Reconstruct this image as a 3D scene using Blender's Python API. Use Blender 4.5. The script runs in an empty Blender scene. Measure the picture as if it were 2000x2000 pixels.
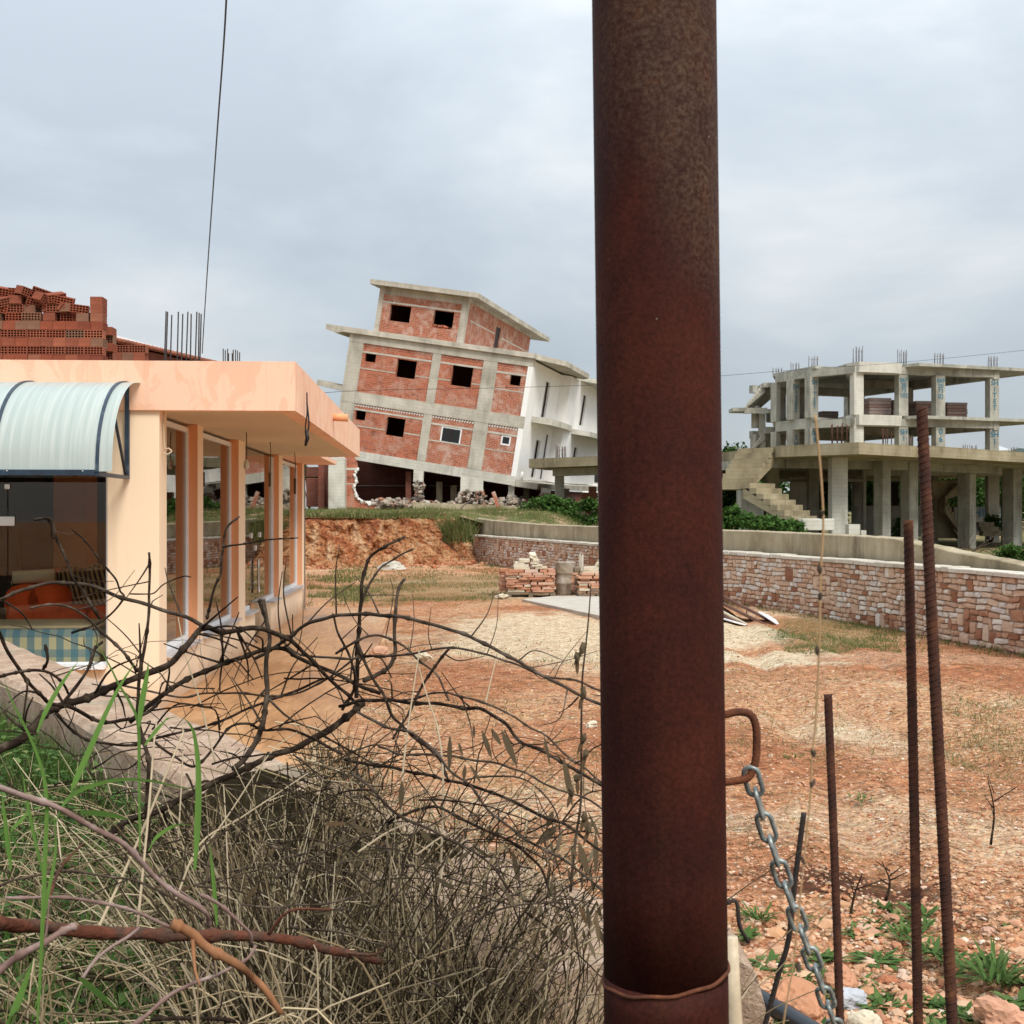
import bpy, math, random
from mathutils import Vector, Matrix, noise
R = math.radians
rng = random.Random(7)
scene = bpy.context.scene
col = scene.collection

# ------------------------------------------------------------------ camera, sky, sun, exposure
EYE, F, CY = 1.95, 2500.0, 1004.0        # eye height (m), focal length and horizon in photograph pixels (2000 px)
cam = bpy.data.cameras.new('camera')
cam.sensor_width = 36.0
cam.lens = 36.0 * F / 2000.0
cam.shift_y = (CY - 1000.0) / 2000.0
cam.clip_start, cam.clip_end = 0.05, 3000
cam.dof.use_dof = True
cam.dof.focus_distance = 5.5
cam.dof.aperture_fstop = 20.0
cam_o = bpy.data.objects.new('camera', cam)
cam_o.location = (0, 0, EYE)
cam_o.rotation_euler = (R(90), 0, 0)
col.objects.link(cam_o)
scene.camera = cam_o

SUN_EL, SUN_AZ = 48, 150                  # azimuth clockwise from +Y (the view direction): behind the camera, to the right
world = bpy.data.worlds.new('World')
scene.world = world
world.use_nodes = True
wn, wl = world.node_tree.nodes, world.node_tree.links
wn.clear()
w_out = wn.new('ShaderNodeOutputWorld')
w_bg = wn.new('ShaderNodeBackground')
w_sky = wn.new('ShaderNodeTexSky')
w_sky.sky_type = 'NISHITA'
w_sky.sun_disc = False
w_sky.sun_elevation = R(SUN_EL)
w_sky.sun_rotation = R(SUN_AZ)
w_co = wn.new('ShaderNodeTexCoord')
w_sep = wn.new('ShaderNodeSeparateXYZ')
wl.new(w_co.outputs['Generated'], w_sep.inputs[0])
def wmath(op, a, b=None, clamp=False):
    n = wn.new('ShaderNodeMath'); n.operation = op; n.use_clamp = clamp
    for i, v in enumerate((a, b)):
        if v is None: continue
        if isinstance(v, (int, float)): n.inputs[i].default_value = v
        else: wl.new(v, n.inputs[i])
    return n.outputs[0]
# overcast: the cloud deck is brighter towards the zenith (1 + 2 sin elevation), cloud masses by noise
w_up = wmath('MAXIMUM', w_sep.outputs[2], 0.0)
w_grad = wmath('ADD', wmath('MULTIPLY', w_up, 1.75), 0.68)
w_map = wn.new('ShaderNodeMapping')
w_map.inputs['Scale'].default_value = (1.0, 1.0, 2.3)
w_map.inputs['Location'].default_value = (0.35, 0.1, 0.22)
wl.new(w_co.outputs['Generated'], w_map.inputs[0])
w_no = wn.new('ShaderNodeTexNoise')
w_no.inputs['Scale'].default_value = 2.7
w_no.inputs['Detail'].default_value = 7
w_no.inputs['Roughness'].default_value = 0.53
w_no.inputs['Distortion'].default_value = 0.15
wl.new(w_map.outputs[0], w_no.inputs['Vector'])
w_ramp = wn.new('ShaderNodeValToRGB')
e = w_ramp.color_ramp.elements
e[0].position, e[0].color = 0.36, (0.43, 0.482, 0.535, 1)
e[1].position, e[1].color = 0.66, (0.70, 0.72, 0.725, 1)
m = w_ramp.color_ramp.elements.new(0.5); m.color = (0.515, 0.568, 0.615, 1)
wl.new(w_no.outputs['Fac'], w_ramp.inputs[0])
w_mul = wn.new('ShaderNodeVectorMath'); w_mul.operation = 'SCALE'
wl.new(w_ramp.outputs[0], w_mul.inputs[0])
wl.new(w_grad, w_mul.inputs['Scale'])
w_dim = wn.new('ShaderNodeVectorMath'); w_dim.operation = 'SCALE'
w_dim.inputs['Scale'].default_value = 0.10
wl.new(w_sky.outputs[0], w_dim.inputs[0])
w_mix = wn.new('ShaderNodeMixRGB')
w_mix.inputs[0].default_value = 0.90       # how closed the cloud deck is
wl.new(w_dim.outputs[0], w_mix.inputs[1])
wl.new(w_mul.outputs[0], w_mix.inputs[2])
wl.new(w_mix.outputs[0], w_bg.inputs[0])
w_bg.inputs[1].default_value = 0.60
wl.new(w_bg.outputs[0], w_out.inputs[0])

sun = bpy.data.lights.new('sun', 'SUN')
sun.energy = 1.5
sun.angle = R(24)
sun.color = (1.0, 0.95, 0.87)
sun_o = bpy.data.objects.new('sun', sun)
az, el = R(SUN_AZ), R(SUN_EL)
sdir = Vector((math.sin(az) * math.cos(el), math.cos(az) * math.cos(el), math.sin(el)))
sun_o.rotation_euler = sdir.to_track_quat('Z', 'Y').to_euler()
sun_o.location = sdir * 60
col.objects.link(sun_o)

vs = scene.view_settings
vs.view_transform = 'Standard'
vs.look = 'None'
vs.exposure = 1.06
vs.gamma = 1.0
vs.use_curve_mapping = False
scene.cycles.max_bounces = 8
scene.cycles.transparent_max_bounces = 16

# ------------------------------------------------------------------ helpers
def at(px, py, d):
    """point at distance d (m along the view) for photograph pixel px, py"""
    return Vector(((px - 1000.0) / F * d, d, EYE - (py - CY) / F * d))
def gd(py, z=0.0):
    return F * (EYE - z) / (py - CY)
def gp(px, py, z=0.0):
    d = gd(py, z)
    return Vector(((px - 1000.0) / F * d, d, z))

class MB:
    """collects faces; build() links them as ONE mesh object"""
    def __init__(s): s.v, s.f, s.m, s.sm = [], [], [], []
    def add(s, vs_, fs, mi=0, smooth=False):
        o = len(s.v)
        s.v.extend([tuple(p) for p in vs_])
        for f in fs:
            s.f.append(tuple(i + o for i in f)); s.m.append(mi); s.sm.append(smooth)
        return s
    def box(s, x0, x1, y0, y1, z0, z1, mi=0, M=None):
        vv = [Vector((x, y, z)) for z in (z0, z1) for y in (y0, y1) for x in (x0, x1)]
        if M is not None: vv = [M @ p for p in vv]
        return s.add(vv, [(0, 2, 3, 1), (4, 5, 7, 6), (0, 1, 5, 4), (2, 6, 7, 3), (0, 4, 6, 2), (1, 3, 7, 5)], mi)
    def cbox(s, x0, x1, y0, y1, z0, z1, c=0.02, mi=0, M=None):
        """box with chamfered vertical and top/bottom edges"""
        ring = [(x0 + c, y0), (x1 - c, y0), (x1, y0 + c), (x1, y1 - c), (x1 - c, y1), (x0 + c, y1), (x0, y1 - c), (x0, y0 + c)]
        inn = [(x0 + c, y0 + c)] * 1
        def rg(k, z):
            cx, cy = (x0 + x1) / 2, (y0 + y1) / 2
            return [Vector((cx + (x - cx) * (1 - k * 2 * c / (x1 - x0)), cy + (y - cy) * (1 - k * 2 * c / (y1 - y0)), z)) for x, y in ring]
        rs = [rg(1, z0), rg(0, z0 + c), rg(0, z1 - c), rg(1, z1)]
        vv = [p for r in rs for p in r]
        if M is not None: vv = [M @ p for p in vv]
        fs = [tuple(reversed(range(8))), tuple(range(24, 32))]
        for k in range(3):
            for i in range(8):
                j = (i + 1) % 8
                fs.append((k * 8 + i, k * 8 + j, k * 8 + 8 + j, k * 8 + 8 + i))
        return s.add(vv, fs, mi)
    def prism(s, poly, z0, z1, mi=0, M=None):
        """vertical prism over a plan polygon (list of x, y); z0, z1 numbers or per-vertex lists"""
        n = len(poly)
        a = 0
        for i in range(n):
            x1, y1 = poly[i][:2]; x2, y2 = poly[(i + 1) % n][:2]; a += x1 * y2 - x2 * y1
        if a < 0:
            poly = list(reversed(poly))
            if isinstance(z0, (list, tuple)): z0 = list(reversed(z0))
            if isinstance(z1, (list, tuple)): z1 = list(reversed(z1))
        g = lambda z, i: z[i] if isinstance(z, (list, tuple)) else z
        vv = [Vector((p[0], p[1], g(z0, i))) for i, p in enumerate(poly)] + [Vector((p[0], p[1], g(z1, i))) for i, p in enumerate(poly)]
        if M is not None: vv = [M @ p for p in vv]
        fs = [tuple(reversed(range(n))), tuple(range(n, 2 * n))]
        for i in range(n):
            j = (i + 1) % n
            fs.append((i, j, n + j, n + i))
        return s.add(vv, fs, mi)
    def slabv(s, poly, y0, y1, mi=0, M=None):
        """prism over an x, z polygon, thick along y"""
        n = len(poly)
        a = sum(poly[i][0] * poly[(i + 1) % n][1] - poly[(i + 1) % n][0] * poly[i][1] for i in range(n))
        if a < 0: poly = list(reversed(poly))
        vv = [Vector((p[0], y0, p[1])) for p in poly] + [Vector((p[0], y1, p[1])) for p in poly]
        if M is not None: vv = [M @ p for p in vv]
        fs = [tuple(range(n)), tuple(reversed(range(n, 2 * n)))]
        for i in range(n):
            j = (i + 1) % n
            fs.append((j, i, n + i, n + j))
        return s.add(vv, fs, mi)
    def tube(s, pts, rad, n=6, mi=0, smooth=True, cap=True):
        pts = [Vector(p) for p in pts]
        if not isinstance(rad, (list, tuple)): rad = [rad] * len(pts)
        rings = []
        up = Vector((0.13, 0.21, 0.97))
        prev = None
        for i, p in enumerate(pts):
            t = (pts[min(i + 1, len(pts) - 1)] - pts[max(i - 1, 0)])
            t = t.normalized() if t.length > 1e-9 else Vector((0, 0, 1))
            if prev is None:
                a = t.cross(up)
                if a.length < 0.1: a = t.cross(Vector((1, 0, 0)))
            else:
                a = prev - t * prev.dot(t)
            a.normalize(); prev = a
            b = t.cross(a)
            rings.append([p + (a * math.cos(2 * math.pi * k / n) + b * math.sin(2 * math.pi * k / n)) * rad[i] for k in range(n)])
        vv = [p for r in rings for p in r]
        fs = []
        for i in range(len(pts) - 1):
            for k in range(n):
                j = (k + 1) % n
                fs.append((i * n + k, i * n + j, i * n + n + j, i * n + n + k))
        if cap:
            fs.append(tuple(reversed(range(n))))
            fs.append(tuple(range((len(pts) - 1) * n, len(pts) * n)))
        return s.add(vv, fs, mi, smooth)
    def lathe(s, prof, c, n=20, mi=0):
        """prof: list of (r, z) from bottom to top round a vertical axis at c"""
        vv, fs = [], []
        for r, z in prof:
            for k in range(n):
                a = 2 * math.pi * k / n
                vv.append(Vector((c[0] + r * math.cos(a), c[1] + r * math.sin(a), c[2] + z)))
        for i in range(len(prof) - 1):
            for k in range(n):
                j = (k + 1) % n
                fs.append((i * n + k, i * n + j, i * n + n + j, i * n + n + k))
        fs.append(tuple(reversed(range(n)))); fs.append(tuple(range((len(prof) - 1) * n, len(prof) * n)))
        return s.add(vv, fs, mi, True)
    def rock(s, c, rx, ry, rz, mi=0, seed=None, sub=0, M=None):
        r_ = random.Random(seed if seed is not None else rng.random())
        V, Fc = ICO if sub == 0 else (ICO2 if sub == 1 else ICO3)
        q = Matrix.Rotation(r_.uniform(0, 6.28), 3, 'Z') @ Matrix.Rotation(r_.uniform(-.5, .5), 3, 'X')
        off = Vector((r_.uniform(-50, 50), r_.uniform(-50, 50), r_.uniform(-50, 50)))
        vv = []
        for p in V:
            k = 1 + 0.55 * noise.noise(p * 1.3 + off) + (0.25 * noise.noise(p * 3.1 + off) if sub else r_.uniform(-.12, .12))
            if sub == 2:
                k = 1 + .38 * noise.noise(p * 1.1 + off) - .22 * abs(noise.noise(p * 2.3 + off)) + .10 * noise.noise(p * 5 + off) + .05 * noise.noise(p * 11 + off)
            # flatten facets so that it reads as broken stone
            w = Vector((p.x * rx * k, p.y * ry * k, p.z * rz * k))
            w = q @ w
            vv.append(Vector(c) + w)
        return s.add(vv, Fc, mi)
    def build(s, name, mats, parent=None, world=True):
        me = bpy.data.meshes.new(name)
        me.from_pydata(s.v, [], s.f)
        if not isinstance(mats, (list, tuple)): mats = [mats]
        for m_ in mats: me.materials.append(m_)
        if len(mats) > 1: me.polygons.foreach_set('material_index', s.m)
        me.polygons.foreach_set('use_smooth', s.sm)
        me.update()
        return link(name, me, parent, world)

def link(name, data, parent=None, world=True):
    o = bpy.data.objects.new(name, data)
    col.objects.link(o)
    if parent is not None:
        o.parent = parent
        if world: o.matrix_parent_inverse = pose(parent).inverted()
    return o
def pose(o):
    m_ = o.matrix_basis.copy()
    return pose(o.parent) @ o.matrix_parent_inverse @ m_ if o.parent else m_
def ico():
    t = (1 + 5 ** .5) / 2
    V = [Vector(p).normalized() for p in [(-1, t, 0), (1, t, 0), (-1, -t, 0), (1, -t, 0), (0, -1, t), (0, 1, t), (0, -1, -t), (0, 1, -t), (t, 0, -1), (t, 0, 1), (-t, 0, -1), (-t, 0, 1)]]
    Fc = [(0, 11, 5), (0, 5, 1), (0, 1, 7), (0, 7, 10), (0, 10, 11), (1, 5, 9), (5, 11, 4), (11, 10, 2), (10, 7, 6), (7, 1, 8), (3, 9, 4), (3, 4, 2), (3, 2, 6), (3, 6, 8), (3, 8, 9), (4, 9, 5), (2, 4, 11), (6, 2, 10), (8, 6, 7), (9, 8, 1)]
    return V, Fc
def subd(V, Fc):
    V = list(V); mid = {}; out = []
    def mm(a, b):
        k = (min(a, b), max(a, b))
        if k not in mid:
            V.append(((V[a] + V[b]) / 2).normalized()); mid[k] = len(V) - 1
        return mid[k]
    for a, b, c in Fc:
        x, y, z = mm(a, b), mm(b, c), mm(c, a)
        out += [(a, x, z), (b, y, x), (c, z, y), (x, y, z)]
    return V, out
ICO = ico(); ICO2 = subd(*subd(*ICO)); ICO3 = subd(*ICO2)

def catmull(pts, n=5):
    pts = [Vector(p) for p in pts]
    if len(pts) < 3: return pts
    P = [pts[0] * 2 - pts[1]] + pts + [pts[-1] * 2 - pts[-2]]
    out = []
    for i in range(1, len(P) - 2):
        for k in range(n):
            t = k / n
            out.append(0.5 * ((2 * P[i]) + (P[i + 1] - P[i - 1]) * t + (2 * P[i - 1] - 5 * P[i] + 4 * P[i + 1] - P[i + 2]) * t * t + (3 * P[i] - P[i - 1] - 3 * P[i + 1] + P[i + 2]) * t ** 3))
    out.append(pts[-1])
    return out
def thing(name, label, cat, loc=(0, 0, 0), rz=0, group=None, M=None):
    o = bpy.data.objects.new(name, None)
    o.empty_display_size = 0.2
    col.objects.link(o)
    o.matrix_basis = M if M is not None else Matrix.Translation(Vector(loc)) @ Matrix.Rotation(rz, 4, 'Z')
    return tag(o, label, cat, group)
def tag(o, label, cat=None, group=None, kind=None):
    o['label'] = label
    if cat: o['category'] = cat
    if group: o['group'] = group
    if kind: o['kind'] = kind
    return o
def struct(o, label=None):
    o['kind'] = 'structure'
    if label: o['label'] = label
    return o

# ------------------------------------------------------------------ materials
def lin(h):
    """sRGB 0-255 triple to linear"""
    return tuple(((c / 255) / 12.92 if c / 255 < 0.04045 else ((c / 255 + .055) / 1.055) ** 2.4) for c in h)
class NT:
    def __init__(s, name):
        s.m = bpy.data.materials.new(name); s.m.use_nodes = True
        s.n, s.l = s.m.node_tree.nodes, s.m.node_tree.links
        s.n.clear()
        s.out = s.n.new('ShaderNodeOutputMaterial')
        s.b = s.n.new('ShaderNodeBsdfPrincipled')
        s.l.new(s.b.outputs[0], s.out.inputs[0])
        s.co = s.n.new('ShaderNodeTexCoord').outputs['Object']
    def set(s, inp, v):
        if isinstance(v, bpy.types.NodeSocket): s.l.new(v, inp)
        elif isinstance(v, (tuple, list)) and len(v) == 3 and inp.type == 'RGBA': inp.default_value = (*v, 1)
        else: inp.default_value = v
    def vec(s, scale=(1, 1, 1), rot=(0, 0, 0), loc=(0, 0, 0), src=None):
        k = s.n.new('ShaderNodeMapping')
        k.inputs['Scale'].default_value = scale; k.inputs['Rotation'].default_value = rot; k.inputs['Location'].default_value = loc
        s.l.new(src or s.co, k.inputs[0]); return k.outputs[0]
    def noise(s, scale, detail=4, rough=.55, v=None, dist=0):
        k = s.n.new('ShaderNodeTexNoise')
        k.inputs['Scale'].default_value = scale; k.inputs['Detail'].default_value = detail
        k.inputs['Roughness'].default_value = rough; k.inputs['Distortion'].default_value = dist
        s.l.new(v or s.co, k.inputs['Vector']); return k.outputs['Fac']
    def voro(s, scale, feat='F1', v=None, out='Distance', rand=1):
        k = s.n.new('ShaderNodeTexVoronoi'); k.feature = feat
        k.inputs['Scale'].default_value = scale; k.inputs['Randomness'].default_value = rand
        s.l.new(v or s.co, k.inputs['Vector']); return k.outputs[out]
    def ramp(s, f, stops, const=False):
        k = s.n.new('ShaderNodeValToRGB')
        if const: k.color_ramp.interpolation = 'CONSTANT'
        el_ = k.color_ramp.elements
        while len(el_) < len(stops): el_.new(0.5)
        for q, (p, c) in zip(el_, stops):
            q.position = p
            q.color = (*c, 1) if isinstance(c, (tuple, list)) else (c, c, c, 1)
        s.l.new(f, k.inputs[0]); return k.outputs[0]
    def mix(s, f, a, b, mode='MIX'):
        k = s.n.new('ShaderNodeMixRGB'); k.blend_type = mode
        for i, v in enumerate((f, a, b)): s.set(k.inputs[i], v)
        return k.outputs[0]
    def math(s, op, a, b=0.0, clamp=False):
        k = s.n.new('ShaderNodeMath'); k.operation = op; k.use_clamp = clamp
        s.set(k.inputs[0], a); s.set(k.inputs[1], b); return k.outputs[0]
    def bump(s, h, strength=.4, dist=.01):
        k = s.n.new('ShaderNodeBump')
        k.inputs['Strength'].default_value = strength; k.inputs['Distance'].default_value = dist
        s.l.new(h, k.inputs['Height']); s.l.new(k.outputs[0], s.b.inputs['Normal']); return k
    def sep(s, v=None):
        k = s.n.new('ShaderNodeSeparateXYZ'); s.l.new(v or s.co, k.inputs[0]); return k.outputs
    def rnd(s): return s.n.new('ShaderNodeObjectInfo').outputs['Random']
    def isl(s): return s.n.new('ShaderNodeNewGeometry').outputs['Random Per Island']
    def color(s, c, rough=.8, spec=None, metal=0):
        s.set(s.b.inputs['Base Color'], c); s.set(s.b.inputs['Roughness'], rough); s.b.inputs['Metallic'].default_value = metal
        if spec is not None: s.b.inputs['Specular IOR Level'].default_value = spec
        return s.m

def simple(name, stops, scale=6, rough=.85, bump=.3, bdist=.006, fine=60, stretch=(1, 1, 1), detail=6, spec=.3, metal=0, var=0.0):
    """mottled surface: coarse noise through colour stops, finer noise for relief; var = change per object"""
    t = NT(name)
    v = t.vec(stretch)
    n1 = t.noise(scale, detail, .6, v, .3)
    c = t.ramp(n1, stops)
    n2 = t.noise(fine, 3, .6, v)
    c = t.mix(.35, c, t.ramp(n2, [(.3, (.35, .35, .35)), (.7, (.68, .68, .68))]), 'OVERLAY')
    if var:
        r_ = t.rnd()
        k = t.n.new('ShaderNodeHueSaturation')
        k.inputs['Hue'].default_value = .5
        t.l.new(t.math('ADD', t.math('MULTIPLY', r_, var), 1 - var / 2), k.inputs['Value'])
        t.l.new(c, k.inputs['Color']); c = k.outputs[0]
    if bump: t.bump(n2, bump, bdist)
    return t.color(c, rough, spec, metal)
M = {}
def concrete(name, a, b, c, streak=.5, scale=.9, board=True):
    """cast concrete: cloudy, vertical run-off streaks, faint board marks"""
    t = NT(name)
    n1 = t.noise(scale, 7, .62, None, .4)
    cc = t.ramp(n1, [(.28, a), (.5, b), (.74, c)])
    st = t.noise(1.5, 7, .66, t.vec((1.5, 1.5, .16)), .3)
    msk = t.ramp(t.noise(.8, 3, .5, t.vec(loc=(4, 8, 2))), [(.38, 0.0), (.62, 1.0)])
    cc = t.mix(t.math('MULTIPLY', t.math('MULTIPLY', t.ramp(st, [(.46, 0.0), (.66, 1.0)]), msk), streak), cc, tuple(x * .40 for x in a))
    li = t.noise(1.7, 6, .65, t.vec((1.4, 1.4, .35), loc=(9, 3, 1)), .4)
    cc = t.mix(t.math('MULTIPLY', t.ramp(li, [(.55, 0.0), (.75, 1.0)]), .35), cc, tuple(min(1, x * 1.25) for x in c))
    sp = t.noise(38, 3, .7)
    cc = t.mix(.35, cc, t.ramp(sp, [(.3, (.34, .34, .34)), (.7, (.66, .66, .66))]), 'OVERLAY')
    h = sp
    if board:
        z = t.sep()[2]
        w = t.math('FRACT', t.math('MULTIPLY', z, 6.5))
        ln = t.math('LESS_THAN', w, .06)
        cc = t.mix(t.math('MULTIPLY', ln, .35), cc, tuple(x * .5 for x in a))
        h = t.math('SUBTRACT', sp, t.math('MULTIPLY', ln, .6))
    t.bump(h, .45, .02)
    return t.color(cc, .92, .2)
M['concrete'] = concrete('concrete', (.34, .31, .25), (.49, .455, .38), (.64, .60, .515))
M['concrete_pale'] = concrete('concrete_pale', (.42, .40, .34), (.55, .53, .46), (.66, .64, .57), .4)
M['concrete_warm'] = concrete('concrete_warm', (.20, .165, .10), (.31, .26, .165), (.40, .345, .235), .6)
M['concrete_low'] = concrete('concrete_low', (.22, .175, .105), (.37, .305, .20), (.50, .43, .31), .8, 1.3, False)

M['concrete_frame'] = concrete('frame_concrete', (.24, .23, .19), (.37, .36, .305), (.53, .52, .45), .7)
def brickwall(name, c1, c2, c3, mortar, bw=.24, bh=.085, patch=.55):
    t = NT(name)
    xyz = t.sep()
    comb = t.n.new('ShaderNodeCombineXYZ')
    t.l.new(t.math('ADD', xyz[0], xyz[1]), comb.inputs[0]); t.l.new(xyz[2], comb.inputs[1])
    k = t.n.new('ShaderNodeTexBrick')
    k.inputs['Scale'].default_value = 1
    k.inputs['Brick Width'].default_value = bw; k.inputs['Row Height'].default_value = bh
    k.inputs['Mortar Size'].default_value = .008; k.inputs['Mortar Smooth'].default_value = .4
    k.inputs['Bias'].default_value = -.1
    t.set(k.inputs['Color1'], c1); t.set(k.inputs['Color2'], c2); t.set(k.inputs['Mortar'], mortar)
    t.l.new(comb.outputs[0], k.inputs['Vector'])
    c = k.outputs['Color']
    n1 = t.noise(1.5, 9, .7, None, .5)
    c = t.mix(t.math('MULTIPLY', t.ramp(n1, [(.49, 0.0), (.60, 1.0)]), patch), c, c3)
    sm = t.noise(6, 6, .7, t.vec((1, 1, 2.2), loc=(2, 7, 1)))
    c = t.mix(t.math('MULTIPLY', t.ramp(sm, [(.58, 0.0), (.68, 1.0)]), .55), c, mortar)
    dk = t.noise(2.1, 8, .7, t.vec(loc=(5, 1, 9)))
    c = t.mix(t.math('MULTIPLY', t.ramp(dk, [(.56, 0.0), (.68, 1.0)]), .6), c, tuple(x * .35 for x in c2))
    n2 = t.noise(14, 4, .7)
    c = t.mix(.5, c, t.ramp(n2, [(.3, (.28, .28, .28)), (.72, (.7, .7, .7))]), 'OVERLAY')
    hole = t.math('MULTIPLY', t.ramp(t.voro(3.0), [(.10, 1.0), (.16, 0.0)]), t.ramp(t.noise(.8), [(.45, 0.0), (.6, 1.0)]))
    c = t.mix(t.math('MULTIPLY', hole, .75), c, (.05, .03, .025))
    t.bump(t.math('ADD', k.outputs['Fac'], t.math('MULTIPLY', n2, .6)), -.5, .03)
    return t.color(c, .9, .2)
M['brickwork'] = brickwall('brickwork', (.46, .125, .06), (.31, .08, .042), (.48, .27, .20), (.40, .29, .225), patch=.7)
M['brickwork_pale'] = brickwall('brickwork_pale', (.44, .135, .07), (.33, .095, .05), (.52, .36, .29), (.45, .35, .28), patch=.8)
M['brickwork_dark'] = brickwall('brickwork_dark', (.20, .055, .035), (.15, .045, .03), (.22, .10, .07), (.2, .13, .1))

def plaster(name, a, b, stain=None, sfac=.5, rough=.85):
    t = NT(name)
    n1 = t.noise(.9, 5, .55, None, .3)
    c = t.ramp(n1, [(.3, a), (.7, b)])
    if stain:
        z = t.sep()[2]
        n3 = t.noise(2.3, 5, .55, t.vec((1.6, 1.6, .9)), .8)
        c = t.mix(t.math('MULTIPLY', t.ramp(n3, [(.50, 0.0), (.535, 1.0)]), sfac), c, stain)
        st = t.noise(3, 4, .6, t.vec((5, 5, .25)))
        c = t.mix(t.math('MULTIPLY', t.ramp(st, [(.55, 0.0), (.75, 1.0)]), .25), c, tuple(x * .6 for x in stain))
    if name in ('peach_plaster', 'orange_plaster'):
        zz = t.math('ADD', t.sep()[2], t.math('MULTIPLY', t.math('SUBTRACT', t.noise(2.5, 6, .7), .5), .5))
        c = t.mix(t.ramp(zz, [(.06, .65), (.30, 0.0)]), c, (.42, .25, .14))
        hs = t.ramp(t.noise(1.8, 6, .7, t.vec((3.5, 3.5, .18)), .3), [(.56, 0.0), (.72, 1.0)])
        c = t.mix(t.math('MULTIPLY', hs, .16), c, (.55, .38, .25))
    n2 = t.noise(90, 3, .6)
    c = t.mix(.12, c, t.ramp(n2, [(.3, (.3, .3, .3)), (.7, (.7, .7, .7))]), 'OVERLAY')
    t.bump(n2, .25, .004)
    return t.color(c, rough, .25)
M['peach'] = plaster('peach_plaster', (.86, .67, .475), (.88, .70, .51))
M['peach_parapet'] = plaster('peach_parapet_plaster', (.84, .52, .36), (.86, .57, .41), (.78, .43, .28), .55)
M['orange'] = plaster('orange_plaster', (.72, .33, .155), (.76, .37, .19))
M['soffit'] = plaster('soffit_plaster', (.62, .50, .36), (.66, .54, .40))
M['white_plaster'] = plaster('white_plaster', (.84, .83, .81), (.88, .87, .85), (.74, .72, .67), .2)
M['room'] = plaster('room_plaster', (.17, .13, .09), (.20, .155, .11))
M['white_frame'] = simple('white_frame', [(.3, (.78, .79, .80)), (.7, (.84, .84, .84))], 4, .4, .05, spec=.5)
M['sill'] = simple('grey_marble_sill', [(.3, (.42, .41, .42)), (.7, (.55, .54, .54))], 7, .45, .1, spec=.5)
M['steel_bright'] = NT('bright_steel').color((.55, .53, .48), .22, .5, 1)
def glass(name, tint, refl=1.0):
    t = NT(name)
    tr = t.n.new('ShaderNodeBsdfTransparent'); t.set(tr.inputs[0], tint)
    gl = t.n.new('ShaderNodeBsdfGlossy'); gl.inputs['Roughness'].default_value = .015
    t.set(gl.inputs[0], (.93, .90, .86))
    fr = t.n.new('ShaderNodeFresnel'); fr.inputs[0].default_value = 1.75
    mx = t.n.new('ShaderNodeMixShader')
    t.l.new(t.math('MULTIPLY', fr.outputs[0], refl, True), mx.inputs[0])
    t.l.new(tr.outputs[0], mx.inputs[1]); t.l.new(gl.outputs[0], mx.inputs[2])
    t.l.new(mx.outputs[0], t.out.inputs[0])
    return t.m
M['glass'] = glass('bronze_glass', (.62, .53, .40), 1.2)
M['glass_clear'] = glass('shop_glass', (.96, .93, .87), .45)
M['glass_dark'] = glass('dark_glass', (.25, .25, .24))
def polycarb():
    t = NT('polycarbonate_sheet')
    n1 = t.noise(1.6, 4, .5, t.vec((1, 8, 1)))
    n1 = t.noise(30, 3, .6, t.vec((1.0, .03, .03)))
    c = t.ramp(n1, [(.3, (.44, .53, .51)), (.52, (.51, .60, .575)), (.68, (.62, .68, .655))])
    d = t.noise(2.2, 5, .6, None, .4)
    c = t.mix(t.math('MULTIPLY', t.ramp(d, [(.5, 0.0), (.75, 1.0)]), .35), c, (.52, .54, .46))
    tl = t.n.new('ShaderNodeBsdfTranslucent'); t.set(tl.inputs[0], c)
    mx = t.n.new('ShaderNodeMixShader'); mx.inputs[0].default_value = .3
    t.color(c, .28, .5)
    t.l.new(t.b.outputs[0], mx.inputs[1]); t.l.new(tl.outputs[0], mx.inputs[2]); t.l.new(mx.outputs[0], t.out.inputs[0])
    return t.m
M['polycarb'] = polycarb()
M['blue_steel'] = simple('blue_painted_steel', [(.35, (.012, .02, .033)), (.6, (.018, .04, .07)), (.75, (.06, .09, .12))], 9, .45, .1, spec=.5)
M['gutter'] = simple('grey_metal', [(.3, (.35, .36, .36)), (.7, (.5, .5, .49))], 9, .4, .1, spec=.5)
def hollow():
    t = NT('hollow_brick_clay')
    r_ = t.rnd()
    c = t.ramp(r_, [(0, (.17, .045, .026)), (.3, (.25, .065, .033)), (.6, (.20, .062, .036)), (.82, (.30, .09, .048)), (.95, (.19, .095, .06))])
    n2 = t.noise(7, 4, .6, None, .3)
    c = t.mix(.55, c, t.ramp(n2, [(.3, (.36, .36, .36)), (.7, (.64, .64, .64))]), 'OVERLAY')
    n3 = t.noise(55, 3, .6)
    t.bump(n3, .3, .004)
    return t.color(c, .9, .2)
M['hollow'] = hollow()
M['roof_tile'] = simple('roof_tile_clay', [(.3, (.15, .055, .035)), (.6, (.28, .10, .06)), (.75, (.34, .16, .1))], 5, .9, .3)
M['white_sheet'] = simple('white_metal_sheet', [(.3, (.72, .72, .72)), (.7, (.82, .82, .82))], 3, .5, .05)
M['rebar'] = simple('rusty_rebar', [(.3, (.030, .013, .009)), (.55, (.070, .025, .014)), (.75, (.15, .060, .024))], 22, .85, .8, .002, 220, spec=.3)
M['rebar_dark'] = simple('dark_rebar', [(.3, (.02, .018, .017)), (.7, (.055, .04, .033))], 20, .8, .5, .002, 220)
M['rebar_grey'] = simple('grey_rebar', [(.3, (.07, .06, .055)), (.7, (.17, .13, .11))], 6, .8, .3)
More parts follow.
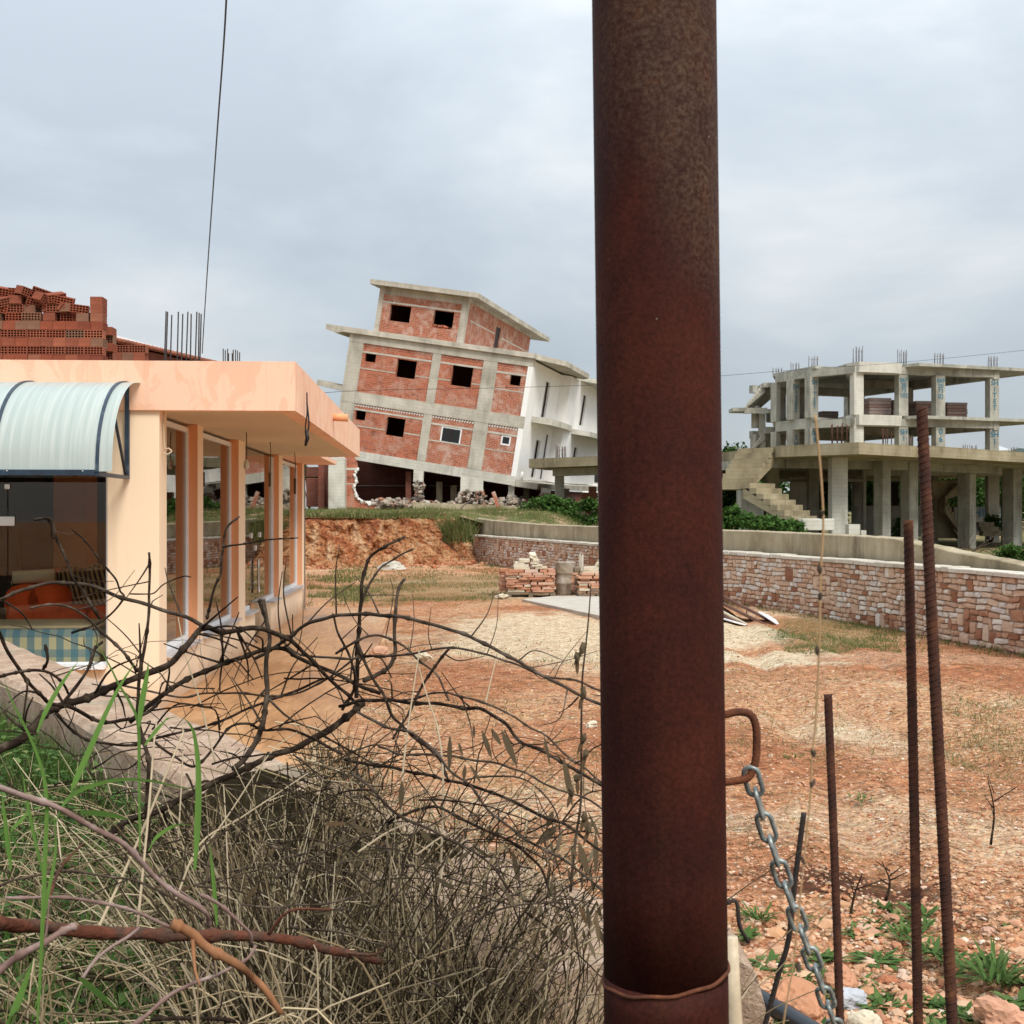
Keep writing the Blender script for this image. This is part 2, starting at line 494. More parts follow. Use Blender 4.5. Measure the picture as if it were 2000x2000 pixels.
def rustpole():
    t = NT('rusty_steel_pipe')
    v = t.vec((1, 1, .8))
    n1 = t.noise(4, 6, .6, v, .3)
    c = t.ramp(n1, [(.30, (.014, .005, .004)), (.48, (.034, .0085, .006)), (.62, (.052, .0125, .0075)), (.78, (.072, .021, .010))])
    # bare greyish-ochre mill-scale patch, in streaks down the upper part facing the yard
    x, y, z = t.sep()
    n4 = t.noise(3.4, 6, .6, t.vec((1.6, 1.6, .38), loc=(4.2, 1.1, 3.3)), .5)
    sx = t.math('MULTIPLY', t.math('SUBTRACT', x, .175), 9.0)
    hi = t.math('MULTIPLY', t.math('SUBTRACT', z, 2.02), 1.7, True)
    pm = t.math('MULTIPLY', t.math('ADD', n4, t.math('MULTIPLY', sx, .42)), hi)
    patch = t.ramp(pm, [(.26, 0.0), (.46, .8)])
    sp = t.noise(150, 5, .72)
    sp2 = t.ramp(sp, [(.40, 0.0), (.60, 1.0)])
    oc = t.ramp(t.noise(30, 4, .6, v), [(.3, (.052, .034, .023)), (.6, (.082, .055, .036)), (.75, (.10, .045, .02))])
    c = t.mix(t.math('MULTIPLY', patch, t.math('ADD', t.math('MULTIPLY', sp2, .65), .25)), c, oc)
    ss = t.noise(14, 4, .6, t.vec((2.5, 2.5, .10)))
    c = t.mix(t.math('MULTIPLY', t.ramp(ss, [(.52, 0.0), (.72, 1.0)]), .15), c, (.075, .028, .012))
    dots = t.ramp(t.voro(34), [(.035, 1.0), (.07, 0.0)])
    dm = t.ramp(t.noise(9, 2), [(.56, 0.0), (.60, 1.0)])
    c = t.mix(t.math('MULTIPLY', t.math('MULTIPLY', dots, dm), .55), c, (.30, .26, .21))
    c = t.mix(.75, c, t.ramp(sp, [(.32, (.26, .26, .26)), (.68, (.74, .74, .74))]), 'OVERLAY')
    t.bump(sp, .35, .0015)
    return t.color(c, t.ramp(n1, [(.3, .58), (.7, .75)]), .10)
M['rust_pole'] = rustpole()
M['rust_bright'] = simple('orange_rust', [(.3, (.05, .017, .010)), (.6, (.13, .042, .018)), (.75, (.22, .08, .028))], 30, .85, .9, .0015, 260)
M['zinc'] = simple('galvanised_steel', [(.3, (.13, .15, .145)), (.55, (.27, .30, .29)), (.72, (.42, .45, .43))], 60, .42, .2, .001, 200, spec=.5, metal=.35)
M['hose'] = NT('black_plastic_pipe').color((.012, .018, .026), .32, .5)
M['cream_pipe'] = simple('cream_plastic', [(.3, (.50, .40, .27)), (.7, (.58, .48, .34))], 6, .5, .1)
M['teal'] = NT('teal_spray_paint').color((.03, .16, .24), .8, .2)
M['blue_paint'] = NT('blue_spray_paint').color((.10, .25, .40), .8, .2)
M['wood_dark'] = simple('dead_bark', [(.28, (.010, .007, .005)), (.5, (.030, .020, .014)), (.72, (.10, .074, .052))], 30, .95, .8, .003, 150, detail=5, spec=.06)
M['wood_grey'] = simple('grey_twig_bark', [(.3, (.028, .020, .015)), (.55, (.075, .055, .04)), (.75, (.20, .155, .12))], 24, .95, .6, .002, 140, spec=.06)
M['wood_red'] = simple('peeling_red_bark', [(.28, (.045, .018, .012)), (.44, (.13, .045, .026)), (.56, (.075, .045, .033)), (.66, (.20, .075, .045)), (.78, (.34, .29, .26))], 11, .85, 1.0, .005, 90, detail=8, spec=.1)
M['wood_orange'] = simple('stripped_orange_wood', [(.3, (.07, .035, .02)), (.45, (.17, .075, .032)), (.6, (.28, .125, .055)), (.78, (.40, .27, .18))], 12, .8, .5, .003, 100, stretch=(1, 1, .4))
M['wood_pink'] = simple('pinkish_stem', [(.3, (.08, .045, .036)), (.48, (.19, .115, .095)), (.62, (.28, .20, .175)), (.78, (.42, .37, .34))], 16, .8, .4, .002, 100)
def blades(name, stops, trans=.35):
    """thin plant matter with a colour of its own per blade"""
    t = NT(name)
    c = t.ramp(t.isl(), stops)
    tl = t.n.new('ShaderNodeBsdfTranslucent'); t.set(tl.inputs[0], c)
    mx = t.n.new('ShaderNodeMixShader'); mx.inputs[0].default_value = trans
    t.color(c, .8, .06)
    t.l.new(t.b.outputs[0], mx.inputs[1]); t.l.new(tl.outputs[0], mx.inputs[2]); t.l.new(mx.outputs[0], t.out.inputs[0])
    return t.m
M['straw'] = blades('dry_straw', [(0, (.018, .013, .008)), (.3, (.05, .036, .02)), (.45, (.13, .096, .052)), (.56, (.34, .26, .145)), (.66, (.025, .018, .011)), (.76, (.10, .075, .042)), (.86, (.44, .35, .21)), (1, (.62, .52, .36))], .03)  # near-black stops put the shade between stems into the colour
M['straw_pale'] = blades('pale_straw', [(0, (.40, .31, .20)), (.5, (.50, .40, .27)), (1, (.36, .27, .17))], .1)
M['straw_long'] = blades('long_dry_straw', [(0, (.22, .16, .085)), (.25, (.42, .32, .19)), (.5, (.12, .088, .052)), (.75, (.54, .43, .27)), (1, (.30, .24, .17))], .05)
M['straw_blur'] = blades('ochre_stalk', [(0, (.38, .24, .12)), (1, (.46, .30, .16))], .1)
M['dry_leaf'] = blades('dry_leaf', [(0, (.07, .055, .032)), (.5, (.13, .105, .065)), (.8, (.16, .10, .055)), (1, (.22, .19, .13))], .25)
M['grass'] = blades('green_grass', [(0, (.025, .055, .011)), (.4, (.05, .105, .02)), (.75, (.09, .165, .036)), (1, (.19, .20, .075))], .35)
M['reed'] = blades('fresh_grass_blade', [(0, (.07, .165, .025)), (.5, (.12, .235, .045)), (1, (.19, .30, .085))], .45)
M['grass_mix'] = blades('meadow_grass', [(0, (.06, .10, .025)), (.35, (.11, .145, .04)), (.6, (.20, .18, .08)), (.85, (.13, .15, .05)), (1, (.27, .21, .12))], .25)
M['weed'] = blades('weed_leaf', [(0, (.035, .075, .02)), (.5, (.075, .14, .038)), (.85, (.12, .19, .06)), (1, (.24, .24, .10))], .3)
M['foliage'] = blades('tree_leaf', [(0, (.018, .045, .010)), (.4, (.032, .075, .016)), (.75, (.055, .11, .025)), (1, (.10, .145, .04))], .25)
M['foliage_light'] = blades('shrub_leaf', [(0, (.035, .08, .016)), (.5, (.06, .125, .028)), (1, (.10, .17, .045))], .25)
def stonemat(name, stops, var=.35):
    t = NT(name)
    rr = t.math('ADD', t.rnd(), t.isl()); rr = t.math('FRACT', rr)
    c = t.ramp(rr, stops)
    n2 = t.noise(9, 5, .65, None, .4)
    c = t.mix(.45, c, t.ramp(n2, [(.3, (.36, .36, .36)), (.7, (.68, .68, .68))]), 'OVERLAY')
    n3 = t.noise(60, 3, .65)
    t.bump(t.math('ADD', n2, t.math('MULTIPLY', n3, .5)), .5, .012)
    return t.color(c, .92, .2)
M['stone_pink'] = stonemat('pink_limestone', [(0, (.54, .36, .255)), (.3, (.60, .44, .325)), (.6, (.50, .31, .21)), (.85, (.64, .51, .40)), (1, (.45, .265, .17))])
M['stone_white'] = stonemat('pale_limestone', [(0, (.64, .56, .49)), (.5, (.72, .66, .58)), (.8, (.56, .51, .47)), (1, (.68, .58, .49))])
M['stone_rust'] = stonemat('rust_brown_stone', [(0, (.27, .12, .07)), (.5, (.35, .17, .10)), (1, (.46, .26, .17))])
M['mortar'] = simple('wall_mortar', [(.3, (.24, .165, .12)), (.7, (.38, .28, .21))], 5, .95, .4)
M['coping'] = stonemat('white_coping_stone', [(0, (.54, .49, .41)), (.5, (.62, .57, .49)), (1, (.46, .41, .33))])
M['flag_pink'] = stonemat('pink_flagstone', [(0, (.42, .18, .10)), (.3, (.52, .28, .18)), (.6, (.58, .38, .28)), (.85, (.38, .15, .08)), (1, (.60, .45, .36))])
M['flag_pale'] = stonemat('cream_flagstone', [(0, (.54, .47, .35)), (.5, (.62, .56, .44)), (1, (.50, .42, .30))])
M['rock'] = stonemat('red_limestone_rock', [(0, (.40, .18, .095)), (.4, (.50, .28, .17)), (.7, (.34, .13, .065)), (1, (.55, .38, .27))])
M['rock_grey'] = stonemat('grey_rock', [(0, (.36, .37, .40)), (1, (.48, .48, .50))])
M['rubble'] = stonemat('concrete_rubble', [(0, (.22, .18, .14)), (.3, (.34, .29, .23)), (.5, (.42, .36, .30)), (.7, (.30, .12, .07)), (.85, (.26, .20, .16)), (1, (.5, .46, .41))])
M['gravel'] = stonemat('mixed_gravel', [(0, (.36, .15, .075)), (.2, (.48, .26, .14)), (.4, (.54, .34, .21)), (.55, (.30, .105, .05)), (.72, (.56, .40, .27)), (.88, (.40, .17, .085)), (1, (.66, .56, .45))])
M['plaster_broken'] = simple('broken_white_plaster', [(.3, (.66, .63, .58)), (.7, (.82, .80, .76))], 6, .9, .3)
M['board'] = simple('brown_laminate_board', [(.3, (.10, .045, .028)), (.7, (.17, .085, .055))], 4, .6, .1)
M['pallet'] = simple('weathered_pallet_wood', [(.3, (.12, .09, .06)), (.7, (.24, .19, .13))], 8, .9, .3, stretch=(.3, 2, 2))
def plaid():
    t = NT('blue_checked_fabric')
    x, y, z = t.sep()
    s1 = t.ramp(t.math('FRACT', t.math('MULTIPLY', x, 7.0)), [(.0, 0.0), (.45, 0.0), (.5, .75), (.95, .75)], True)
    s2 = t.ramp(t.math('FRACT', t.math('MULTIPLY', z, 5.0)), [(.0, 0.0), (.55, 0.0), (.6, .6), (.95, .6)], True)
    c = t.mix(s1, (.74, .80, .62), (.09, .33, .55)); c = t.mix(s2, c, (.07, .30, .55))
    f = t.noise(180, 2); t.bump(f, .4, .002)
    return t.color(c, .95, .1)
M['plaid'] = plaid()
M['cream_fabric'] = simple('cream_fabric', [(.3, (.58, .56, .42)), (.7, (.66, .64, .50))], 8, .95, .3)
M['orange_fabric'] = simple('orange_red_fabric', [(.3, (.80, .10, .025)), (.7, (.88, .15, .04))], 6, .9, .3, spec=.2)
def stripe():
    t = NT('striped_cushion')
    x, y, z = t.sep()
    s1 = t.ramp(t.math('FRACT', t.math('MULTIPLY', t.math('ADD', x, t.math('MULTIPLY', z, .35)), 18.0)), [(.0, 0.0), (.5, 1.0)], True)
    return t.color(t.mix(s1, (.05, .035, .03), (.42, .30, .17)), .9, .1)
M['stripe'] = stripe()
M['dark_wood'] = simple('dark_brown_wood', [(.3, (.018, .009, .008)), (.7, (.036, .017, .013))], 5, .55, .1, stretch=(2, 2, .3))
M['brick_wrap'] = stonemat('wrapped_brick_pack', [(0, (.30, .22, .19)), (.5, (.40, .33, .31)), (1, (.24, .13, .10))])
M['cable'] = NT('black_cable').color((.012, .012, .013), .5, .3)
# ------------------------------------------------------------------ the ground
def ground_mat():
    t = NT('yard_gravel_and_red_earth')
    x, y, z = t.sep()
    # pebbles
    vr = t.n.new('ShaderNodeTexVoronoi'); vr.inputs['Scale'].default_value = 30
    t.l.new(t.co, vr.inputs['Vector'])
    sc = t.n.new('ShaderNodeSeparateColor'); t.l.new(vr.outputs['Color'], sc.inputs[0])
    peb = t.ramp(sc.outputs[0], [(0, (.36, .145, .065)), (.2, (.52, .27, .135)), (.45, (.58, .345, .19)), (.65, (.46, .205, .098)), (.82, (.64, .44, .27)), (.94, (.28, .095, .042)), (1, (.74, .60, .43))])
    big = t.n.new('ShaderNodeTexVoronoi'); big.inputs['Scale'].default_value = 9
    t.l.new(t.co, big.inputs['Vector'])
    n_l = t.noise(.33, 6, .6, t.vec((1, .8, 1), loc=(3, 1, 0)), .5)
    soil = t.ramp(t.noise(5, 5, .65), [(.3, (.23, .07, .03)), (.55, (.40, .15, .065)), (.75, (.52, .25, .125))])
    c = t.mix(t.ramp(n_l, [(.44, 0.0), (.62, .8)]), peb, soil)
    # pale crushed limestone spread in bands
    n_w = t.noise(.42, 6, .6, t.vec((.8, 1.0, 1), loc=(11, 5, 0)), .4)
    pale = t.ramp(sc.outputs[1], [(0, (.50, .36, .21)), (.4, (.68, .56, .38)), (.75, (.80, .70, .52)), (1, (.60, .47, .30))])
    c = t.mix(t.ramp(n_w, [(.54, 0.0), (.70, .7)]), c, pale)
    # two named spreads: a pale strip before the stone wall and pale gravel in the middle of the yard
    def blob(cx, cy, sx, sy, ang, lo, hi):
        v = t.vec((1 / sx, 1 / sy, 0), src=t.vec((1, 1, 1), (0, 0, ang), src=t.vec((1, 1, 1), loc=(-cx, -cy, 0))))
        ln = t.n.new('ShaderNodeVectorMath'); ln.operation = 'LENGTH'; t.l.new(v, ln.inputs[0])
        nn = t.noise(1.3, 5, .6)
        return t.ramp(t.math('ADD', ln.outputs['Value'], t.math('MULTIPLY', t.math('SUBTRACT', nn, .5), 1.1)), [(lo, 1.0), (hi, 0.0)])
    c = t.mix(t.math('MULTIPLY', blob(4.6, 17.2, 2.8, 1.1, .12, .75, 1.15), .85), c, pale)
    c = t.mix(t.math('MULTIPLY', blob(3.2, 21.0, 1.5, 2.4, .2, .75, 1.15), .85), c, pale)
    c = t.mix(t.math('MULTIPLY', blob(.45, 20.5, 1.9, 5.5, .0, .7, 1.15), .75), c, pale)
    c = t.mix(t.math('MULTIPLY', blob(6.4, 17.0, 2.4, 3.2, .4, .7, 1.1), .75), c, soil)
    c = t.mix(t.math('MULTIPLY', blob(.6, 26.5, 1.5, .8, .0, .6, 1.1), .8), c, soil)
    c = t.mix(t.math('MULTIPLY', blob(-.6, 15.5, 1.3, 2.2, .0, .7, 1.1), .6), c, soil)
    c = t.mix(t.math('MULTIPLY', blob(1.72, 6.7, .55, .32, .4, .7, 1.1), .9), c, (.10, .028, .016))
    # moss and seedlings between the pebbles
    n_g = t.noise(1.4, 7, .68, t.vec((.7, 1.3, 1), loc=(7, 2, 0)), .5)
    gs = t.noise(26, 3, .7)
    g = t.math('MULTIPLY', t.ramp(n_g, [(.52, 0.0), (.62, 1.0)]), t.ramp(gs, [(.46, 0.0), (.58, 1.0)]))
    g2 = t.math('MULTIPLY', blob(5.4, 21.5, 1.1, 3.8, .28, .75, 1.15), t.ramp(gs, [(.40, 0.0), (.54, 1.0)]))
    g3 = t.math('MULTIPLY', blob(-1.5, 34.0, 3.6, 6.5, .1, .8, 1.15), t.ramp(gs, [(.36, 0.0), (.56, 1.0)]))
    g = t.math('MAXIMUM', t.math('MULTIPLY', g, .6), t.math('MAXIMUM', g2, t.math('MULTIPLY', g3, .8)), True)
    c = t.mix(t.math('MULTIPLY', g, .85), c, t.ramp(t.noise(12, 3), [(.35, (.075, .085, .025)), (.65, (.17, .165, .06))]))
    # fine grit
    gr = t.noise(70, 4, .75)
    c = t.mix(.9, c, t.ramp(gr, [(.30, (.20, .20, .20)), (.50, (.5, .5, .5)), (.70, (.80, .80, .80))]), 'OVERLAY')
    md = t.noise(9, 9, .78, t.vec((.8, 1.3, 1)), .2)
    c = t.mix(1.0, c, t.ramp(md, [(.34, (.12, .11, .09)), (.46, (.44, .44, .44)), (.56, (.58, .58, .58)), (.70, (.92, .92, .92))]), 'OVERLAY')
    fl = t.voro(11, v=t.vec(loc=(3, 3, 0)))
    c = t.mix(t.math('MULTIPLY', t.ramp(fl, [(.08, 1.0), (.16, 0.0)]), .75), c, (.76, .66, .54))
    h = t.math('ADD', t.math('MULTIPLY', vr.outputs['Distance'], -1.0), t.math('MULTIPLY', gr, .7))
    h = t.math('ADD', h, t.math('MULTIPLY', big.outputs['Distance'], -.5))
    t.bump(h, .9, .03)
    return t.color(c, .95, .15)
M['ground'] = ground_mat()
def axis(pts):
    out = [pts[0][0]]
    for a, b, st in pts:
        n = max(1, round((b - a) / st))
        out += [a + (b - a) * (k + 1) / n for k in range(n)]
    return out
def yard_z(x, y):
    z = 0.05 * noise.noise(Vector((x * .45, y * .35, 0))) + .018 * noise.noise(Vector((x * 1.7, y * 1.7, 3)))
    # old wheel ruts and trodden lumps
    if -4 < x < 9 and 4 < y < 32:
        z += .028 * noise.noise(Vector((x * 3.1, y * 2.3, 6))) + .014 * noise.noise(Vector((x * 6.3, y * 5.1, 2)))
        for c0, k_, b_ in ((.6, .13, .004), (2.1, .13, .004), (5.2, -.05, .006), (3.8, -.05, .006)):
            u = x - (c0 + k_ * (y - 8) + b_ * (y - 14) ** 2 * .3)
            z += -.05 * math.exp(-(u / .15) ** 2) + .022 * math.exp(-((abs(u) - .30) / .12) ** 2)
    if x < -1.2 and y < 28: z -= .05
    # the far corner by the cut bank rises a little
    k = min(1, max(0, (y - 34) / 10)) * min(1, max(0, (1.5 - x) / 4))
    return z + .12 * k
xs = axis([(-900, -60, 120), (-60, -14, 6), (-14, -4, .5), (-4, 9, .14), (9, 12, .5), (12, 60, 6), (60, 900, 120)])
ys = axis([(-300, -6, 40), (-6, 3, 1.5), (3, 5, .3), (5, 30, .15), (30, 54, .4), (54, 100, 8), (100, 1500, 140)])
mb = MB()
mb.v = [(x, y, yard_z(x, y) - (1.2 if y > 56 else 0)) for y in ys for x in xs]
nx = len(xs)
mb.f = [(j * nx + i, j * nx + i + 1, (j + 1) * nx + i + 1, (j + 1) * nx + i) for j in range(len(ys) - 1) for i in range(nx - 1)]
mb.m = [0] * len(mb.f); mb.sm = [True] * len(mb.f)
struct(mb.build('ground', M['ground']), 'gravel yard of pale stones and red earth')

# upper terrain behind the walls and above the cut bank
WALL = [Vector(p) for p in ((8.9, 9.5), (8.35, 12.5), (7.72, 15.2), (7.12, 17.8), (6.47, 21), (5.9, 23.7), (5.31, 26.1), (4.67, 28.4), (2.39, 35.6), (.5, 42.8), (-1.53, 51))]
BANK = [Vector(p) for p in ((-1.53, 51), (-2.2, 48.2), (-3.3, 45.9), (-5, 44.6), (-8.4, 44.0), (-14, 43.5), (-24, 43.5), (-60, 46))]
def h_up(x, y):
    left = 1.82 + min(.30, max(0, (y - 46) * .03))
    right = 1.15 - min(.75, max(0, (y - 20) * .022))
    k = min(1, max(0, (x - y * .02 - 0.2 + max(0, 52 - y) * .12) / 4.0)); k = k * k * (3 - 2 * k)
    z = left * (1 - k) + right * k
    if y > 90: z += (2.2 - z) * min(1, (y - 90) / 40)
    return z + .05 * noise.noise(Vector((x * .6, y * .6, 5)))
def cw_top(px):
    T = [(860, 1.86), (880, 1.95), (900, 1.80), (938, 1.70), (1030, 1.60), (1170, 1.58), (1415, 1.58), (1620, 1.55), (1700, 1.53), (1740, 1.46), (1790, 1.39), (1830, 1.33), (1871, 1.29), (1933, 1.23), (2000, 1.13), (2100, 1.0), (2600, .9)]
    for (a, za), (b, zb) in zip(T, T[1:]):
        if px <= b: return za + (zb - za) * max(0, (px - a)) / (b - a)
    return T[-1][1]
def up_mat():
    t = NT('grassy_earth')
    n1 = t.noise(.9, 6, .65, None, .4)
    g = t.ramp(t.noise(14, 4, .7), [(.3, (.06, .075, .022)), (.55, (.13, .135, .045)), (.75, (.24, .20, .10))])
    s = t.ramp(t.noise(8, 4, .7), [(.3, (.28, .14, .075)), (.7, (.48, .34, .22))])
    t.bump(t.noise(20, 4, .7), .6, .05)
    return t.color(t.mix(t.ramp(n1, [(.48, 0.0), (.62, 1.0)]), g, s), .95, .15)
M['up'] = up_mat()
def walk(path, step):
    """points along a plan polyline, with arc length, and the unit normal that looks to the camera side"""
    P = catmull([Vector((p.x, p.y, 0)) for p in path], 12)
    L = [0]
    for a, b in zip(P, P[1:]): L.append(L[-1] + (b - a).length)
    def pt(s):
        s = min(max(s, 0), L[-1] - 1e-6)
        lo, hi = 0, len(L) - 1
        while hi - lo > 1:
            m_ = (lo + hi) // 2
            if L[m_] <= s: lo = m_
            else: hi = m_
        k = (s - L[lo]) / (L[hi] - L[lo])
        p = P[lo].lerp(P[hi], k); t_ = (P[hi] - P[lo]).normalized()
        n_ = Vector((-t_.y, t_.x, 0))
        return p, t_, (n_ if n_.dot(-p) > 0 else -n_)
    return pt, L[-1]
wpt, WLEN = walk(WALL, .1)
bpt, BLEN = walk(BANK, .1)
front = []
for k in range(61):
    p, t_, n_ = wpt(WLEN * k / 60); front.append(p - n_ * .60)
for k in range(1, 50):
    p, t_, n_ = bpt(BLEN * (k / 49) ** 1.6); front.append(p - n_ * .9)
def near_wall(x, y, z, r_, i):
    # behind the concrete wall the soil stays below its top
    if i > 60: return z
    p = front[i]; top = cw_top(1000 + F * p.x / p.y) - .16
    k = min(1, r_ / 5); return min(z, top) * (1 - k) + z * k
rows = [0, .6, 1.4, 2.5, 4, 6, 8.5, 11, 14, 18, 23, 30, 40, 60, 110, 240, 600, 1400]
mb = MB()
for r_ in rows:
    for i, p in enumerate(front):
        y = p.y + r_; x = p.x * y / p.y
        mb.v.append((x, y, near_wall(x, y, h_up(x, y), r_, i)))
n = len(front)
mb.f = [(j * n + i, j * n + n + i, j * n + n + i + 1, j * n + i + 1) for j in range(len(rows) - 1) for i in range(n - 1)]
mb.m = [0] * len(mb.f); mb.sm = [True] * len(mb.f)
struct(mb.build('terrain', M['up']), 'grassy higher ground behind the walls and the cut bank')

# cut bank of red earth
def bank_mat():
    t = NT('red_clay_cut')
    n1 = t.noise(1.6, 7, .68, t.vec((1, 1, .55)), .6)
    c = t.ramp(n1, [(.30, (.13, .04, .018)), (.43, (.36, .12, .05)), (.55, (.50, .25, .115)), (.70, (.68, .50, .32))])
    vr = t.n.new('ShaderNodeTexVoronoi'); vr.inputs['Scale'].default_value = 7
    t.l.new(t.co, vr.inputs['Vector'])
    c = t.mix(t.ramp(vr.outputs['Distance'], [(.0, .55), (.45, 0.0)]), c, (.62, .42, .27))
    n2 = t.noise(11, 6, .75)
    c = t.mix(.9, c, t.ramp(n2, [(.32, (.12, .12, .12)), (.5, (.5, .5, .5)), (.68, (.8, .8, .8))]), 'OVERLAY')
    t.bump(t.math('ADD', n2, vr.outputs['Distance']), 1.0, .12)
    return t.color(c, .95, .1)
M['bank'] = bank_mat()
mb = MB()
NS, NT_ = 330, 26
for i in range(NS + 1):
    s = BLEN * .72 * (i / NS) ** 1.35
    p, t_, n_ = bpt(s)
    for j in range(NT_ + 1):
        t = j / NT_
        zt = h_up(*(p - n_ * .9).xy) + .02
        base = .0 + .25 * max(0, 1 - s / 2)
        dep = .35 - 1.30 * t ** .8 if t < .96 else -1.0
        q = Vector((p.x * 1.4, p.y * 1.4, zt * t * 1.1))
        w = .34 * noise.noise(q * 1.2) + .22 * noise.noise(q * 3.1) + .13 * noise.noise(q * 7.3)
        gul = .34 * noise.noise(Vector((s * 2.4, 0, t * .4))) - .15 * abs(noise.noise(Vector((s * 5.0, 2, t * .8))))
        fade = min(1, (1 - t) * 6 + .15)
        d = dep + (w + gul) * fade + .25 * max(0, .25 - t)
        v = p + n_ * d
        mb.v.append((v.x, v.y, base + (zt - base) * t - .06 * (j == 0)))
mb.f = [(i * (NT_ + 1) + j, i * (NT_ + 1) + j + 1, (i + 1) * (NT_ + 1) + j + 1, (i + 1) * (NT_ + 1) + j) for i in range(NS) for j in range(NT_)]
mb.m = [0] * len(mb.f); mb.sm = [False] * len(mb.f)
struct(mb.build('clay_bank', M['bank']), 'raw cut bank of red clay below the leaning house')

# ------------------------------------------------------------------ rubble-stone wall with white coping
sw = thing('stone_wall', 'long rubble wall of pink and white stones under a white coping', 'wall', (5.3, 26.1, 0))
WH = 1.06
wall_s0 = 3.2
mb = MB()
NSEG = 150
for i in range(NSEG + 1):
    p, t_, n_ = wpt(wall_s0 + (WLEN - wall_s0) * i / NSEG)
    a, b = p + n_ * 0.0, p - n_ * .30
    mb.v += [(a.x, a.y, -.15), (a.x, a.y, WH), (b.x, b.y, WH), (b.x, b.y, -.15)]
for i in range(NSEG):
    for k in range(4):
        mb.f.append((i * 4 + k, i * 4 + (k + 1) % 4, i * 4 + 4 + (k + 1) % 4, i * 4 + 4 + k))
mb.f += [(0, 3, 2, 1), (NSEG * 4, NSEG * 4 + 1, NSEG * 4 + 2, NSEG * 4 + 3)]
mb.m = [0] * len(mb.f); mb.sm = [False] * len(mb.f)
mb.build('mortar_core', M['mortar'], sw)
# random coursed packing on a unit grid
UW, UH = .085, .088
ncol, nrow = int((WLEN - wall_s0) / UW), int((WH - .0) / UH)
occ = [[False] * nrow for _ in range(ncol)]
stones = []
rs = random.Random(21)
for i in range(ncol):
    for j in range(nrow):
        if occ[i][j]: continue
        u = rs.random()
        if u < .05: w, h = rs.choice([(2, 2), (3, 3), (3, 2), (4, 3), (2, 3), (3, 3)])
        elif u < .27: w, h = rs.choice([(2, 2), (3, 2), (1, 2), (2, 2), (2, 3)])
        elif u < .36: w, h = 1, 1
        else: w, h = rs.choice([(2, 1), (3, 1), (3, 1), (4, 1), (2, 1), (2, 1), (3, 1)])
        while w > 1 and (i + w > ncol or any(occ[i + a][j] for a in range(w))): w -= 1
        while h > 1 and (j + h > nrow or any(occ[i + a][j + b] for a in range(w) for b in range(h))): h -= 1
        for a in range(w):
            for b in range(h):
                if i + a < ncol: occ[i + a][j + b] = True
        stones.append((wall_s0 + i * UW, j * UH, w * UW, h * UH))
def wobble(s, z): return .05 * noise.noise(Vector((s * 2.6, z * 4, 1))), .036 * noise.noise(Vector((s * 2.3, z * 3.2, 9))) * min(1, z * 5) * min(1, max(0, (WH - z) * 5))
def stone_geo(mb, s0, z0, w, h, mi):
    g = .008
    r_ = rs
    cw, ch = min(w, .2) * r_.uniform(.04, .16), h * r_.uniform(.06, .2)
    ring = [(g, g + ch), (g + cw, g), (w - g - cw, g), (w - g, g + ch), (w - g, h - g - ch), (w - g - cw, h - g), (g + cw, h - g), (g, h - g - ch)]
    ring = [(a + r_.uniform(-.011, .011), b + r_.uniform(-.009, .009)) for a, b in ring]
    cx, cz = w / 2, h / 2
    dep = r_.uniform(.016, .036)
    tilt = r_.uniform(-.10, .10), r_.uniform(-.10, .10)
    vv = []
    def put(a, b, d):
        dx, dz = wobble(s0 + a, z0 + b)
        p, t_, n_ = wpt(s0 + a + dx)
        q = p + n_ * d
        return Vector((q.x, q.y, min(z0 + b + dz, WH - .005)))
    for a, b in ring: vv.append(put(a, b, -.01))
    for a, b in ring:
        k = r_.uniform(.86, .96)
        vv.append(put(cx + (a - cx) * k, cz + (b - cz) * k, dep + (a - cx) * tilt[0] + (b - cz) * tilt[1] + r_.uniform(-.007, .005)))
    vv.append(put(cx + r_.uniform(-.2, .2) * w, cz + r_.uniform(-.2, .2) * h, dep + r_.uniform(-.002, .010)))
    fs = []
    for k in range(8):
        l = (k + 1) % 8
        fs.append((k, 8 + k, 8 + l, l)); fs.append((8 + k, 16, 8 + l))
    mb.add(vv, fs, mi)
def stone_pick(w, h, z):
    u = rs.random()
    if h > .16 and u < .34: return 2
    if z < .18 and u < .22: return 2
    return 2 if u < .05 else (1 if u < .42 else 0)
smats = [M['stone_pink'], M['stone_white'], M['stone_rust']]
def seen_area(st):
    p, t_, n_ = wpt(st[0] + st[2] / 2)
    px = 1000 + F * p.x / p.y
    if px > 2010: return -1
    if 1150 < px < 1430: return 0.001
    return st[2] * st[3] / p.y ** 2
order = sorted(stones, key=seen_area, reverse=True)
rest = MB()
for k, st in enumerate(order):
    mi = stone_pick(st[2], st[3], st[1])
    if k < 300:
        m1 = MB(); stone_geo(m1, *st, 0); m1.build('stone', smats[mi], sw)
    else:
        stone_geo(rest, *st, mi)
o = rest.build('stone_facing', smats, sw); o['kind'] = 'stuff'
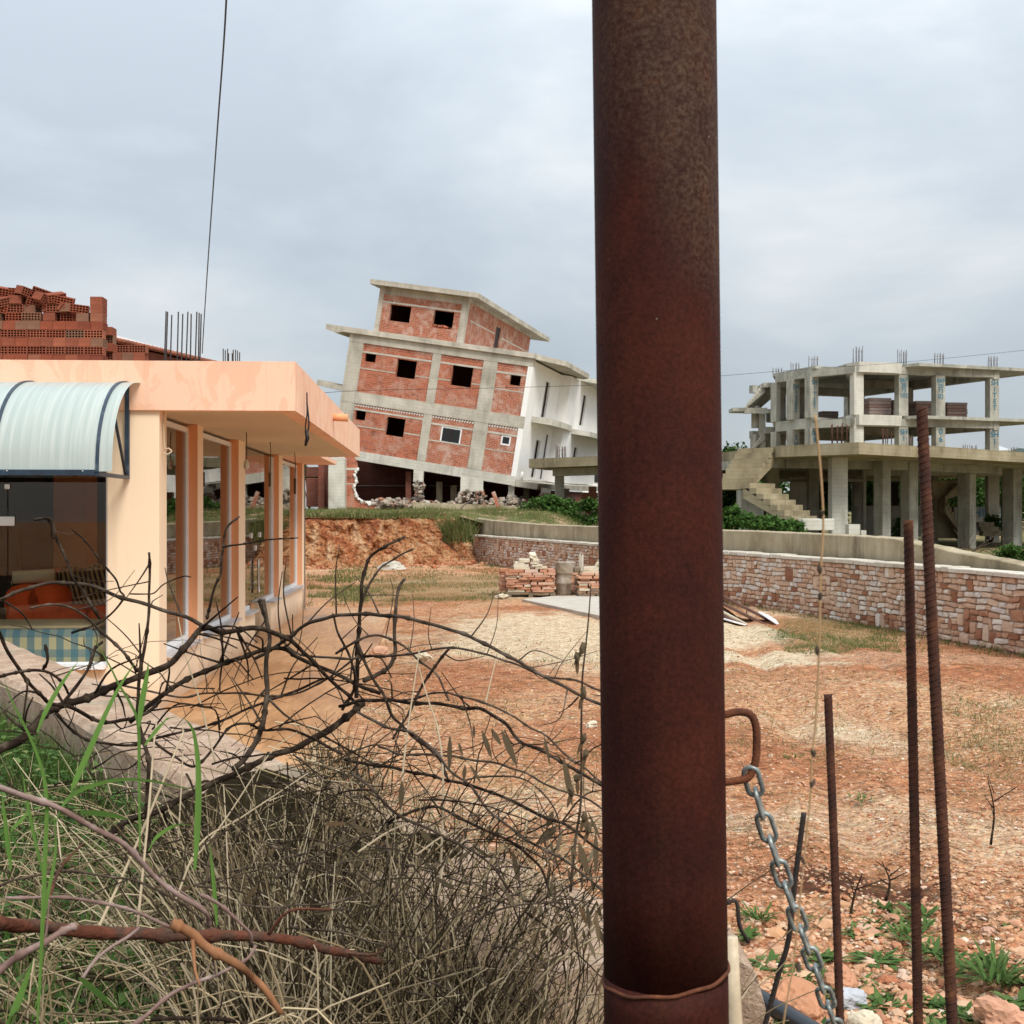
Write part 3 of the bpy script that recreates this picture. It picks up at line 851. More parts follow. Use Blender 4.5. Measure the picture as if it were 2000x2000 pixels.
# coping stones
s = wall_s0
k = 0
while s < WLEN - .1:
    w = rs.uniform(.20, .62)
    e_ = min(s + w, WLEN)
    m1 = MB()
    p0, t0, n0 = wpt(s + .008); p1, t1, n1 = wpt(e_ - .008)
    o1, o2 = rs.uniform(.05, .075), rs.uniform(.05, .075)
    zz = WH + rs.uniform(-.004, .006); th = rs.uniform(.062, .08)
    c = .012
    def quad(p, n_, o_):
        return [p + n_ * o_, p + n_ * (o_ - c), p - n_ * .31]
    A, B = quad(p0, n0, o1), quad(p1, n1, o2)
    vv = [Vector((q.x, q.y, z)) for q, z in ((A[0], zz), (B[0], zz), (B[0], zz + th - c), (A[0], zz + th - c), (A[1], zz + th), (B[1], zz + th + rs.uniform(-.006, .006)), (B[2], zz + th), (A[2], zz + th), (A[2], zz), (B[2], zz))]
    m1.add(vv, [(0, 1, 2, 3), (3, 2, 5, 4), (4, 5, 6, 7), (7, 6, 9, 8), (0, 8, 9, 1), (0, 3, 4, 7, 8), (1, 9, 6, 5, 2)])
    m1.build('coping_stone', M['coping'], sw)
    s = e_; k += 1

# low concrete wall behind it
mb = MB()
N = 160
for i in range(N + 1):
    s = 2.5 + (WLEN - 2.5 + 1.9) * i / N
    if s <= WLEN: p, t_, n_ = wpt(s)
    else:
        p, t_, n_ = wpt(WLEN); p = p + t_ * (s - WLEN)
    px = 1000 + F * p.x / p.y
    z1 = cw_top(px) + .012 * noise.noise(Vector((s * 3, 0, 0)))
    off = .42
    a, b = p - n_ * off, p - n_ * (off + .26)
    mb.v += [(a.x, a.y, -.1), (a.x, a.y, z1 - .015), (a.x - n_.x * .02, a.y - n_.y * .02, z1), (b.x, b.y, z1 + .01), (b.x, b.y, -.1)]
for i in range(N):
    for k in range(5):
        l = (k + 1) % 5
        mb.f.append((i * 5 + k, i * 5 + l, i * 5 + 5 + l, i * 5 + 5 + k))
mb.f += [(4, 3, 2, 1, 0), tuple(N * 5 + k for k in range(5))]
mb.m = [0] * len(mb.f); mb.sm = [False] * len(mb.f)
tag(mb.build('concrete_wall', M['concrete_low']), 'stained low concrete wall that runs directly behind the stone wall', 'wall')
# ------------------------------------------------------------------ peach shop building
SD0 = 12.56
SO = Vector((-2.745 - .057 * SD0, SD0, 0))       # near right corner of its walls
SA = math.atan(.057)
SM = Matrix.Translation(SO) @ Matrix.Rotation(SA, 4, 'Z')
shop = thing('shop_building', 'peach one-storey shop with a flat overhanging roof and tall windows', 'building', M=SM)
def sy(px): return (6862.0 / (857.5 - px) - SD0)       # side-wall depth (local y) for a pixel column
def part(mb, name, m_, parent=None): return mb.build(name, M[m_] if isinstance(m_, str) else m_, parent or shop, world=False)
ZS, ZP = 2.97, 3.45
LEFT, BACK = -6.5, 13.75
b = MB()
b.box(-.50, 0, 0, .34, 0, ZS - .002)                        # corner pier, front
part(b, 'corner_pier', 'peach')
part(MB().box(LEFT, -4.4, 0, .3, 0, ZS - .002), 'front_wall', 'peach')
part(MB().box(-4.4, -.50, 0, .25, 0, .44), 'front_sill_wall', 'peach')
part(MB().box(-4.4, -.50, .02, .25, 2.62, ZS - .002), 'front_lintel', 'peach')
yw = [(.34, 2.01), (2.34, 5.0), (5.58, 9.4), (9.94, 13.14)]
for y0, y1 in ((2.01, 2.34), (5.0, 5.58), (9.4, 9.94), (13.14, 13.75)):
    part(MB().box(-.32, 0, y0, y1, 0, ZS - .002), 'pier', 'orange' if False else 'peach')
    # the near cheek of each pier takes a stronger orange than its other faces
    part(MB().box(-.30, -.004, y0 - .006, y0, 0.53 if y0 != 13.14 else .53, ZS - .004), 'pier_cheek', 'orange')
DY0, DY1 = 6.58, 8.34
def sidewin(y0, y1):
    part(MB().box(-.28, -.003, y0, y1, 0, .50), 'sill_wall', 'peach')
    part(MB().box(-.22, .05, y0 + .003, y1 - .012, .50, .53), 'window_sill', 'sill')
    w = MB()
    f = .055
    w.box(-.16, -.10, y0 + .001, y0 + f, .53, 2.93); w.box(-.16, -.10, y1 - f - .008, y1 - .008, .53, 2.93)
    w.box(-.16, -.10, y0 + f, y1 - f - .008, .53, .53 + f); w.box(-.16, -.10, y0 + f, y1 - f - .008, 2.93 - f, 2.93)
    fr = part(w, 'window_frame', 'white_frame')
    part(MB().box(-.135, -.125, y0 + f, y1 - f - .008, .53 + f, 2.93 - f), 'pane', 'glass', fr)
sidewin(*yw[0]); sidewin(*yw[1]); sidewin(*yw[3])
# door bay: two short sills, fixed glass, and a frameless glass door with a loop handle
for y0, y1 in ((5.58, DY0), (DY1, 9.4)):
    part(MB().box(-.28, -.003, y0, y1, 0, .50), 'sill_wall', 'peach')
    part(MB().box(-.22, .06, y0 + .003, y1 - .012, .50, .53), 'window_sill', 'sill')
    part(MB().box(-.17, -.08, y0 + .01, y1 - .02, .532, .59), 'glazing_channel', 'white_frame')
part(MB().box(-.16, -.09, 9.33, 9.391, .53, 2.93), 'window_frame', 'white_frame')
part(MB().box(-.135, -.125, 5.59, DY0 + .35, .592, 2.93), 'pane', 'glass')
part(MB().box(-.135, -.125, DY1 - .35, 9.33, .592, 2.93), 'pane', 'glass')
door = part(MB().box(-.137, -.126, DY0 + .36, DY1 - .36, .04, 2.93), 'door', 'glass')
h = MB()
for sx in (-.075, -.185):
    h.tube(catmull([(sx, 7.40, .82), (sx, 7.40, .78), (sx, 7.46, .72), (sx, 7.52, .78), (sx, 7.52, 1.18), (sx, 7.46, 1.24), (sx, 7.40, 1.18), (sx, 7.40, .80)], 4), .014, 8)
for z in (.86, 1.12): h.tube([(-.075, 7.52, z), (-.185, 7.52, z)], .008, 6)
part(h, 'handle', 'steel_bright', door)
for y, z in ((7.0, 1.62), (7.95, 1.62), (7.45, 1.42)):
    part(MB().cbox(-.15, -.105, y - .03, y + .03, z - .04, z + .04, .006), 'patch_fitting', 'white_frame', door)
# roof with deep parapet overhang on the yard side
PX0, PX1, PY0, PY1 = LEFT, 1.33, -.04, 10.15
part(MB().box(PX0, PX1 - .003, PY0 + .003, PY1 - .003, ZS, ZS + .14), 'soffit_slab', 'soffit')
part(MB().box(PX0, PX1, PY0 - .002, PY0 + .16, ZS - .004, ZP), 'parapet', 'peach_parapet')
part(MB().box(PX1 - .16, PX1 + .002, PY0 + .16, PY1, ZS - .004, ZP - .002), 'parapet', 'peach_parapet')
part(MB().box(PX0, PX1 - .16, PY1 - .16, PY1 + .002, ZS - .004, ZP - .002), 'parapet', 'peach_parapet')
part(MB().box(PX0, PX1 - .161, PY0 + .161, PY1 - .161, ZS + .14, ZS + .33), 'roof_slab', 'concrete_pale')
part(MB().box(LEFT, .62, PY1 + .004, BACK + .25, ZS, ZS + .075), 'rear_eave', 'peach_parapet')
part(MB().box(LEFT, -.05, PY1 + .006, BACK, ZS + .076, ZS + .33), 'rear_roof', 'concrete_pale')
part(MB().tube([(PX1 - .05, 4.4, 3.24), (PX1 + .20, 4.4, 3.23)], .05, 14), 'drain_spout', 'orange')
# other walls and the room
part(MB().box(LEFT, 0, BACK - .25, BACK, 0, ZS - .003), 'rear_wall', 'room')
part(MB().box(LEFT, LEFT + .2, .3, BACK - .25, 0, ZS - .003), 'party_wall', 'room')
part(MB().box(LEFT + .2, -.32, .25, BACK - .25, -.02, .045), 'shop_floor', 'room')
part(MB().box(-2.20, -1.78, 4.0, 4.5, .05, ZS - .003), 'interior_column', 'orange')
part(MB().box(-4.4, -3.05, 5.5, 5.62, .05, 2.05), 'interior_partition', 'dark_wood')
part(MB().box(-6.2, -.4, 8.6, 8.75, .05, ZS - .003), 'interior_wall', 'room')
# front shop window
fw = MB()
fw.box(-.54, -.501, .10, .17, .44, 2.62); fw.box(-4.4, -.54, .10, .17, .44, .49); fw.box(-4.4, -.54, .10, .17, 2.57, 2.62)
fr = part(fw, 'window_frame', 'white_frame')
part(MB().box(-1.495, -.54, .13, .14, .49, 2.57), 'pane', 'glass_clear', fr)
part(MB().box(-4.4, -1.505, .13, .14, .49, 2.57), 'pane', 'glass_clear', fr)
part(MB().box(-4.4, -.51, -.10, .099, .44, .475), 'window_sill', 'white_frame')
for (x, z, w, hh) in ((-1.5, 2.22, .024, .024), (-1.56, 1.88, .13, .045)):
    part(MB().cbox(x - w, x + w, .10, .128, z - hh, z + hh, .006), 'patch_fitting', 'white_frame', fr)
# curved polycarbonate awning
aw = part(MB().box(-4.2, -.29, -.035, -.022, 3.19, 3.25), 'awning', 'blue_steel')
def arc(x, k=1.0, n=14, o=0.0):
    out = []
    for i in range(n + 1):
        a = i / n * math.pi / 2
        out.append(Vector((x, -.04 - (1.10 + o) * math.sin(a) * k, 2.33 + (.90 + o) * math.cos(a) ** .9)))
    return out
m1 = MB()
xs_ = [-4.25 + (4.25 - .17) * i / 40 for i in range(41)]
for x in xs_: m1.v += [tuple(p) for p in arc(x)]
for i in range(40):
    for j in range(14): m1.f.append((i * 15 + j, i * 15 + j + 1, i * 15 + 16 + j, i * 15 + 15 + j))
m1.m = [0] * len(m1.f); m1.sm = [True] * len(m1.f)
part(m1, 'polycarbonate_sheet', 'polycarb', aw)
for x in (-.30, -1.20, -2.10, -3.0, -3.9):
    m1 = MB(); pp = arc(x, 1, 14, .012); qq = arc(x, 1, 14, -.02)
    for a in range(15):
        for q in (pp, qq):
            m1.v += [(x - .015, q[a].y, q[a].z), (x + .015, q[a].y, q[a].z)]
    for a in range(14):
        o_ = a * 4
        m1.f += [(o_, o_ + 4, o_ + 5, o_ + 1), (o_ + 2, o_ + 3, o_ + 7, o_ + 6), (o_, o_ + 2, o_ + 6, o_ + 4), (o_ + 1, o_ + 5, o_ + 7, o_ + 3)]
    m1.m = [0] * len(m1.f); m1.sm = [False] * len(m1.f)
    part(m1, 'rib', 'blue_steel', aw)
for x in (-.30, -3.9):
    m1 = MB(); m1.box(x - .02, x + .02, -.06, -.02, 2.29, 3.20); m1.box(x - .02, x + .02, -1.14, -.06, 2.29, 2.325)
    m1.tube([(x, -.62, 2.98), (x, -.10, 2.32)], .016, 6)
    part(m1, 'side_bracket', 'blue_steel', aw)
part(MB().box(-4.25, -.32, -1.165, -1.125, 2.295, 2.345), 'front_rail', 'blue_steel', aw)
for x in (-.42, -1.33, -1.08, -2.2):
    part(MB().lathe([(.008, 0), (.006, .006)], (x, -1.166, 2.33), 8), 'screw', 'white_frame', aw)
# cables and bulbs hanging from the soffit
def wire(pts, r_, name='hanging_wire', m_='cable'): return part(MB().tube(catmull(pts, 4), r_, 5), name, m_)
wire([(.34, 3.4, ZS), (.345, 3.4, 2.75), (.34, 3.4, 2.62)], .006, m_='dry_leaf')
o = part(MB().lathe([(.012, 0), (.035, .03), (.03, .09), (.014, .13)], (.34, 3.4, 2.5), 10), 'bulb', 'cream_fabric')
wire([(.35, 5.6, ZS), (.355, 5.6, 2.7), (.34, 5.61, 2.52)], .006, m_='dry_leaf')
part(MB().tube([(.34, 5.61, 2.54), (.34, 5.61, 2.34)], .02, 6), 'wire_end', 'dry_leaf')
wire([(.36, 8.6, ZS), (.37, 8.6, 2.7), (.36, 8.61, 2.52)], .007, m_='dry_leaf')
part(MB().tube([(.36, 8.61, 2.54), (.36, 8.61, 2.28)], .022, 6), 'wire_end', 'dry_leaf')
wire([(1.36, .75, 3.22), (1.365, .72, 3.0), (1.35, .71, 2.86), (1.36, .7, 2.72)], .008)
wire([(1.36, .75, 3.12), (1.385, .72, 2.9), (1.37, .71, 2.8), (1.35, .7, 2.70)], .009)
part(MB().tube([(1.36, .7, 2.82), (1.372, .7, 2.74), (1.35, .7, 2.66)], [.018, .022, .012], 6), 'wire_end', 'cable')
wire([(.02, .1, 2.98), (.03, .1, 2.62), (.07, .09, 2.60), (.10, .09, 2.57), (.06, .08, 2.54), (.01, .09, 2.55)], .008, 'cable_loop', 'cream_pipe')
# starter bars cast into the roof
RB1 = [(324.5, 608), (327.5, 609), (335.5, 615), (348.5, 609), (357, 613), (367, 609), (373.5, 613), (384.5, 609), (389, 611), (393, 613)]
for px, py in RB1:
    y = 15.4 + rng.uniform(-.25, .25)
    t0 = at(px, py, y); b0 = t0.copy(); b0.z = 3.28; b0.x += rng.uniform(-.02, .005) - .02
    MB().tube([b0, t0], .0085, 6).build('rebar', M['rebar_dark'], shop)
for px, py in [(436, 681), (440, 684), (444.5, 681), (446.5, 690), (453.5, 690), (455.5, 683), (460, 683), (464, 685), (468, 688)]:
    y = 20.6 + rng.uniform(-.2, .2)
    t0 = at(px, py, y); b0 = t0.copy(); b0.z = 3.28
    MB().tube([b0, t0], .009, 6).build('rebar', M['rebar_dark'], shop)
# the paved strip round the shop
def wet():
    t = NT('ochre_screed')
    n1 = t.noise(.7, 6, .6, t.vec((1, .5, 1)), .6)
    c = t.ramp(n1, [(.3, (.27, .13, .055)), (.45, (.40, .205, .09)), (.58, (.46, .26, .125)), (.72, (.42, .33, .24))])
    c = t.mix(.6, c, t.ramp(t.noise(6, 6, .7, t.vec((2.2, .35, 1), (0, 0, .06))), [(.32, (.30, .30, .30)), (.68, (.70, .70, .70))]), 'OVERLAY')
    c = t.mix(.35, c, t.ramp(t.noise(25, 4, .7), [(.3, (.34, .34, .34)), (.7, (.66, .66, .66))]), 'OVERLAY')
    return t.color(c, t.ramp(n1, [(.35, .28), (.65, .7)]), .4)
M['screed'] = wet()
struct(MB().prism([(-8.5, 9.2), (-1.32, 9.2), (-1.42, 10.6), (-1.78, 16), (-2.36, 24.6), (-2.40, 26.4), (-9, 26.9)], -.15, .018).build('pavement', M['screed']), 'ochre screed walk along the shop')

# ------------------------------------------------------------------ furniture behind the shop window
def srot(mb): return mb
bed = thing('daybed', 'blue and cream checked daybed just behind the shop window', 'sofa', M=SM)
part(MB().cbox(-3.3, -.70, .42, 1.25, .05, .30, .03), 'base', 'cream_fabric', bed)
part(MB().cbox(-3.3, -.66, .27, 1.22, .30, .80, .05), 'mattress', 'plaid', bed)
part(MB().cbox(-3.25, -.68, .30, 1.20, .802, .83, .012), 'top_cover', 'cream_fabric', bed)
part(MB().tube([(-.62, .30, .62), (-.62, 1.24, .62)], .085, 12), 'arm_roll', 'cream_fabric', bed)
sofa = thing('sofa', 'orange-red sofa with striped cushions inside the shop', 'sofa', M=SM)
for x0, x1 in ((-1.95, -1.2), (-1.18, -.4)):
    part(MB().cbox(x0, x1, 1.75, 2.7, .30, .92, .07), 'seat', 'orange_fabric', sofa)
part(MB().cbox(-1.95, -.4, 2.72, 3.0, .30, 1.30, .08), 'backrest', 'orange_fabric', sofa)
for k in range(2):
    mb = MB(); x0 = -1.98 + k * .26
    mb.tube([(x0 + .1, 1.72, .98), (x0 + .1, 2.7, .98)], .19, 14); mb.cbox(x0 - .07, x0 + .27, 1.70, 2.72, .30, .97, .05)
    part(mb, 'arm', 'orange_fabric', sofa)
part(MB().tube([(-2.02, 1.9, 1.24), (-1.58, 1.95, 1.26)], .075, 12), 'bolster', 'cream_fabric', sofa)
part(MB().tube([(-1.85, 1.66, .48), (-1.4, 1.66, .48)], .11, 12), 'foot_roll', 'cream_fabric', sofa)
for x, a in ((-1.35, .12), (-.75, -.15), (-1.05, .3)):
    Mx = Matrix.Translation((x, 2.25, 1.10)) @ Matrix.Rotation(a, 4, 'Y') @ Matrix.Rotation(-.4, 4, 'X')
    part(MB().cbox(-.33, .33, -.09, .09, -.24, .24, .085, M=Mx), 'cushion', 'stripe', sofa)
cab = thing('cabinet', 'dark brown tall wardrobe at the back of the shop room', 'wardrobe', M=SM)
part(MB().cbox(-4.3, -2.35, 3.2, 3.8, .05, 2.02, .02), 'carcass', 'dark_wood', cab)
for x in (-3.90, -3.39, -2.88):
    d_ = part(MB().cbox(x, x + .49, 3.17, 3.198, .10, 1.97, .01), 'door', 'dark_wood', cab)
    part(MB().tube([(x + .43, 3.15, 1.0), (x + .43, 3.15, 1.2)], .01, 6), 'handle', 'steel_bright', d_)

# ------------------------------------------------------------------ hollow bricks stacked on the roof
BL, BD, BH = .27, .177, .12
def hollow_mesh():
    m1 = MB()
    nx_, nz_ = 6, 3
    def grid_face(y, back):
        gx = [-BL / 2]; gz = [0]
        rib = .011
        cw = (BL - rib * (nx_ + 1)) / nx_; chh = (BH - rib * (nz_ + 1)) / nz_
        for i in range(nx_): gx += [gx[-1] + rib, gx[-1] + rib + cw]
        gx.append(BL / 2)
        for i in range(nz_): gz += [gz[-1] + rib, gz[-1] + rib + chh]
        gz.append(BH)
        dy = .07 if not back else -.07
        for i in range(len(gx) - 1):
            for j in range(len(gz) - 1):
                x0, x1, z0, z1 = gx[i], gx[i + 1], gz[j], gz[j + 1]
                q = [(x0, y, z0), (x1, y, z0), (x1, y, z1), (x0, y, z1)]
                if i % 2 and j % 2:
                    r2 = [(a, b + dy, c) for a, b, c in q]
                    m1.add(q + r2, [(0, 4, 5, 1), (1, 5, 6, 2), (2, 6, 7, 3), (3, 7, 4, 0), (4, 7, 6, 5)] if back else [(0, 1, 5, 4), (1, 2, 6, 5), (2, 3, 7, 6), (3, 0, 4, 7), (4, 5, 6, 7)])
                else:
                    m1.add(q, [(3, 2, 1, 0)] if back else [(0, 1, 2, 3)])
    grid_face(-BD / 2, False); grid_face(BD / 2, True)
    x, y = BL / 2, BD / 2
    m1.add([(-x, -y, 0), (x, -y, 0), (x, y, 0), (-x, y, 0), (-x, -y, BH), (x, -y, BH), (x, y, BH), (-x, y, BH)], [(0, 3, 2, 1), (4, 5, 6, 7), (0, 4, 7, 3), (1, 2, 6, 5)])
    me = bpy.data.meshes.new('hollow_brick'); me.from_pydata(m1.v, [], m1.f); me.materials.append(M['hollow']); me.update()
    return me
HB = hollow_mesh()
def hbrick(root, x, y, z, rz=0, rx=0, ry=0):
    o = bpy.data.objects.new('brick', HB); col.objects.link(o); o.parent = root
    o.matrix_basis = Matrix.Translation((x, y, z)) @ Matrix.Rotation(rz, 4, 'Z') @ Matrix.Rotation(ry, 4, 'Y') @ Matrix.Rotation(rx, 4, 'X')
    return o
SR = at(201, 712, 18.7)
st = thing('brick_stack', 'tall stack of red hollow bricks with a jumbled top on the shop roof', 'bricks', (SR.x, 18.7, 3.30), SA)
rb = random.Random(3)
NR = 12
for r_ in range(NR):
    z = r_ * .122
    if r_ % 2 == 0:
        for dpt in range(2):
            for k in range(8):
                hbrick(st, -BL / 2 - k * (BL + .004) + rb.uniform(-.004, .004), BD / 2 + dpt * .60 + rb.uniform(-.008, .008), z, rb.choice((0, math.pi)))
    else:
        for dpt in range(2):
            for k in range(12):
                hbrick(st, -BD / 2 - k * (BD + .003) + rb.uniform(-.003, .003), BL / 2 + dpt * .52 + rb.uniform(-.008, .008), z, math.pi / 2)
# stepped right end: a taller pile of two turned bricks, and the jumble on top
zt = NR * .122
for k in range(3): hbrick(st, -.10, .15, zt - .122 * 0 + k * .122, math.pi / 2 + rb.uniform(-.05, .05))
for k in range(1): hbrick(st, -.30, .15, zt + k * .122, math.pi / 2)
for (x, z, a, t_, u) in [(-.52, 0, .1, 0, 0), (-.50, .125, .35, 0, .5), (-.78, 0, 1.5, 0, 0), (-.80, .122, 1.3, .1, .15), (-.80, .25, .25, .25, .1), (-1.05, 0, .05, 0, 0), (-1.08, .122, 1.5, 0, 0),
                         (-1.05, .25, .5, .4, .2), (-1.30, 0, .2, 0, 0), (-1.31, .122, .05, 0, 0), (-1.28, .25, 1.6, 0, 0), (-1.27, .372, .1, .1, .05), (-1.55, 0, 1.4, 0, 0), (-1.54, .122, .2, 0, .2),
                         (-.38, .122, .2, 0, .1), (-.36, .02, .1, 0, 0), (-.60, .25, .15, .2, .2), (-.55, .14, 1.45, 0, 0), (-.72, .30, .6, .3, -.2), (-.70, .13, .1, 0, 0), (-1.15, .37, .9, .2, .2), (-1.42, .37, .4, .3, .1), (-1.60, .25, .2, .1, .1),
                         (-1.78, 0, .1, 0, 0), (-1.75, .13, .4, .2, .3), (-2.0, 0, 0, 0, 0), (-.62, .16, .9, .5, .3), (-.92, .26, 1.2, .3, .4), (-1.44, .24, .7, .3, -.3), (-.95, .37, .3, .2, .3)]:
    hbrick(st, x, .16 + rb.uniform(-.05, .1), zt + z + .01, a, t_, u)
SR2 = at(285, 712, 20.4)
st2 = thing('brick_stack', 'low remainder of hollow bricks beside the tall stack on the roof', 'bricks', (SR2.x, 20.4, 3.30), SA)
for r_ in range(11):
    for k in range(3 if r_ < 10 else 2):
        if r_ % 2 == 0: hbrick(st2, -BL / 2 - k * .274, BD / 2, r_ * .122, 0)
        else: hbrick(st2, -BD / 2 - k * .18 - .02, BL / 2, r_ * .122, math.pi / 2)

# ------------------------------------------------------------------ tiled house behind the shop
th = thing('tiled_house', 'house with brick darkened as in shade and a sloping clay tile roof behind the shop', 'building', (at(330, 700, 30).x, 30, 0))
pa, pb = at(205, 654, 30), at(470, 716, 30)
part2 = lambda mb, name, m_, parent: mb.build(name, M[m_], parent)
mb = MB(); mb.v = [(pa.x, 30.2, 0), (pb.x, 30.2, 0), (pb.x, 30.2, pb.z - .14), (pa.x, 30.2, pa.z - .14), (pa.x, 36, 0), (pb.x, 36, 0), (pb.x, 36, pb.z - .14), (pa.x, 36, pa.z - .14)]
mb.f = [(0, 1, 2, 3), (5, 4, 7, 6), (4, 0, 3, 7), (1, 5, 6, 2), (3, 2, 6, 7)]; mb.m = [0] * 5; mb.sm = [False] * 5
part2(mb, 'wall', 'brickwork_dark', th)  # shade on this wall is put into the darker brick colour
mb = MB(); mb.v = [(pa.x - .2, 29.9, pa.z - .08), (pb.x + .2, 29.9, pb.z - .1), (pb.x + .2, 29.9, pb.z - .03), (pa.x - .2, 29.9, pa.z - .01), (pa.x - .2, 36.2, pa.z - .08), (pb.x + .2, 36.2, pb.z - .1), (pb.x + .2, 36.2, pb.z - .03), (pa.x - .2, 36.2, pa.z - .01)]
mb.f = [(0, 1, 2, 3), (5, 4, 7, 6), (4, 0, 3, 7), (1, 5, 6, 2), (3, 2, 6, 7), (1, 0, 4, 5)]; mb.m = [0] * 6; mb.sm = [False] * 6
rf = part2(mb, 'roof', 'roof_tile', th)
for k in range(34):
    p = pa.lerp(pb, (k + .3) / 34)
    MB().tube([(p.x, 29.82, p.z - .055), (p.x, 30.6, p.z - .045)], .052, 8).build('roof_tile', M['roof_tile'], rf)
mb = MB()
for k in range(2):
    y = 30.3 + k * .05
    for s_ in (0, .15, .45, .65): p = pa.lerp(pb, s_); mb.v += [(p.x, y, p.z - .03), (p.x, y, p.z + .075 * (1 - s_ / .68))]
mb.f = [(0, 2, 3, 1), (2, 4, 5, 3), (4, 6, 7, 5), (8, 9, 11, 10), (10, 11, 13, 12), (12, 13, 15, 14), (1, 3, 11, 9), (3, 5, 13, 11), (5, 7, 15, 13)]
mb.m = [0] * 9; mb.sm = [False] * 9
part2(mb, 'ridge_flashing', 'white_sheet', th)
# overhead cable above the shop
tag(MB().tube(catmull([at(452, -420, 5.2), at(442, 0, 7.6), at(424, 260, 10), at(409, 470, 12.6), at(399, 620, 15.2), at(395, 690, 16.0)], 8), [.006] * 41, 6).build('overhead_cable', M['cable']), 'black cable rising steeply from the bars on the shop roof', 'cable')
# ------------------------------------------------------------------ the leaning house
yaw, pit, rol = .2219, .014, .162
ey_ = Vector((math.sin(yaw) * math.cos(pit), math.cos(yaw) * math.cos(pit), math.sin(pit)))
r0 = Vector((math.cos(yaw), -math.sin(yaw), 0)); u0 = r0.cross(ey_)
ex_ = r0 * math.cos(rol) - u0 * math.sin(rol); ez_ = r0 * math.sin(rol) + u0 * math.cos(rol)
HM = Matrix(((ex_.x, ey_.x, ez_.x, -8.756), (ex_.y, ey_.y, ez_.y, 62.275), (ex_.z, ey_.z, ez_.z, 2.814 + EYE), (0, 0, 0, 1)))
house = thing('leaning_house', 'three-storey brick and concrete house tilted over on its crushed ground floor', 'house', M=HM)
def hp(mb, name, m_, parent=None): return mb.build(name, M[m_], parent or house, world=False)
W = 9.22
def rects(a0, a1, z0, z1, holes):
    xs_ = sorted({a0, a1, *[h[0] for h in holes], *[h[1] for h in holes]}); zs_ = sorted({z0, z1, *[h[2] for h in holes], *[h[3] for h in holes]})
    out = []
    for i in range(len(xs_) - 1):
        run = None
        for j in range(len(zs_) - 1):
            cx, cz = (xs_[i] + xs_[i + 1]) / 2, (zs_[j] + zs_[j + 1]) / 2
            if any(h[0] < cx < h[1] and h[2] < cz < h[3] for h in holes):
                if run: out.append(run); run = None
            else:
                run = [xs_[i], xs_[i + 1], run[2] if run else zs_[j], zs_[j + 1]]
        if run: out.append(run)
    return out
def panel(name, x0, x1, z0, z1, holes, m_, y0=.05, y1=.25):
    mb = MB()
    for a, b_, c, d_ in rects(x0, x1, z0, z1, holes): mb.box(a, b_, y0, y1, c, d_)
    return hp(mb, name, m_)
def panelx(name, y0, y1, z0, z1, holes, m_, x0, x1):
    mb = MB()
    for a, b_, c, d_ in rects(y0, y1, z0, z1, holes): mb.box(x0, x1, a, b_, c, d_)
    return hp(mb, name, m_)
UPW = {'A': [(.9, 1.45, 4.79, 5.19), (2.56, 3.54, 4.27, 5.13)], 'B': [(5.33, 6.35, 4.26, 5.21)], 'C': [(8.19, 8.71, 4.67, 5.15)]}
LOW = {'A': [(.85, 1.37, 1.95, 2.40), (2.48, 3.41, 1.44, 2.31)], 'B': [(5.24, 6.26, 1.49, 2.27)], 'C': [(8.21, 8.68, 1.82, 2.28)]}
BAY = {'A': (.75, 4.27), 'B': (4.70, 6.80), 'C': (7.50, W - .02)}
for lev, win, z0, z1 in (('u', UPW, 3.28, 5.64), ('l', LOW, .45, 2.72)):
    for k, (x0, x1) in BAY.items():
        m_ = 'brickwork_pale' if (k == 'C' or (k == 'B' and lev == 'l')) else 'brickwork'
        if k == 'C' and lev == 'u': m_ = 'brickwork_pale'
        panel('brick_panel', x0, x1, z0, z1, win[k], m_)
        # concrete lintel band and thin mid band, broken by the windows
        zl = max(h[3] for h in win[k])
        hp(MB().box(x0, x1, .035, .049, zl, zl + .085), 'lintel', 'concrete_pale')
        zm = zl - .78
        for a, b_, c, d_ in rects(x0, x1, zm, zm + .06, [(max(x0, h[0] - .02), h[1] + .02, zm, zm + .06) for h in win[k] if h[2] < zm]):
            hp(MB().box(a, b_, .04, .0495, c, d_), 'mortar_band', 'concrete')
        # the slanted closing course under the beam: bricks set on edge in white mortar
        mb = MB(); n_ = int((x1 - x0) / .13)
        for q in range(n_):
            Mx = Matrix.Translation((x0 + (q + .5) * (x1 - x0) / n_, .03, z1 - .075)) @ Matrix.Rotation(.6, 4, 'Y')
            mb.box(-.032, .032, 0, .019, -.06, .06, M=Mx)
        o = hp(mb, 'slanted_course', 'plaster_broken' if lev == 'l' else 'brickwork_pale'); o['kind'] = 'stuff'
        for h in win[k]:
            d_ = MB(); d_.box(h[0], h[1], .12, .14, h[2], h[3])
for x0, x1 in ((0, .75), (4.27, 4.70), (6.80, 7.50)):
    hp(MB().cbox(x0, x1, 0, .42, .45, 2.72, .012), 'column', 'concrete')
    hp(MB().cbox(x0, x1, 0, .42, 3.28, 5.64, .012), 'column', 'concrete')
hp(MB().box(0, W - .003, -.012, .4, 2.72, 3.28), 'beam', 'concrete')
hp(MB().box(0, W - .003, -.012, .4, 5.64, 6.04), 'beam', 'concrete')
hp(MB().box(.0, W - .003, -.012, .4, 0, .45), 'beam', 'concrete_pale')
hp(MB().slabv([(-1.22, 6.05), (-.7, 5.93), (-.3, 6.04), (W + .1, 6.04), (W + .1, 6.27), (-1.25, 6.30)], -.16, 19.4), 'roof_slab', 'concrete')
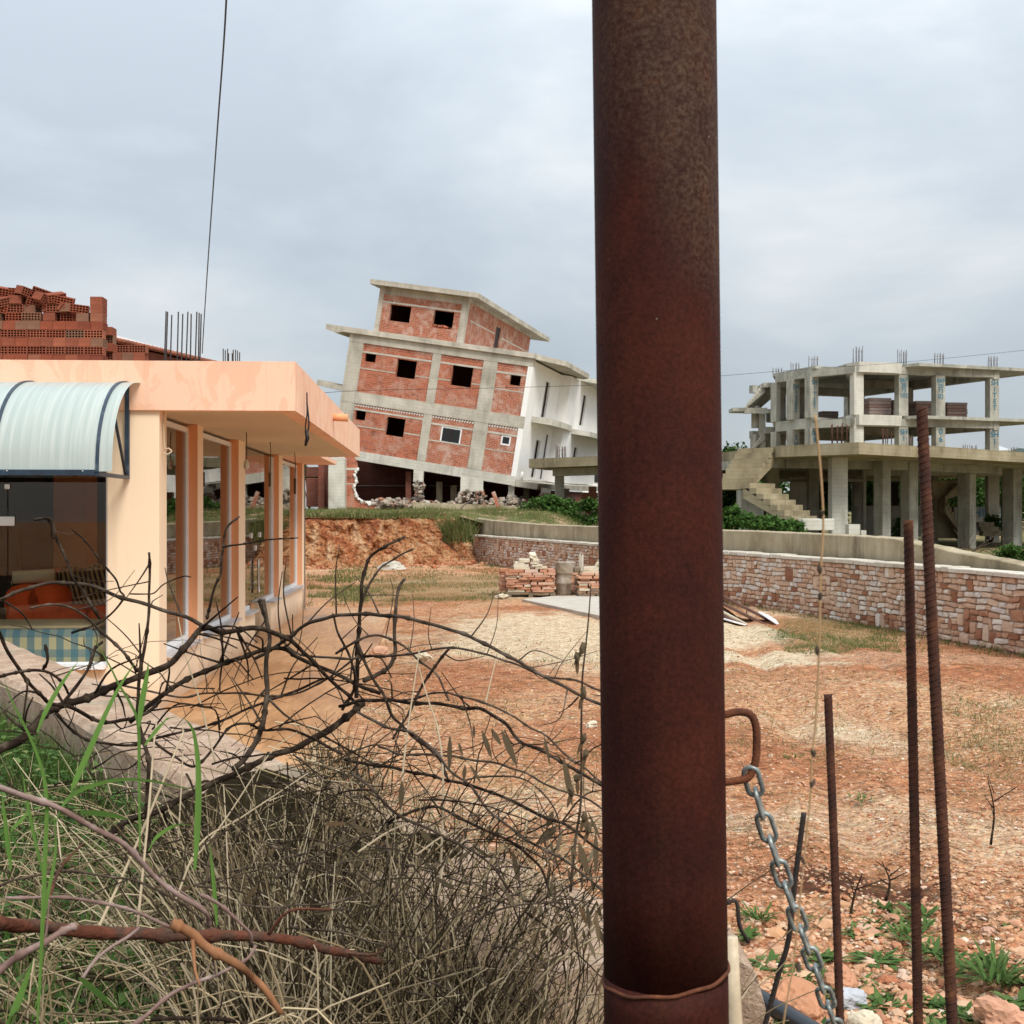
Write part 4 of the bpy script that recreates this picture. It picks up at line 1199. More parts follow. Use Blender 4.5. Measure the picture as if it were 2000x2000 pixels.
hp(MB().slabv([(-1.32, 3.3), (0, 3.22), (0, 3.46), (-.55, 3.47), (-.58, 3.56), (-1.34, 3.58)], -.02, 3.0), 'balcony_stub', 'concrete')
for z in (.02, 2.9): hp(MB().box(.02, W - .22, .42, 19.4, z, z + .3), 'floor_slab', 'concrete')
hp(MB().box(.0, .2, .43, 19.4, .0, 6.03), 'side_wall', 'brickwork_dark')
hp(MB().box(.2, W - .2, 19.2, 19.4, .0, 6.03), 'rear_wall', 'brickwork_dark')
hp(MB().box(.2, W - .22, 6.0, 6.2, .32, 2.89), 'inner_wall', 'brickwork_dark')
hp(MB().box(.2, W - .22, 6.0, 6.2, 3.21, 6.03), 'inner_wall', 'brickwork_dark')
# white-plastered yard side with its step forward, tall openings, balconies
panelx('white_wall', .25, 7.05, .30, 5.93, [(3.45, 4.55, 3.5, 5.28), (3.3, 4.35, .45, 2.33)], 'white_plaster', W - .2, W + .004)
hp(MB().box(W - .25, W + .003, -.006, .252, .30, 5.64), 'white_corner', 'white_plaster')
panelx('white_wall', 7.05, 19.6, .30, 5.93, [(11.4, 12.6, 3.6, 5.3), (11.1, 12.2, .9, 2.33)], 'white_plaster', W - .2, W + .55)
for y0, y1, z0, z1, x in ((3.45, 4.55, 3.5, 5.28, W), (3.3, 4.35, .45, 2.33, W), (11.4, 12.6, 3.6, 5.3, W + .55), (11.1, 12.2, .9, 2.33, W + .55)):
    f = MB(); xa, xb = x - .17, x - .10
    f.box(xa, xb, y0 + .001, y0 + .05, z0, z1); f.box(xa, xb, y1 - .05, y1 - .001, z0, z1); f.box(xa, xb, y0 + .05, y1 - .05, z0, z0 + .05); f.box(xa, xb, y0 + .05, y1 - .05, z1 - .05, z1)
    fr = hp(f, 'window_frame', 'dark_wood')
    hp(MB().box(x - .14, x - .13, y0 + .05, y1 - .05, z0 + .05, z1 - .05), 'pane', 'glass_dark', fr)
hp(MB().prism([(W + .1, -.16), (W + 1.25, 1.6), (W + 1.25, 8.2), (W + .75, 9.4), (W + .1, 9.4)], 6.0, 6.24), 'eave_slab', 'concrete')
hp(MB().prism([(W + .3, 9.6), (W + 1.5, 10.4), (W + 1.5, 19.4), (W + .3, 19.4)], 5.94, 6.16), 'eave_slab', 'concrete_pale')
hp(MB().prism([(W + .01, 1.4), (W + .95, 1.7), (W + 1.05, 5.2), (W + .75, 8.2), (W + .56, 9.3), (W + .01, 9.3)], 3.12, 3.40), 'balcony_slab', 'concrete_pale')
hp(MB().prism([(W + .56, 9.4), (W + 1.5, 9.9), (W + 1.6, 13), (W + 1.4, 19.4), (W + .56, 19.4)], 3.02, 3.28), 'balcony_slab', 'concrete_pale')
hp(MB().prism([(W + .01, .1), (W + 1.0, .4), (W + 1.05, 19.4), (W + .01, 19.4)], -.02, .26), 'balcony_slab', 'concrete')
hp(MB().box(W - .19, W, .0, 19.4, -.03, .295), 'side_beam', 'concrete_pale')
hp(MB().tube([(W + .05, 5.6, .4), (W + .05, 5.6, 2.7)], .035, 8), 'downpipe', 'rebar_grey')
hp(MB().lathe([(.07, 0), (.07, .4), (.03, .45)], (W + .2, .3, .26), 8), 'plaster_stub', 'white_plaster')
# framed lower windows
for h in (LOW['B'][0], LOW['C'][0]):
    f = MB(); t = .07
    f.box(h[0] + .001, h[0] + t, .06, .12, h[2], h[3]); f.box(h[1] - t, h[1] - .001, .06, .12, h[2], h[3])
    f.box(h[0] + t, h[1] - t, .06, .12, h[2], h[2] + t); f.box(h[0] + t, h[1] - t, .06, .12, h[3] - t, h[3])
    fr = hp(f, 'window_frame', 'white_frame')
    if h is LOW['B'][0]: hp(MB().box((h[0] + h[1]) / 2 - .03, (h[0] + h[1]) / 2 + .03, .07, .11, h[2] + t, h[3] - t), 'mullion', 'dark_wood', fr)
    hp(MB().box(h[0] + t, h[1] - t, .09, .097, h[2] + t, h[3] - t), 'pane', 'glass_dark', fr)
# top storey, set on the roof slab
PW = [(1.77, 2.82, 6.9, 7.68), (3.98, 4.98, 6.87, 7.69)]
panel('brick_panel', 1.36, 5.30, 6.28, 8.12, PW, 'brickwork_pale', .15, .38)
hp(MB().box(1.12, 1.36, .12, .42, 6.28, 8.12), 'column', 'concrete')
hp(MB().box(5.30, 5.60, .12, .42, 6.28, 8.12), 'column', 'concrete')
hp(MB().box(1.12, 5.60, .118, .42, 8.12, 8.46), 'beam', 'concrete')
hp(MB().box(1.36, 5.30, .132, .149, 7.72, 7.80), 'lintel', 'concrete_pale')
panelx('brick_panel', .42, 14.5, 6.28, 8.3, [(6.2, 7.25, 6.35, 7.9)], 'brickwork_pale', 5.36, 5.58)
hp(MB().box(5.34, 5.595, .42, 14.5, 8.3, 8.46), 'beam', 'concrete')
hp(MB().box(5.50, 5.52, 6.2, 7.25, 6.35, 7.9), 'dark_window_fill', 'dark_wood')  # added dark sheet stands in for the unlit room behind the opening
for y, z, l in ((1.0, 7.45, 5.0), (7.4, 7.4, 6.8)): hp(MB().box(5.582, 5.588, y, y + l, z, z + .06), 'mortar_band', 'concrete_pale')
hp(MB().box(1.12, 1.36, .42, 14.5, 6.28, 8.46), 'side_wall', 'brickwork_dark')
hp(MB().box(1.36, 5.36, 14.2, 14.5, 6.28, 8.46), 'rear_wall', 'brickwork_dark')
hp(MB().box(.74, 6.12, -.36, 17.4, 8.462, 8.70), 'roof_slab', 'concrete')
mb = MB()
for k in range(14): mb.rock((rng.uniform(4.0, 4.9), .30 + rng.uniform(-.05, .1), 6.87 + rng.uniform(.02, .12)), .11, .09, .06)
o = hp(mb, 'loose_brick_rubble', 'brickwork'); o['kind'] = 'stuff'

# ---- the wrecked ground floor, still standing upright in the ground
def wbox(name, px0, px1, py0, py1, d, th, m_, parent, ch=.02):
    a, b_ = at(px0, py1, d), at(px1, py0, d)
    return MB().cbox(a.x, b_.x, d, d + th, a.z, b_.z, ch).build(name, M[m_], parent)
ruin = thing('ruined_ground_floor', 'wrecked ground floor of brick and crushed pillars under the leaning house', 'ruin', (-5, 60, 2.3))
wbox('column', 641, 673, 893, 1002, 60.2, .8, 'concrete_pale', ruin)
# brick wall with a hole torn out of it
edge = [(692, 892), (697, 905), (699, 916), (692, 928), (697, 938), (691, 950), (694, 962), (698, 972), (707, 979), (720, 983), (735, 984), (746, 988), (758, 989), (772, 993), (790, 994), (806, 992)]
Dw = 60.9
poly = [(at(px, py, Dw).x, at(px, py, Dw).z) for px, py in [(672, 892)] + edge + [(806, 1003), (672, 1003)]]
MB().slabv(poly, Dw, Dw + .25).build('torn_brick_wall', M['brickwork'], ruin)
hp2 = MB()
for (x0, y0), (x1, y1) in zip(edge[2:], edge[3:]):
    for k in range(3):
        u = (k + rng.random()) / 3
        p = at(x0 + (x1 - x0) * u, y0 + (y1 - y0) * u, Dw - .03)
        hp2.rock(p, rng.uniform(.05, .13), .08, rng.uniform(.05, .12))
o = hp2.build('torn_plaster_edge', M['plaster_broken'], ruin); o['kind'] = 'stuff'
wbox('sill_course', 672, 698, 914, 918, Dw - .01, .2, 'concrete_pale', ruin, .004)
wbox('mortar_course', 672, 694, 944, 946, Dw - .006, .1, 'concrete_pale', ruin, .002)
# dark back wall and side of the room
zb = lambda x: 4.93 - .163 * (x + 7.6)
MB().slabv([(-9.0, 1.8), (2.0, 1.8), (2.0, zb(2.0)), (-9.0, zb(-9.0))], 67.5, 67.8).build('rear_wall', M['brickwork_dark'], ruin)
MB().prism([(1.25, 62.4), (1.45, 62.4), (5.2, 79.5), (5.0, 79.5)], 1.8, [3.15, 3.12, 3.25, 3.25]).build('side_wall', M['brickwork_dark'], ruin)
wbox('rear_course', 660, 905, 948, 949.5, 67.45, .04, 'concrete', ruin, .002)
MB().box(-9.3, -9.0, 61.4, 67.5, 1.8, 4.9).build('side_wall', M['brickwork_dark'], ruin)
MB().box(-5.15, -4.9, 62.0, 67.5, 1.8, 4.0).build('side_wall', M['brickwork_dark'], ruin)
# low plinth
a, b_ = at(806, 1004, 59.6), at(1118, 1004, 59.6)
poly = [(a.x, a.z - .3), (b_.x + .6, b_.z - .5), (b_.x + .6, at(1118, 994, 59.6).z), (at(1000, 988, 59.6).x, at(1000, 988, 59.6).z), (at(900, 984, 59.6).x, at(900, 984, 59.6).z), (a.x, at(806, 981, 59.6).z)]
MB().slabv(poly, 59.6, 59.95).build('plinth', M['concrete_low'], ruin)
# crushed pillars
def pillar(px0, px1, pya, pyb, d, pxn0, pxn1, pyn):
    t = thing  # noqa
    mb = MB()
    p = [at(px0, pya, d), at(px1, pya + (px1 - px0) * .16, d), at(px1 - 1, pyb, d), at(px0 - 1, pyb, d)]
    mb.slabv([(q.x, q.z) for q in p], d, d + .45)
    o_ = mb.build('crushed_pillar', M['concrete_pale'], ruin)
    q0, q1, q2, q3 = at(px0, pyb - 2, d), at(px1, pyb - 2, d), at(pxn1, pyn, d), at(pxn0, pyn, d)
    mb = MB()
    for k in range(70):
        u, v = rng.random(), rng.random()
        top = q0.lerp(q1, u); bot = q3.lerp(q2, u); c = top.lerp(bot, v)
        mb.rock((c.x, d + rng.uniform(-.08, .35), c.z), rng.uniform(.07, .16), rng.uniform(.07, .15), rng.uniform(.06, .13))
    r_ = mb.build('broken_core', M['rubble'], o_); r_['kind'] = 'stuff'
    for k in range(4):
        c = q0.lerp(q1, (k + .5) / 4); e_ = q3.lerp(q2, (k + .5) / 4)
        MB().tube(catmull([(c.x, d - .06, c.z), (c.x + rng.uniform(-.1, .1), d - .16, (c.z + e_.z) / 2), (e_.x, d - .04, e_.z)], 4), .012, 5).build('bent_rebar', M['rebar_grey'], o_)
pillar(808, 827, 917, 941, 60.4, 815, 825, 1010)
pillar(900, 944, 928, 960, 60.0, 893, 950, 978)
pillar(993, 1005, 948, 972, 60.6, 990, 1004, 982)
pillar(1057, 1076, 952, 968, 60.8, 1062, 1074, 990)
wbox('brick_pier', 1136, 1168, 962, 1003, 62, .4, 'brickwork_pale', ruin)
wbox('brick_pier', 1150, 1165, 950, 963, 62, .3, 'brickwork_pale', ruin)
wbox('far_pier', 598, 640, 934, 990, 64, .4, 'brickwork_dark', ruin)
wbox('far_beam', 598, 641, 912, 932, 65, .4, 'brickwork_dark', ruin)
for px, h0 in ((852, 955), (880, 962), (1022, 965), (1100, 968)):
    MB().box(at(px, 0, 63).x, at(px, 0, 63).x + .3, 63, 63.3, 2.0, at(px, h0 - 14, 63).z).build('inner_pier', M['concrete_low'], ruin)
# rubble heaped on the ground floor
mb = MB()
def heap(n, pxa, pxb, pya, pyb, d0, d1, s0, s1):
    for k in range(n):
        px = rng.uniform(pxa, pxb); u = rng.random(); py = pya + (pyb - pya) * u ** .7
        d = rng.uniform(d0, d1)
        mb.rock(at(px, py, d), rng.uniform(s0, s1), rng.uniform(s0, s1), rng.uniform(s0, s1) * .7)
heap(260, 735, 812, 974, 994, 60.2, 62.5, .06, .19)
heap(160, 808, 1000, 978, 988, 59.9, 61.5, .05, .16)
heap(260, 960, 1120, 972, 992, 59.9, 61.5, .05, .20)
heap(60, 690, 760, 978, 990, 61.2, 63, .06, .2)
heap(90, 1100, 1165, 985, 998, 60.0, 62, .05, .16)
o = mb.build('rubble', M['rubble']); tag(o, 'broken brick and concrete strewn under the leaning house', 'rubble', kind='stuff')
# loose pieces on the grass before it
pc = thing('fallen_slab', 'white chunk of concrete slab fallen on the grass before the ruin', 'slab', at(1030, 1003, 57.5))
a = at(1000, 1016, 57.3); Mx = Matrix.Translation(a) @ Matrix.Rotation(-.19, 4, 'Y')
MB().cbox(-.1, 1.1, 0, .5, 0, .22, .03, M=Mx).build('slab', M['concrete_pale'], pc)
a = at(1030, 1008, 57.3); MB().rock(a, .32, .2, .16, sub=1).build('broken_end', M['concrete_pale'], pc)
tag(MB().cbox(-.09, .09, -.05, .05, 0, 1.1, .01, M=Matrix.Translation(at(978, 1005, 58.8)) @ Matrix.Rotation(-.32, 4, 'Y')).build('leaning_plank', M['brickwork_pale']), 'short red plank leaning on the plinth of the ruin', 'plank')
tag(MB().tube(catmull([at(895, 1003, 58.2), at(905, 988, 58.3), at(925, 976, 58.5), at(945, 972, 58.6)], 5), .03, 6).build('bent_bar', M['rebar_grey']), 'thin bent steel bar rising from the grass before the ruin', 'bar')
# ------------------------------------------------------------------ unfinished concrete-frame building on the right
fb = thing('concrete_frame_building', 'unfinished concrete frame of open floors and columns on the right', 'building', (19, 70, .6))
Z1, Z2, Z3 = 4.50, 7.36, 10.24          # tops of the three slabs
def fpart(mb, name, m_='concrete', parent=None): return mb.build(name, M['concrete_frame' if m_ == 'concrete' else m_], parent or fb)
cols = {'C1': (18.95, 69.9), 'C2': (21.65, 70.75), 'C3': (23.85, 71.2), 'C4': (27.3, 72.4), 'C5': (17.0, 71.95), 'C6': (16.3, 73.5), 'C7': (15.65, 75.2), 'C8': (14.85, 77.4)}
A1 = R(14)
def colbox(x, y, z0, z1, w=.56, dpt=.5, a=A1):
    return MB().cbox(-w / 2, w / 2, 0, dpt, z0, z1, .012, M=Matrix.Translation((x, y, 0)) @ Matrix.Rotation(a, 4, 'Z'))
for k, (x, y) in cols.items():
    a = A1 if k in ('C1', 'C2', 'C3', 'C4') else R(28)
    w = .58 if k != 'C8' else .34
    if k == 'C7': w = .36
    m_ = 'concrete_pale' if k in ('C1',) else 'concrete'
    if k != 'C8': fpart(colbox(x, y, Z2, Z3 - .58, w, .5, a), 'column', m_)
    else: fpart(colbox(x, y, Z2 - .2, Z2 + 1.15, w, .4, a), 'column', m_)
    fpart(colbox(x, y, Z1, Z2 - .58, w, .5, a), 'column', m_)
# rows further back
for x, y, w in ((20.9, 77.0, .7), (24.2, 78.3, .8), (18.0, 79.2, .6), (22.2, 83.5, .6), (16.6, 78.6, .5)):
    fpart(colbox(x, y, Z2, Z3 - .5, w, .6, A1), 'column', 'concrete'); fpart(colbox(x, y, Z1, Z2 - .5, w, .6, A1), 'column', 'concrete')
OUT = [(15.4, 75.6), (16.95, 71.5), (18.25, 72.3), (18.45, 70.6), (18.95, 69.72), (21.0, 70.35), (21.6, 70.9), (22.3, 70.1), (30.8, 73.4), (29.0, 77), (24.0, 84.5), (17.0, 81.5)]
for zt in (Z2, Z3): fpart(MB().prism(OUT, zt - .17, zt), 'floor_slab')
def beam(a, b, zt, h=.42, w=.36, m_='concrete', inset=0):
    A, B = Vector((*a, 0)), Vector((*b, 0)); t_ = (B - A).normalized(); n_ = Vector((-t_.y, t_.x, 0))
    ang = math.atan2(t_.y, t_.x)
    return fpart(MB().box(0, (B - A).length, -.02, w, zt - h, zt, M=Matrix.Translation((A.x, A.y, 0)) @ Matrix.Rotation(ang, 4, 'Z')), 'beam', m_)
for zt in (Z2 - .172, Z3 - .172):
    beam((18.70, 69.85), (21.45, 70.68), zt, .42, .4, 'concrete_pale')
    beam((21.46, 70.69), (27.55, 72.42), zt, .40, .4)
    beam((16.75, 72.0), (18.68, 69.86), zt - .003, .42, .4)
    beam((15.5, 75.3), (16.74, 72.02), zt - .002, .40, .36)
    beam((27.57, 72.43), (22.6, 83.7), zt - .005, .48, .4)
    beam((22.5, 83.8), (15.0, 80.9), zt - .004, .48, .4)
    beam((20.9, 77.2), (24.3, 78.4), zt - .006, .45, .5)
    beam((18.75, 70.3), (20.7, 77.1), zt - .008, .40, .4)
# the bright fascia where beam and slab meet at the near corner
for zt in (Z2, Z3): fpart(MB().prism([(18.42, 70.5), (18.9, 69.66), (21.05, 70.30), (21.55, 70.72), (21.2, 71.0), (19, 70.4)], zt - .55, zt + .012), 'corner_fascia', 'concrete_pale')
# starter bars on the roof
def bars(x, y, z0, h, n=8, w=.55, m_='rebar_grey', r_=.016):
    for k in range(n):
        xx = x - w / 2 + w * k / (n - 1) + rng.uniform(-.03, .03)
        fpart(MB().tube([(xx, y + (k % 2) * .4, z0), (xx + rng.uniform(-.02, .02), y + (k % 2) * .4, z0 + h * rng.uniform(.8, 1.0))], r_, 5), 'rebar', m_)
    fpart(MB().tube([(x - w / 2, y, z0 + h * .6), (x + w / 2, y, z0 + h * .62)], .008, 4), 'tie_wire', m_)
for k, h in (('C1', .95), ('C2', .85), ('C3', .80), ('C4', .70), ('C5', .65), ('C6', .45), ('C7', .35)):
    bars(cols[k][0], cols[k][1] + .1, Z3, h)
# left stair flights climbing to the roof
def flight(p0, p1, width, n, name, th=.2, m_='concrete', world_w=None):
    """p0 low front-left corner of the first riser, p1 the same of the last tread; width vector across"""
    p0, p1 = Vector(p0), Vector(p1); wv = Vector(width)
    run = (p1 - p0); run_h = Vector((run.x, run.y, 0)) / n; rise = run.z / n
    st_ = None
    body = MB()
    a, b = p0, p0 + run_h * n
    vv = [p0 - Vector((0, 0, .02)), p0 + run_h * .9, b + Vector((0, 0, run.z - rise)), b + Vector((0, 0, run.z - rise - th - .12)), p0 + run_h * .9 + Vector((0, 0, -.1))]
    vv = [p0 + Vector((0, 0, -.10)), p0 + Vector((0, 0, .02)), b + Vector((0, 0, run.z - rise + .02)), b + Vector((0, 0, run.z - rise - th * 1.6))]
    q = [v + wv * .006 for v in vv] + [v + wv * .994 for v in vv]
    body.add(q, [(0, 1, 2, 3), (7, 6, 5, 4), (0, 4, 5, 1), (1, 5, 6, 2), (2, 6, 7, 3), (3, 7, 4, 0)])
    o_ = fpart(body, name, m_)
    for k in range(n):
        c = p0 + run_h * k + Vector((0, 0, rise * k))
        c2 = c + run_h * 1.06
        lo = [c, c2, c2 + wv, c + wv]; e_ = Vector((0, 0, rise * (1 + rng.uniform(-.05, .05))))
        MB().add([Vector(v) for v in lo] + [v + e_ for v in lo], [(0, 3, 2, 1), (4, 5, 6, 7), (0, 1, 5, 4), (1, 2, 6, 5), (2, 3, 7, 6), (3, 0, 4, 7)] if (c2 - c).cross(wv).z > 0 else [(0, 1, 2, 3), (4, 7, 6, 5), (0, 4, 5, 1), (1, 5, 6, 2), (2, 6, 7, 3), (3, 7, 4, 0)]).build('step', M[m_], o_)
    return o_
DS = 77.0
la = at(1455, 800, DS)
fpart(MB().prism([(at(1430, 0, DS).x, DS - .3), (at(1497, 0, DS).x, DS - .3), (at(1499, 0, DS).x, DS + 1.6), (at(1430, 0, DS).x, DS + 1.2)], at(0, 800, DS).z - .12, at(0, 797, DS).z), 'stair_landing')
fpart(MB().box(at(1452, 0, DS).x, at(1520, 0, DS).x, DS - .32, DS, at(0, 808, DS).z, at(0, 799, DS).z - .02), 'landing_beam')
flight(at(1455, 796, DS), at(1494, 748, DS), (1.0, 1.4, 0), 9, 'stair_flight', .24)
fpart(MB().prism([(at(1490, 0, DS).x, DS - .2), (at(1552, 0, DS).x, DS - .2), (at(1552, 0, DS).x, DS + 2), (at(1492, 0, DS).x, DS + 2)], at(0, 757, DS).z, at(0, 748, DS).z), 'upper_landing')
flight(at(1468, 877, DS), at(1494, 842, DS), (1.2, 1.2, 0), 8, 'stair_flight', .24)
fpart(MB().prism([(at(1490, 0, DS).x, DS - .2), (at(1535, 0, DS).x, DS - .2), (at(1535, 0, DS).x, DS + 1.5), (at(1492, 0, DS).x, DS + 1.5)], at(0, 847, DS).z, at(0, 834, DS).z), 'stair_landing')
flight(at(1546, 822, DS + 1.8), at(1496, 804, DS + 1.2), (.3, 1.4, 0), 6, 'stair_flight', .3)
fpart(MB().box(at(1484, 0, DS).x, at(1496, 0, DS).x, DS + .1, DS + .5, at(0, 880, DS).z, at(0, 808, DS).z), 'column')
# first-floor terrace: one wide slab, nearest corner towards the yard
TER = [(.78, 59.2), (3.8, 56.2), (8.7, 53.0), (10.0, 47.7), (12.3, 45.4), (15.15, 48.0), (15.75, 47.9), (21.3, 53.0), (31, 61), (28, 74), (22, 84.5), (13.4, 81), (9.0, 72), (4.5, 66), (1.6, 62)]
fpart(MB().prism(TER, Z1 - .42, Z1), 'terrace_slab', 'concrete_warm')
for x0, y0, x1, y1 in ((10.6, 49.5, 15.2, 51.3), (15.21, 51.31, 22, 57.5), (10.59, 49.6, 5.6, 57), (5.5, 57.1, 2.2, 60.6)):
    beam((x0, y0), (x1, y1), Z1 - .423, .34, .4, 'concrete')
# parallel ribs left by the formwork under the terrace
mb = MB()
for k in range(26):
    y = 49.2 + k * .55
    mb.box(9.8 + max(0, (49.5 - y)) * 1, 16 + (y - 49) * .9, y, y + .10, Z1 - .45, Z1 - .423)
fpart(mb, 'soffit_ribs', 'concrete')['kind'] = 'stuff'
# columns under the terrace
def gcol(px0, px1, d, dpt=.5, m_='concrete', z1=Z1 - .43, a=0, name='column'):
    x0, x1 = at(px0, 0, d).x, at(px1, 0, d).x
    return fpart(MB().cbox(-(x1 - x0) / 2, (x1 - x0) / 2, 0, dpt, h_up((x0 + x1) / 2, d) - .4, z1, .012, M=Matrix.Translation(((x0 + x1) / 2, d, 0)) @ Matrix.Rotation(a, 4, 'Z')), name, m_)
gcol(1625, 1656, 47.9, .6, 'concrete_pale', Z1 - .423)
gcol(1721, 1743, 50.6, .5, a=.5); gcol(1773, 1797, 52.2, .5, a=.5); gcol(1889, 1912, 56.6, .6, a=.7); gcol(1974, 2002, 59.5, .6, a=.6)
gcol(1084, 1102, 60.2, .4, 'concrete'); gcol(1448, 1492, 49.6, 1.1, 'concrete', at(0, 957, 49.6).z, .0, 'pier')
gcol(1580, 1600, 60, .5); gcol(1668, 1684, 62, .5); gcol(1500, 1522, 58, .5); gcol(1876, 1889, 63, .5, 'concrete_pale'); gcol(1930, 1952, 70, .5, 'concrete_pale'); gcol(1962, 1972, 66, .5)
gcol(1686, 1692, 61, .3, 'concrete_pale'); gcol(1762, 1774, 64, .4, 'concrete_pale'); gcol(1824, 1832, 63, .4)
# back beams, panel walls under the terrace
def wslab(name, px0, px1, py0, py1, d, th=.25, m_='concrete', parent=None):
    a, b_ = at(px0, py1, d), at(px1, py0, d)
    return fpart(MB().box(a.x, b_.x, d, d + th, a.z, b_.z), name, m_, parent)
wslab('back_beam', 1690, 1975, 917, 929, 61.5, .4, 'concrete_pale')
wslab('back_wall', 1690, 1800, 988, 1048, 66, .2, 'concrete_pale')
wslab('back_wall', 1545, 1576, 932, 1012, 62, .3, 'concrete_pale')
wslab('lower_beam', 1515, 1690, 936, 941, 60.6, .3, 'concrete')
wslab('back_wall', 1865, 1955, 990, 1045, 72, .2, 'concrete_pale')
wslab('dark_door', 1741, 1755, 942, 988, 66.5, .2, 'dark_wood')
wslab('lintel', 1740, 1772, 934, 940, 65.8, .3, 'concrete_pale')
# enclosed stair core
mb = MB(); q = [at(1828, 938, 62), at(1880, 938, 62), at(1876, 950, 62), at(1846, 975, 62), at(1880, 1030, 62), at(1880, 1052, 62), at(1828, 1052, 62)]
mb.slabv([(p.x, p.z) for p in q], 62.5, 62.8); fpart(mb, 'stair_core', 'dark_wood' if False else 'concrete_low')
flight(at(1846, 974, 62), at(1876, 944, 62), (0, 1.2, 0), 6, 'stair_flight', .25, 'concrete_low')
flight(at(1884, 1050, 61.5), at(1846, 975, 61.5), (0, 1.2, 0), 9, 'stair_flight', .25, 'concrete_low')
for k in range(3): wslab('core_step', 1912 + k * 4, 1942 + k * 9, 1020 + k * 9, 1029 + k * 9, 62 - k * .4, .5, 'concrete_low')
wslab('pale_panel', 1832, 1858, 1018, 1034, 70, .2, 'concrete_pale')
# near stair: upper flight from the terrace, landing, lower flight to the ground
la = at(1440, 950, 46.8)
fpart(MB().prism([(at(1370, 0, 47).x, 46.9), (at(1472, 0, 46.4).x, 46.3), (at(1520, 0, 47).x, 47.6), (at(1500, 0, 48).x, 48.6), (at(1370, 0, 48).x, 48.6)], at(0, 956, 46.8).z, at(0, 944, 46.8).z), 'stair_landing', 'concrete_warm')
zl = at(0, 944, 46.8).z
lo = at(1560, 1028, 44.6)
flight((lo.x, 44.55, at(0, 1030, 44.6).z), (lo.x - 1.65, 46.25, zl), (1.12, 1.0, 0), 8, 'stair_flight', .22, 'concrete_warm')
flight((at(1432, 0, 47).x - .4, 47.6, zl), (at(1432, 0, 47).x + .62, 49.0, Z1 - .06), (1.15, -.75, 0), 7, 'stair_flight', .28, 'concrete_warm')
fpart(MB().cbox(at(1563, 0, 44.6).x, at(1624, 0, 44.6).x, 44.2, 45.1, at(0, 1036, 44.4).z, at(0, 1013, 44.4).z, .02), 'stair_foot', 'concrete_pale')
for p in ((1658, 1680, 1024, 1044, 45), (1682, 1692, 1036, 1050, 45), (1565, 1576, 1034, 1050, 45)):
    wslab('footing_block', *p[:4], p[4], .5, 'concrete_pale')
fpart(MB().cbox(at(1535, 0, 48.5).x, at(1548, 0, 48.5).x, 48.5, 48.9, .6, at(0, 1000, 48.5).z, .01), 'column', 'concrete_pale')
# packs of bricks left on the second floor
pk = [('wrapped pack of bricks on the upper floor between the corner columns', 1698, 1744, 777, 811, 71.8, 2), ('dark wrapped pack of bricks behind the third column on the upper floor', 1790, 1827, 783, 812, 74, 2), ('grey pack of blocks between the third and last column on the upper floor', 1850, 1893, 786, 814, 74, 2), ('narrow pack of bricks by the second column on the upper floor', 1744.5, 1755, 781, 811, 73, 1.2), ('low dark pack of boards at the back left of the upper floor', 1606, 1640, 803, 815, 78, 1.5)]
for lab, x0, x1, y0, y1, d, dep in pk:
    a, b_ = at(x0, y1, d), at(x1, y0, d)
    t = thing('brick_pack', lab, 'brick pack', (a.x, d, Z2), R(10), 'packs of bricks left on the upper floor')
    w, h = b_.x - a.x, b_.z - Z2
    n_ = 6 if h > .6 else 3
    for k in range(n_):
        Mx = pose(t) @ Matrix.Translation((rng.uniform(-.02, .02), 0, 0))
        MB().cbox(0, w, 0, dep, .02 + h * k / n_, .02 + h * (k + .93) / n_, .02, M=Mx).build('layer', M['brick_wrap'], t)
# rebar on the terrace
bars(at(1640, 0, 49).x, 49, Z1, 1.0, 7, .5, 'rebar', .02)
bars(at(1733, 0, 52).x, 52, Z1, .95, 5, .3, 'rebar', .02)
bars(at(1888, 0, 56).x, 56, Z1, .55, 4, .1, 'rebar_grey'); bars(at(1903, 0, 56.4).x, 56.4, Z1, .55, 5, .25, 'rebar_grey')
bars(at(1982, 0, 58).x, 58, Z1, .5, 6, .35, 'rebar_grey'); bars(at(1780, 0, 54).x, 54, Z1, .8, 4, .2, 'rebar_grey')
bars(at(1460, 0, 56).x, 56, Z1, .42, 8, .55, 'rebar_grey'); bars(at(1095, 0, 60.4).x, 60.4, Z1, .75, 8, .45, 'rebar_grey', .022)
# spray-painted words and numbers on the columns
def paint(text, x, y, z, size, a, m_='teal', parent=None):
    c = bpy.data.curves.new('painted_letters', 'FONT'); c.body = text; c.size = size; c.align_x = 'CENTER'; c.space_line = .88
    c.offset = .003; c.extrude = .001
    c.materials.append(M[m_])
    tmp = bpy.data.objects.new('painted_letters', c); col.objects.link(tmp)
    me = bpy.data.meshes.new_from_object(tmp.evaluated_get(bpy.context.evaluated_depsgraph_get()))
    bpy.data.objects.remove(tmp)
    o_ = link('painted_letters', me, fb)
    o_.matrix_basis = Matrix.Translation((x, y, z)) @ Matrix.Rotation(a, 4, 'Z') @ Matrix.Rotation(math.pi / 2, 4, 'X')
    return o_
def oncol(k, text, z, size, a=A1, off=-.02):
    x, y = cols[k]; paint(text, x + math.sin(a) * -off * 1, y + off, z, size, a)
oncol('C2', '067\n20\n73\n102', Z3 - .98, .33); oncol('C3', '069\n20\n73\n02', Z3 - .98, .33); oncol('C4', 'SH\nI\nT\nE\nT', Z3 - 1.0, .40)
oncol('C5', 'SH\nI\nT\nE\nT', Z3 - 1.0, .38, R(28)); oncol('C6', 'SH\nI\nT\nE\nT', Z3 - 1.1, .38, R(28))
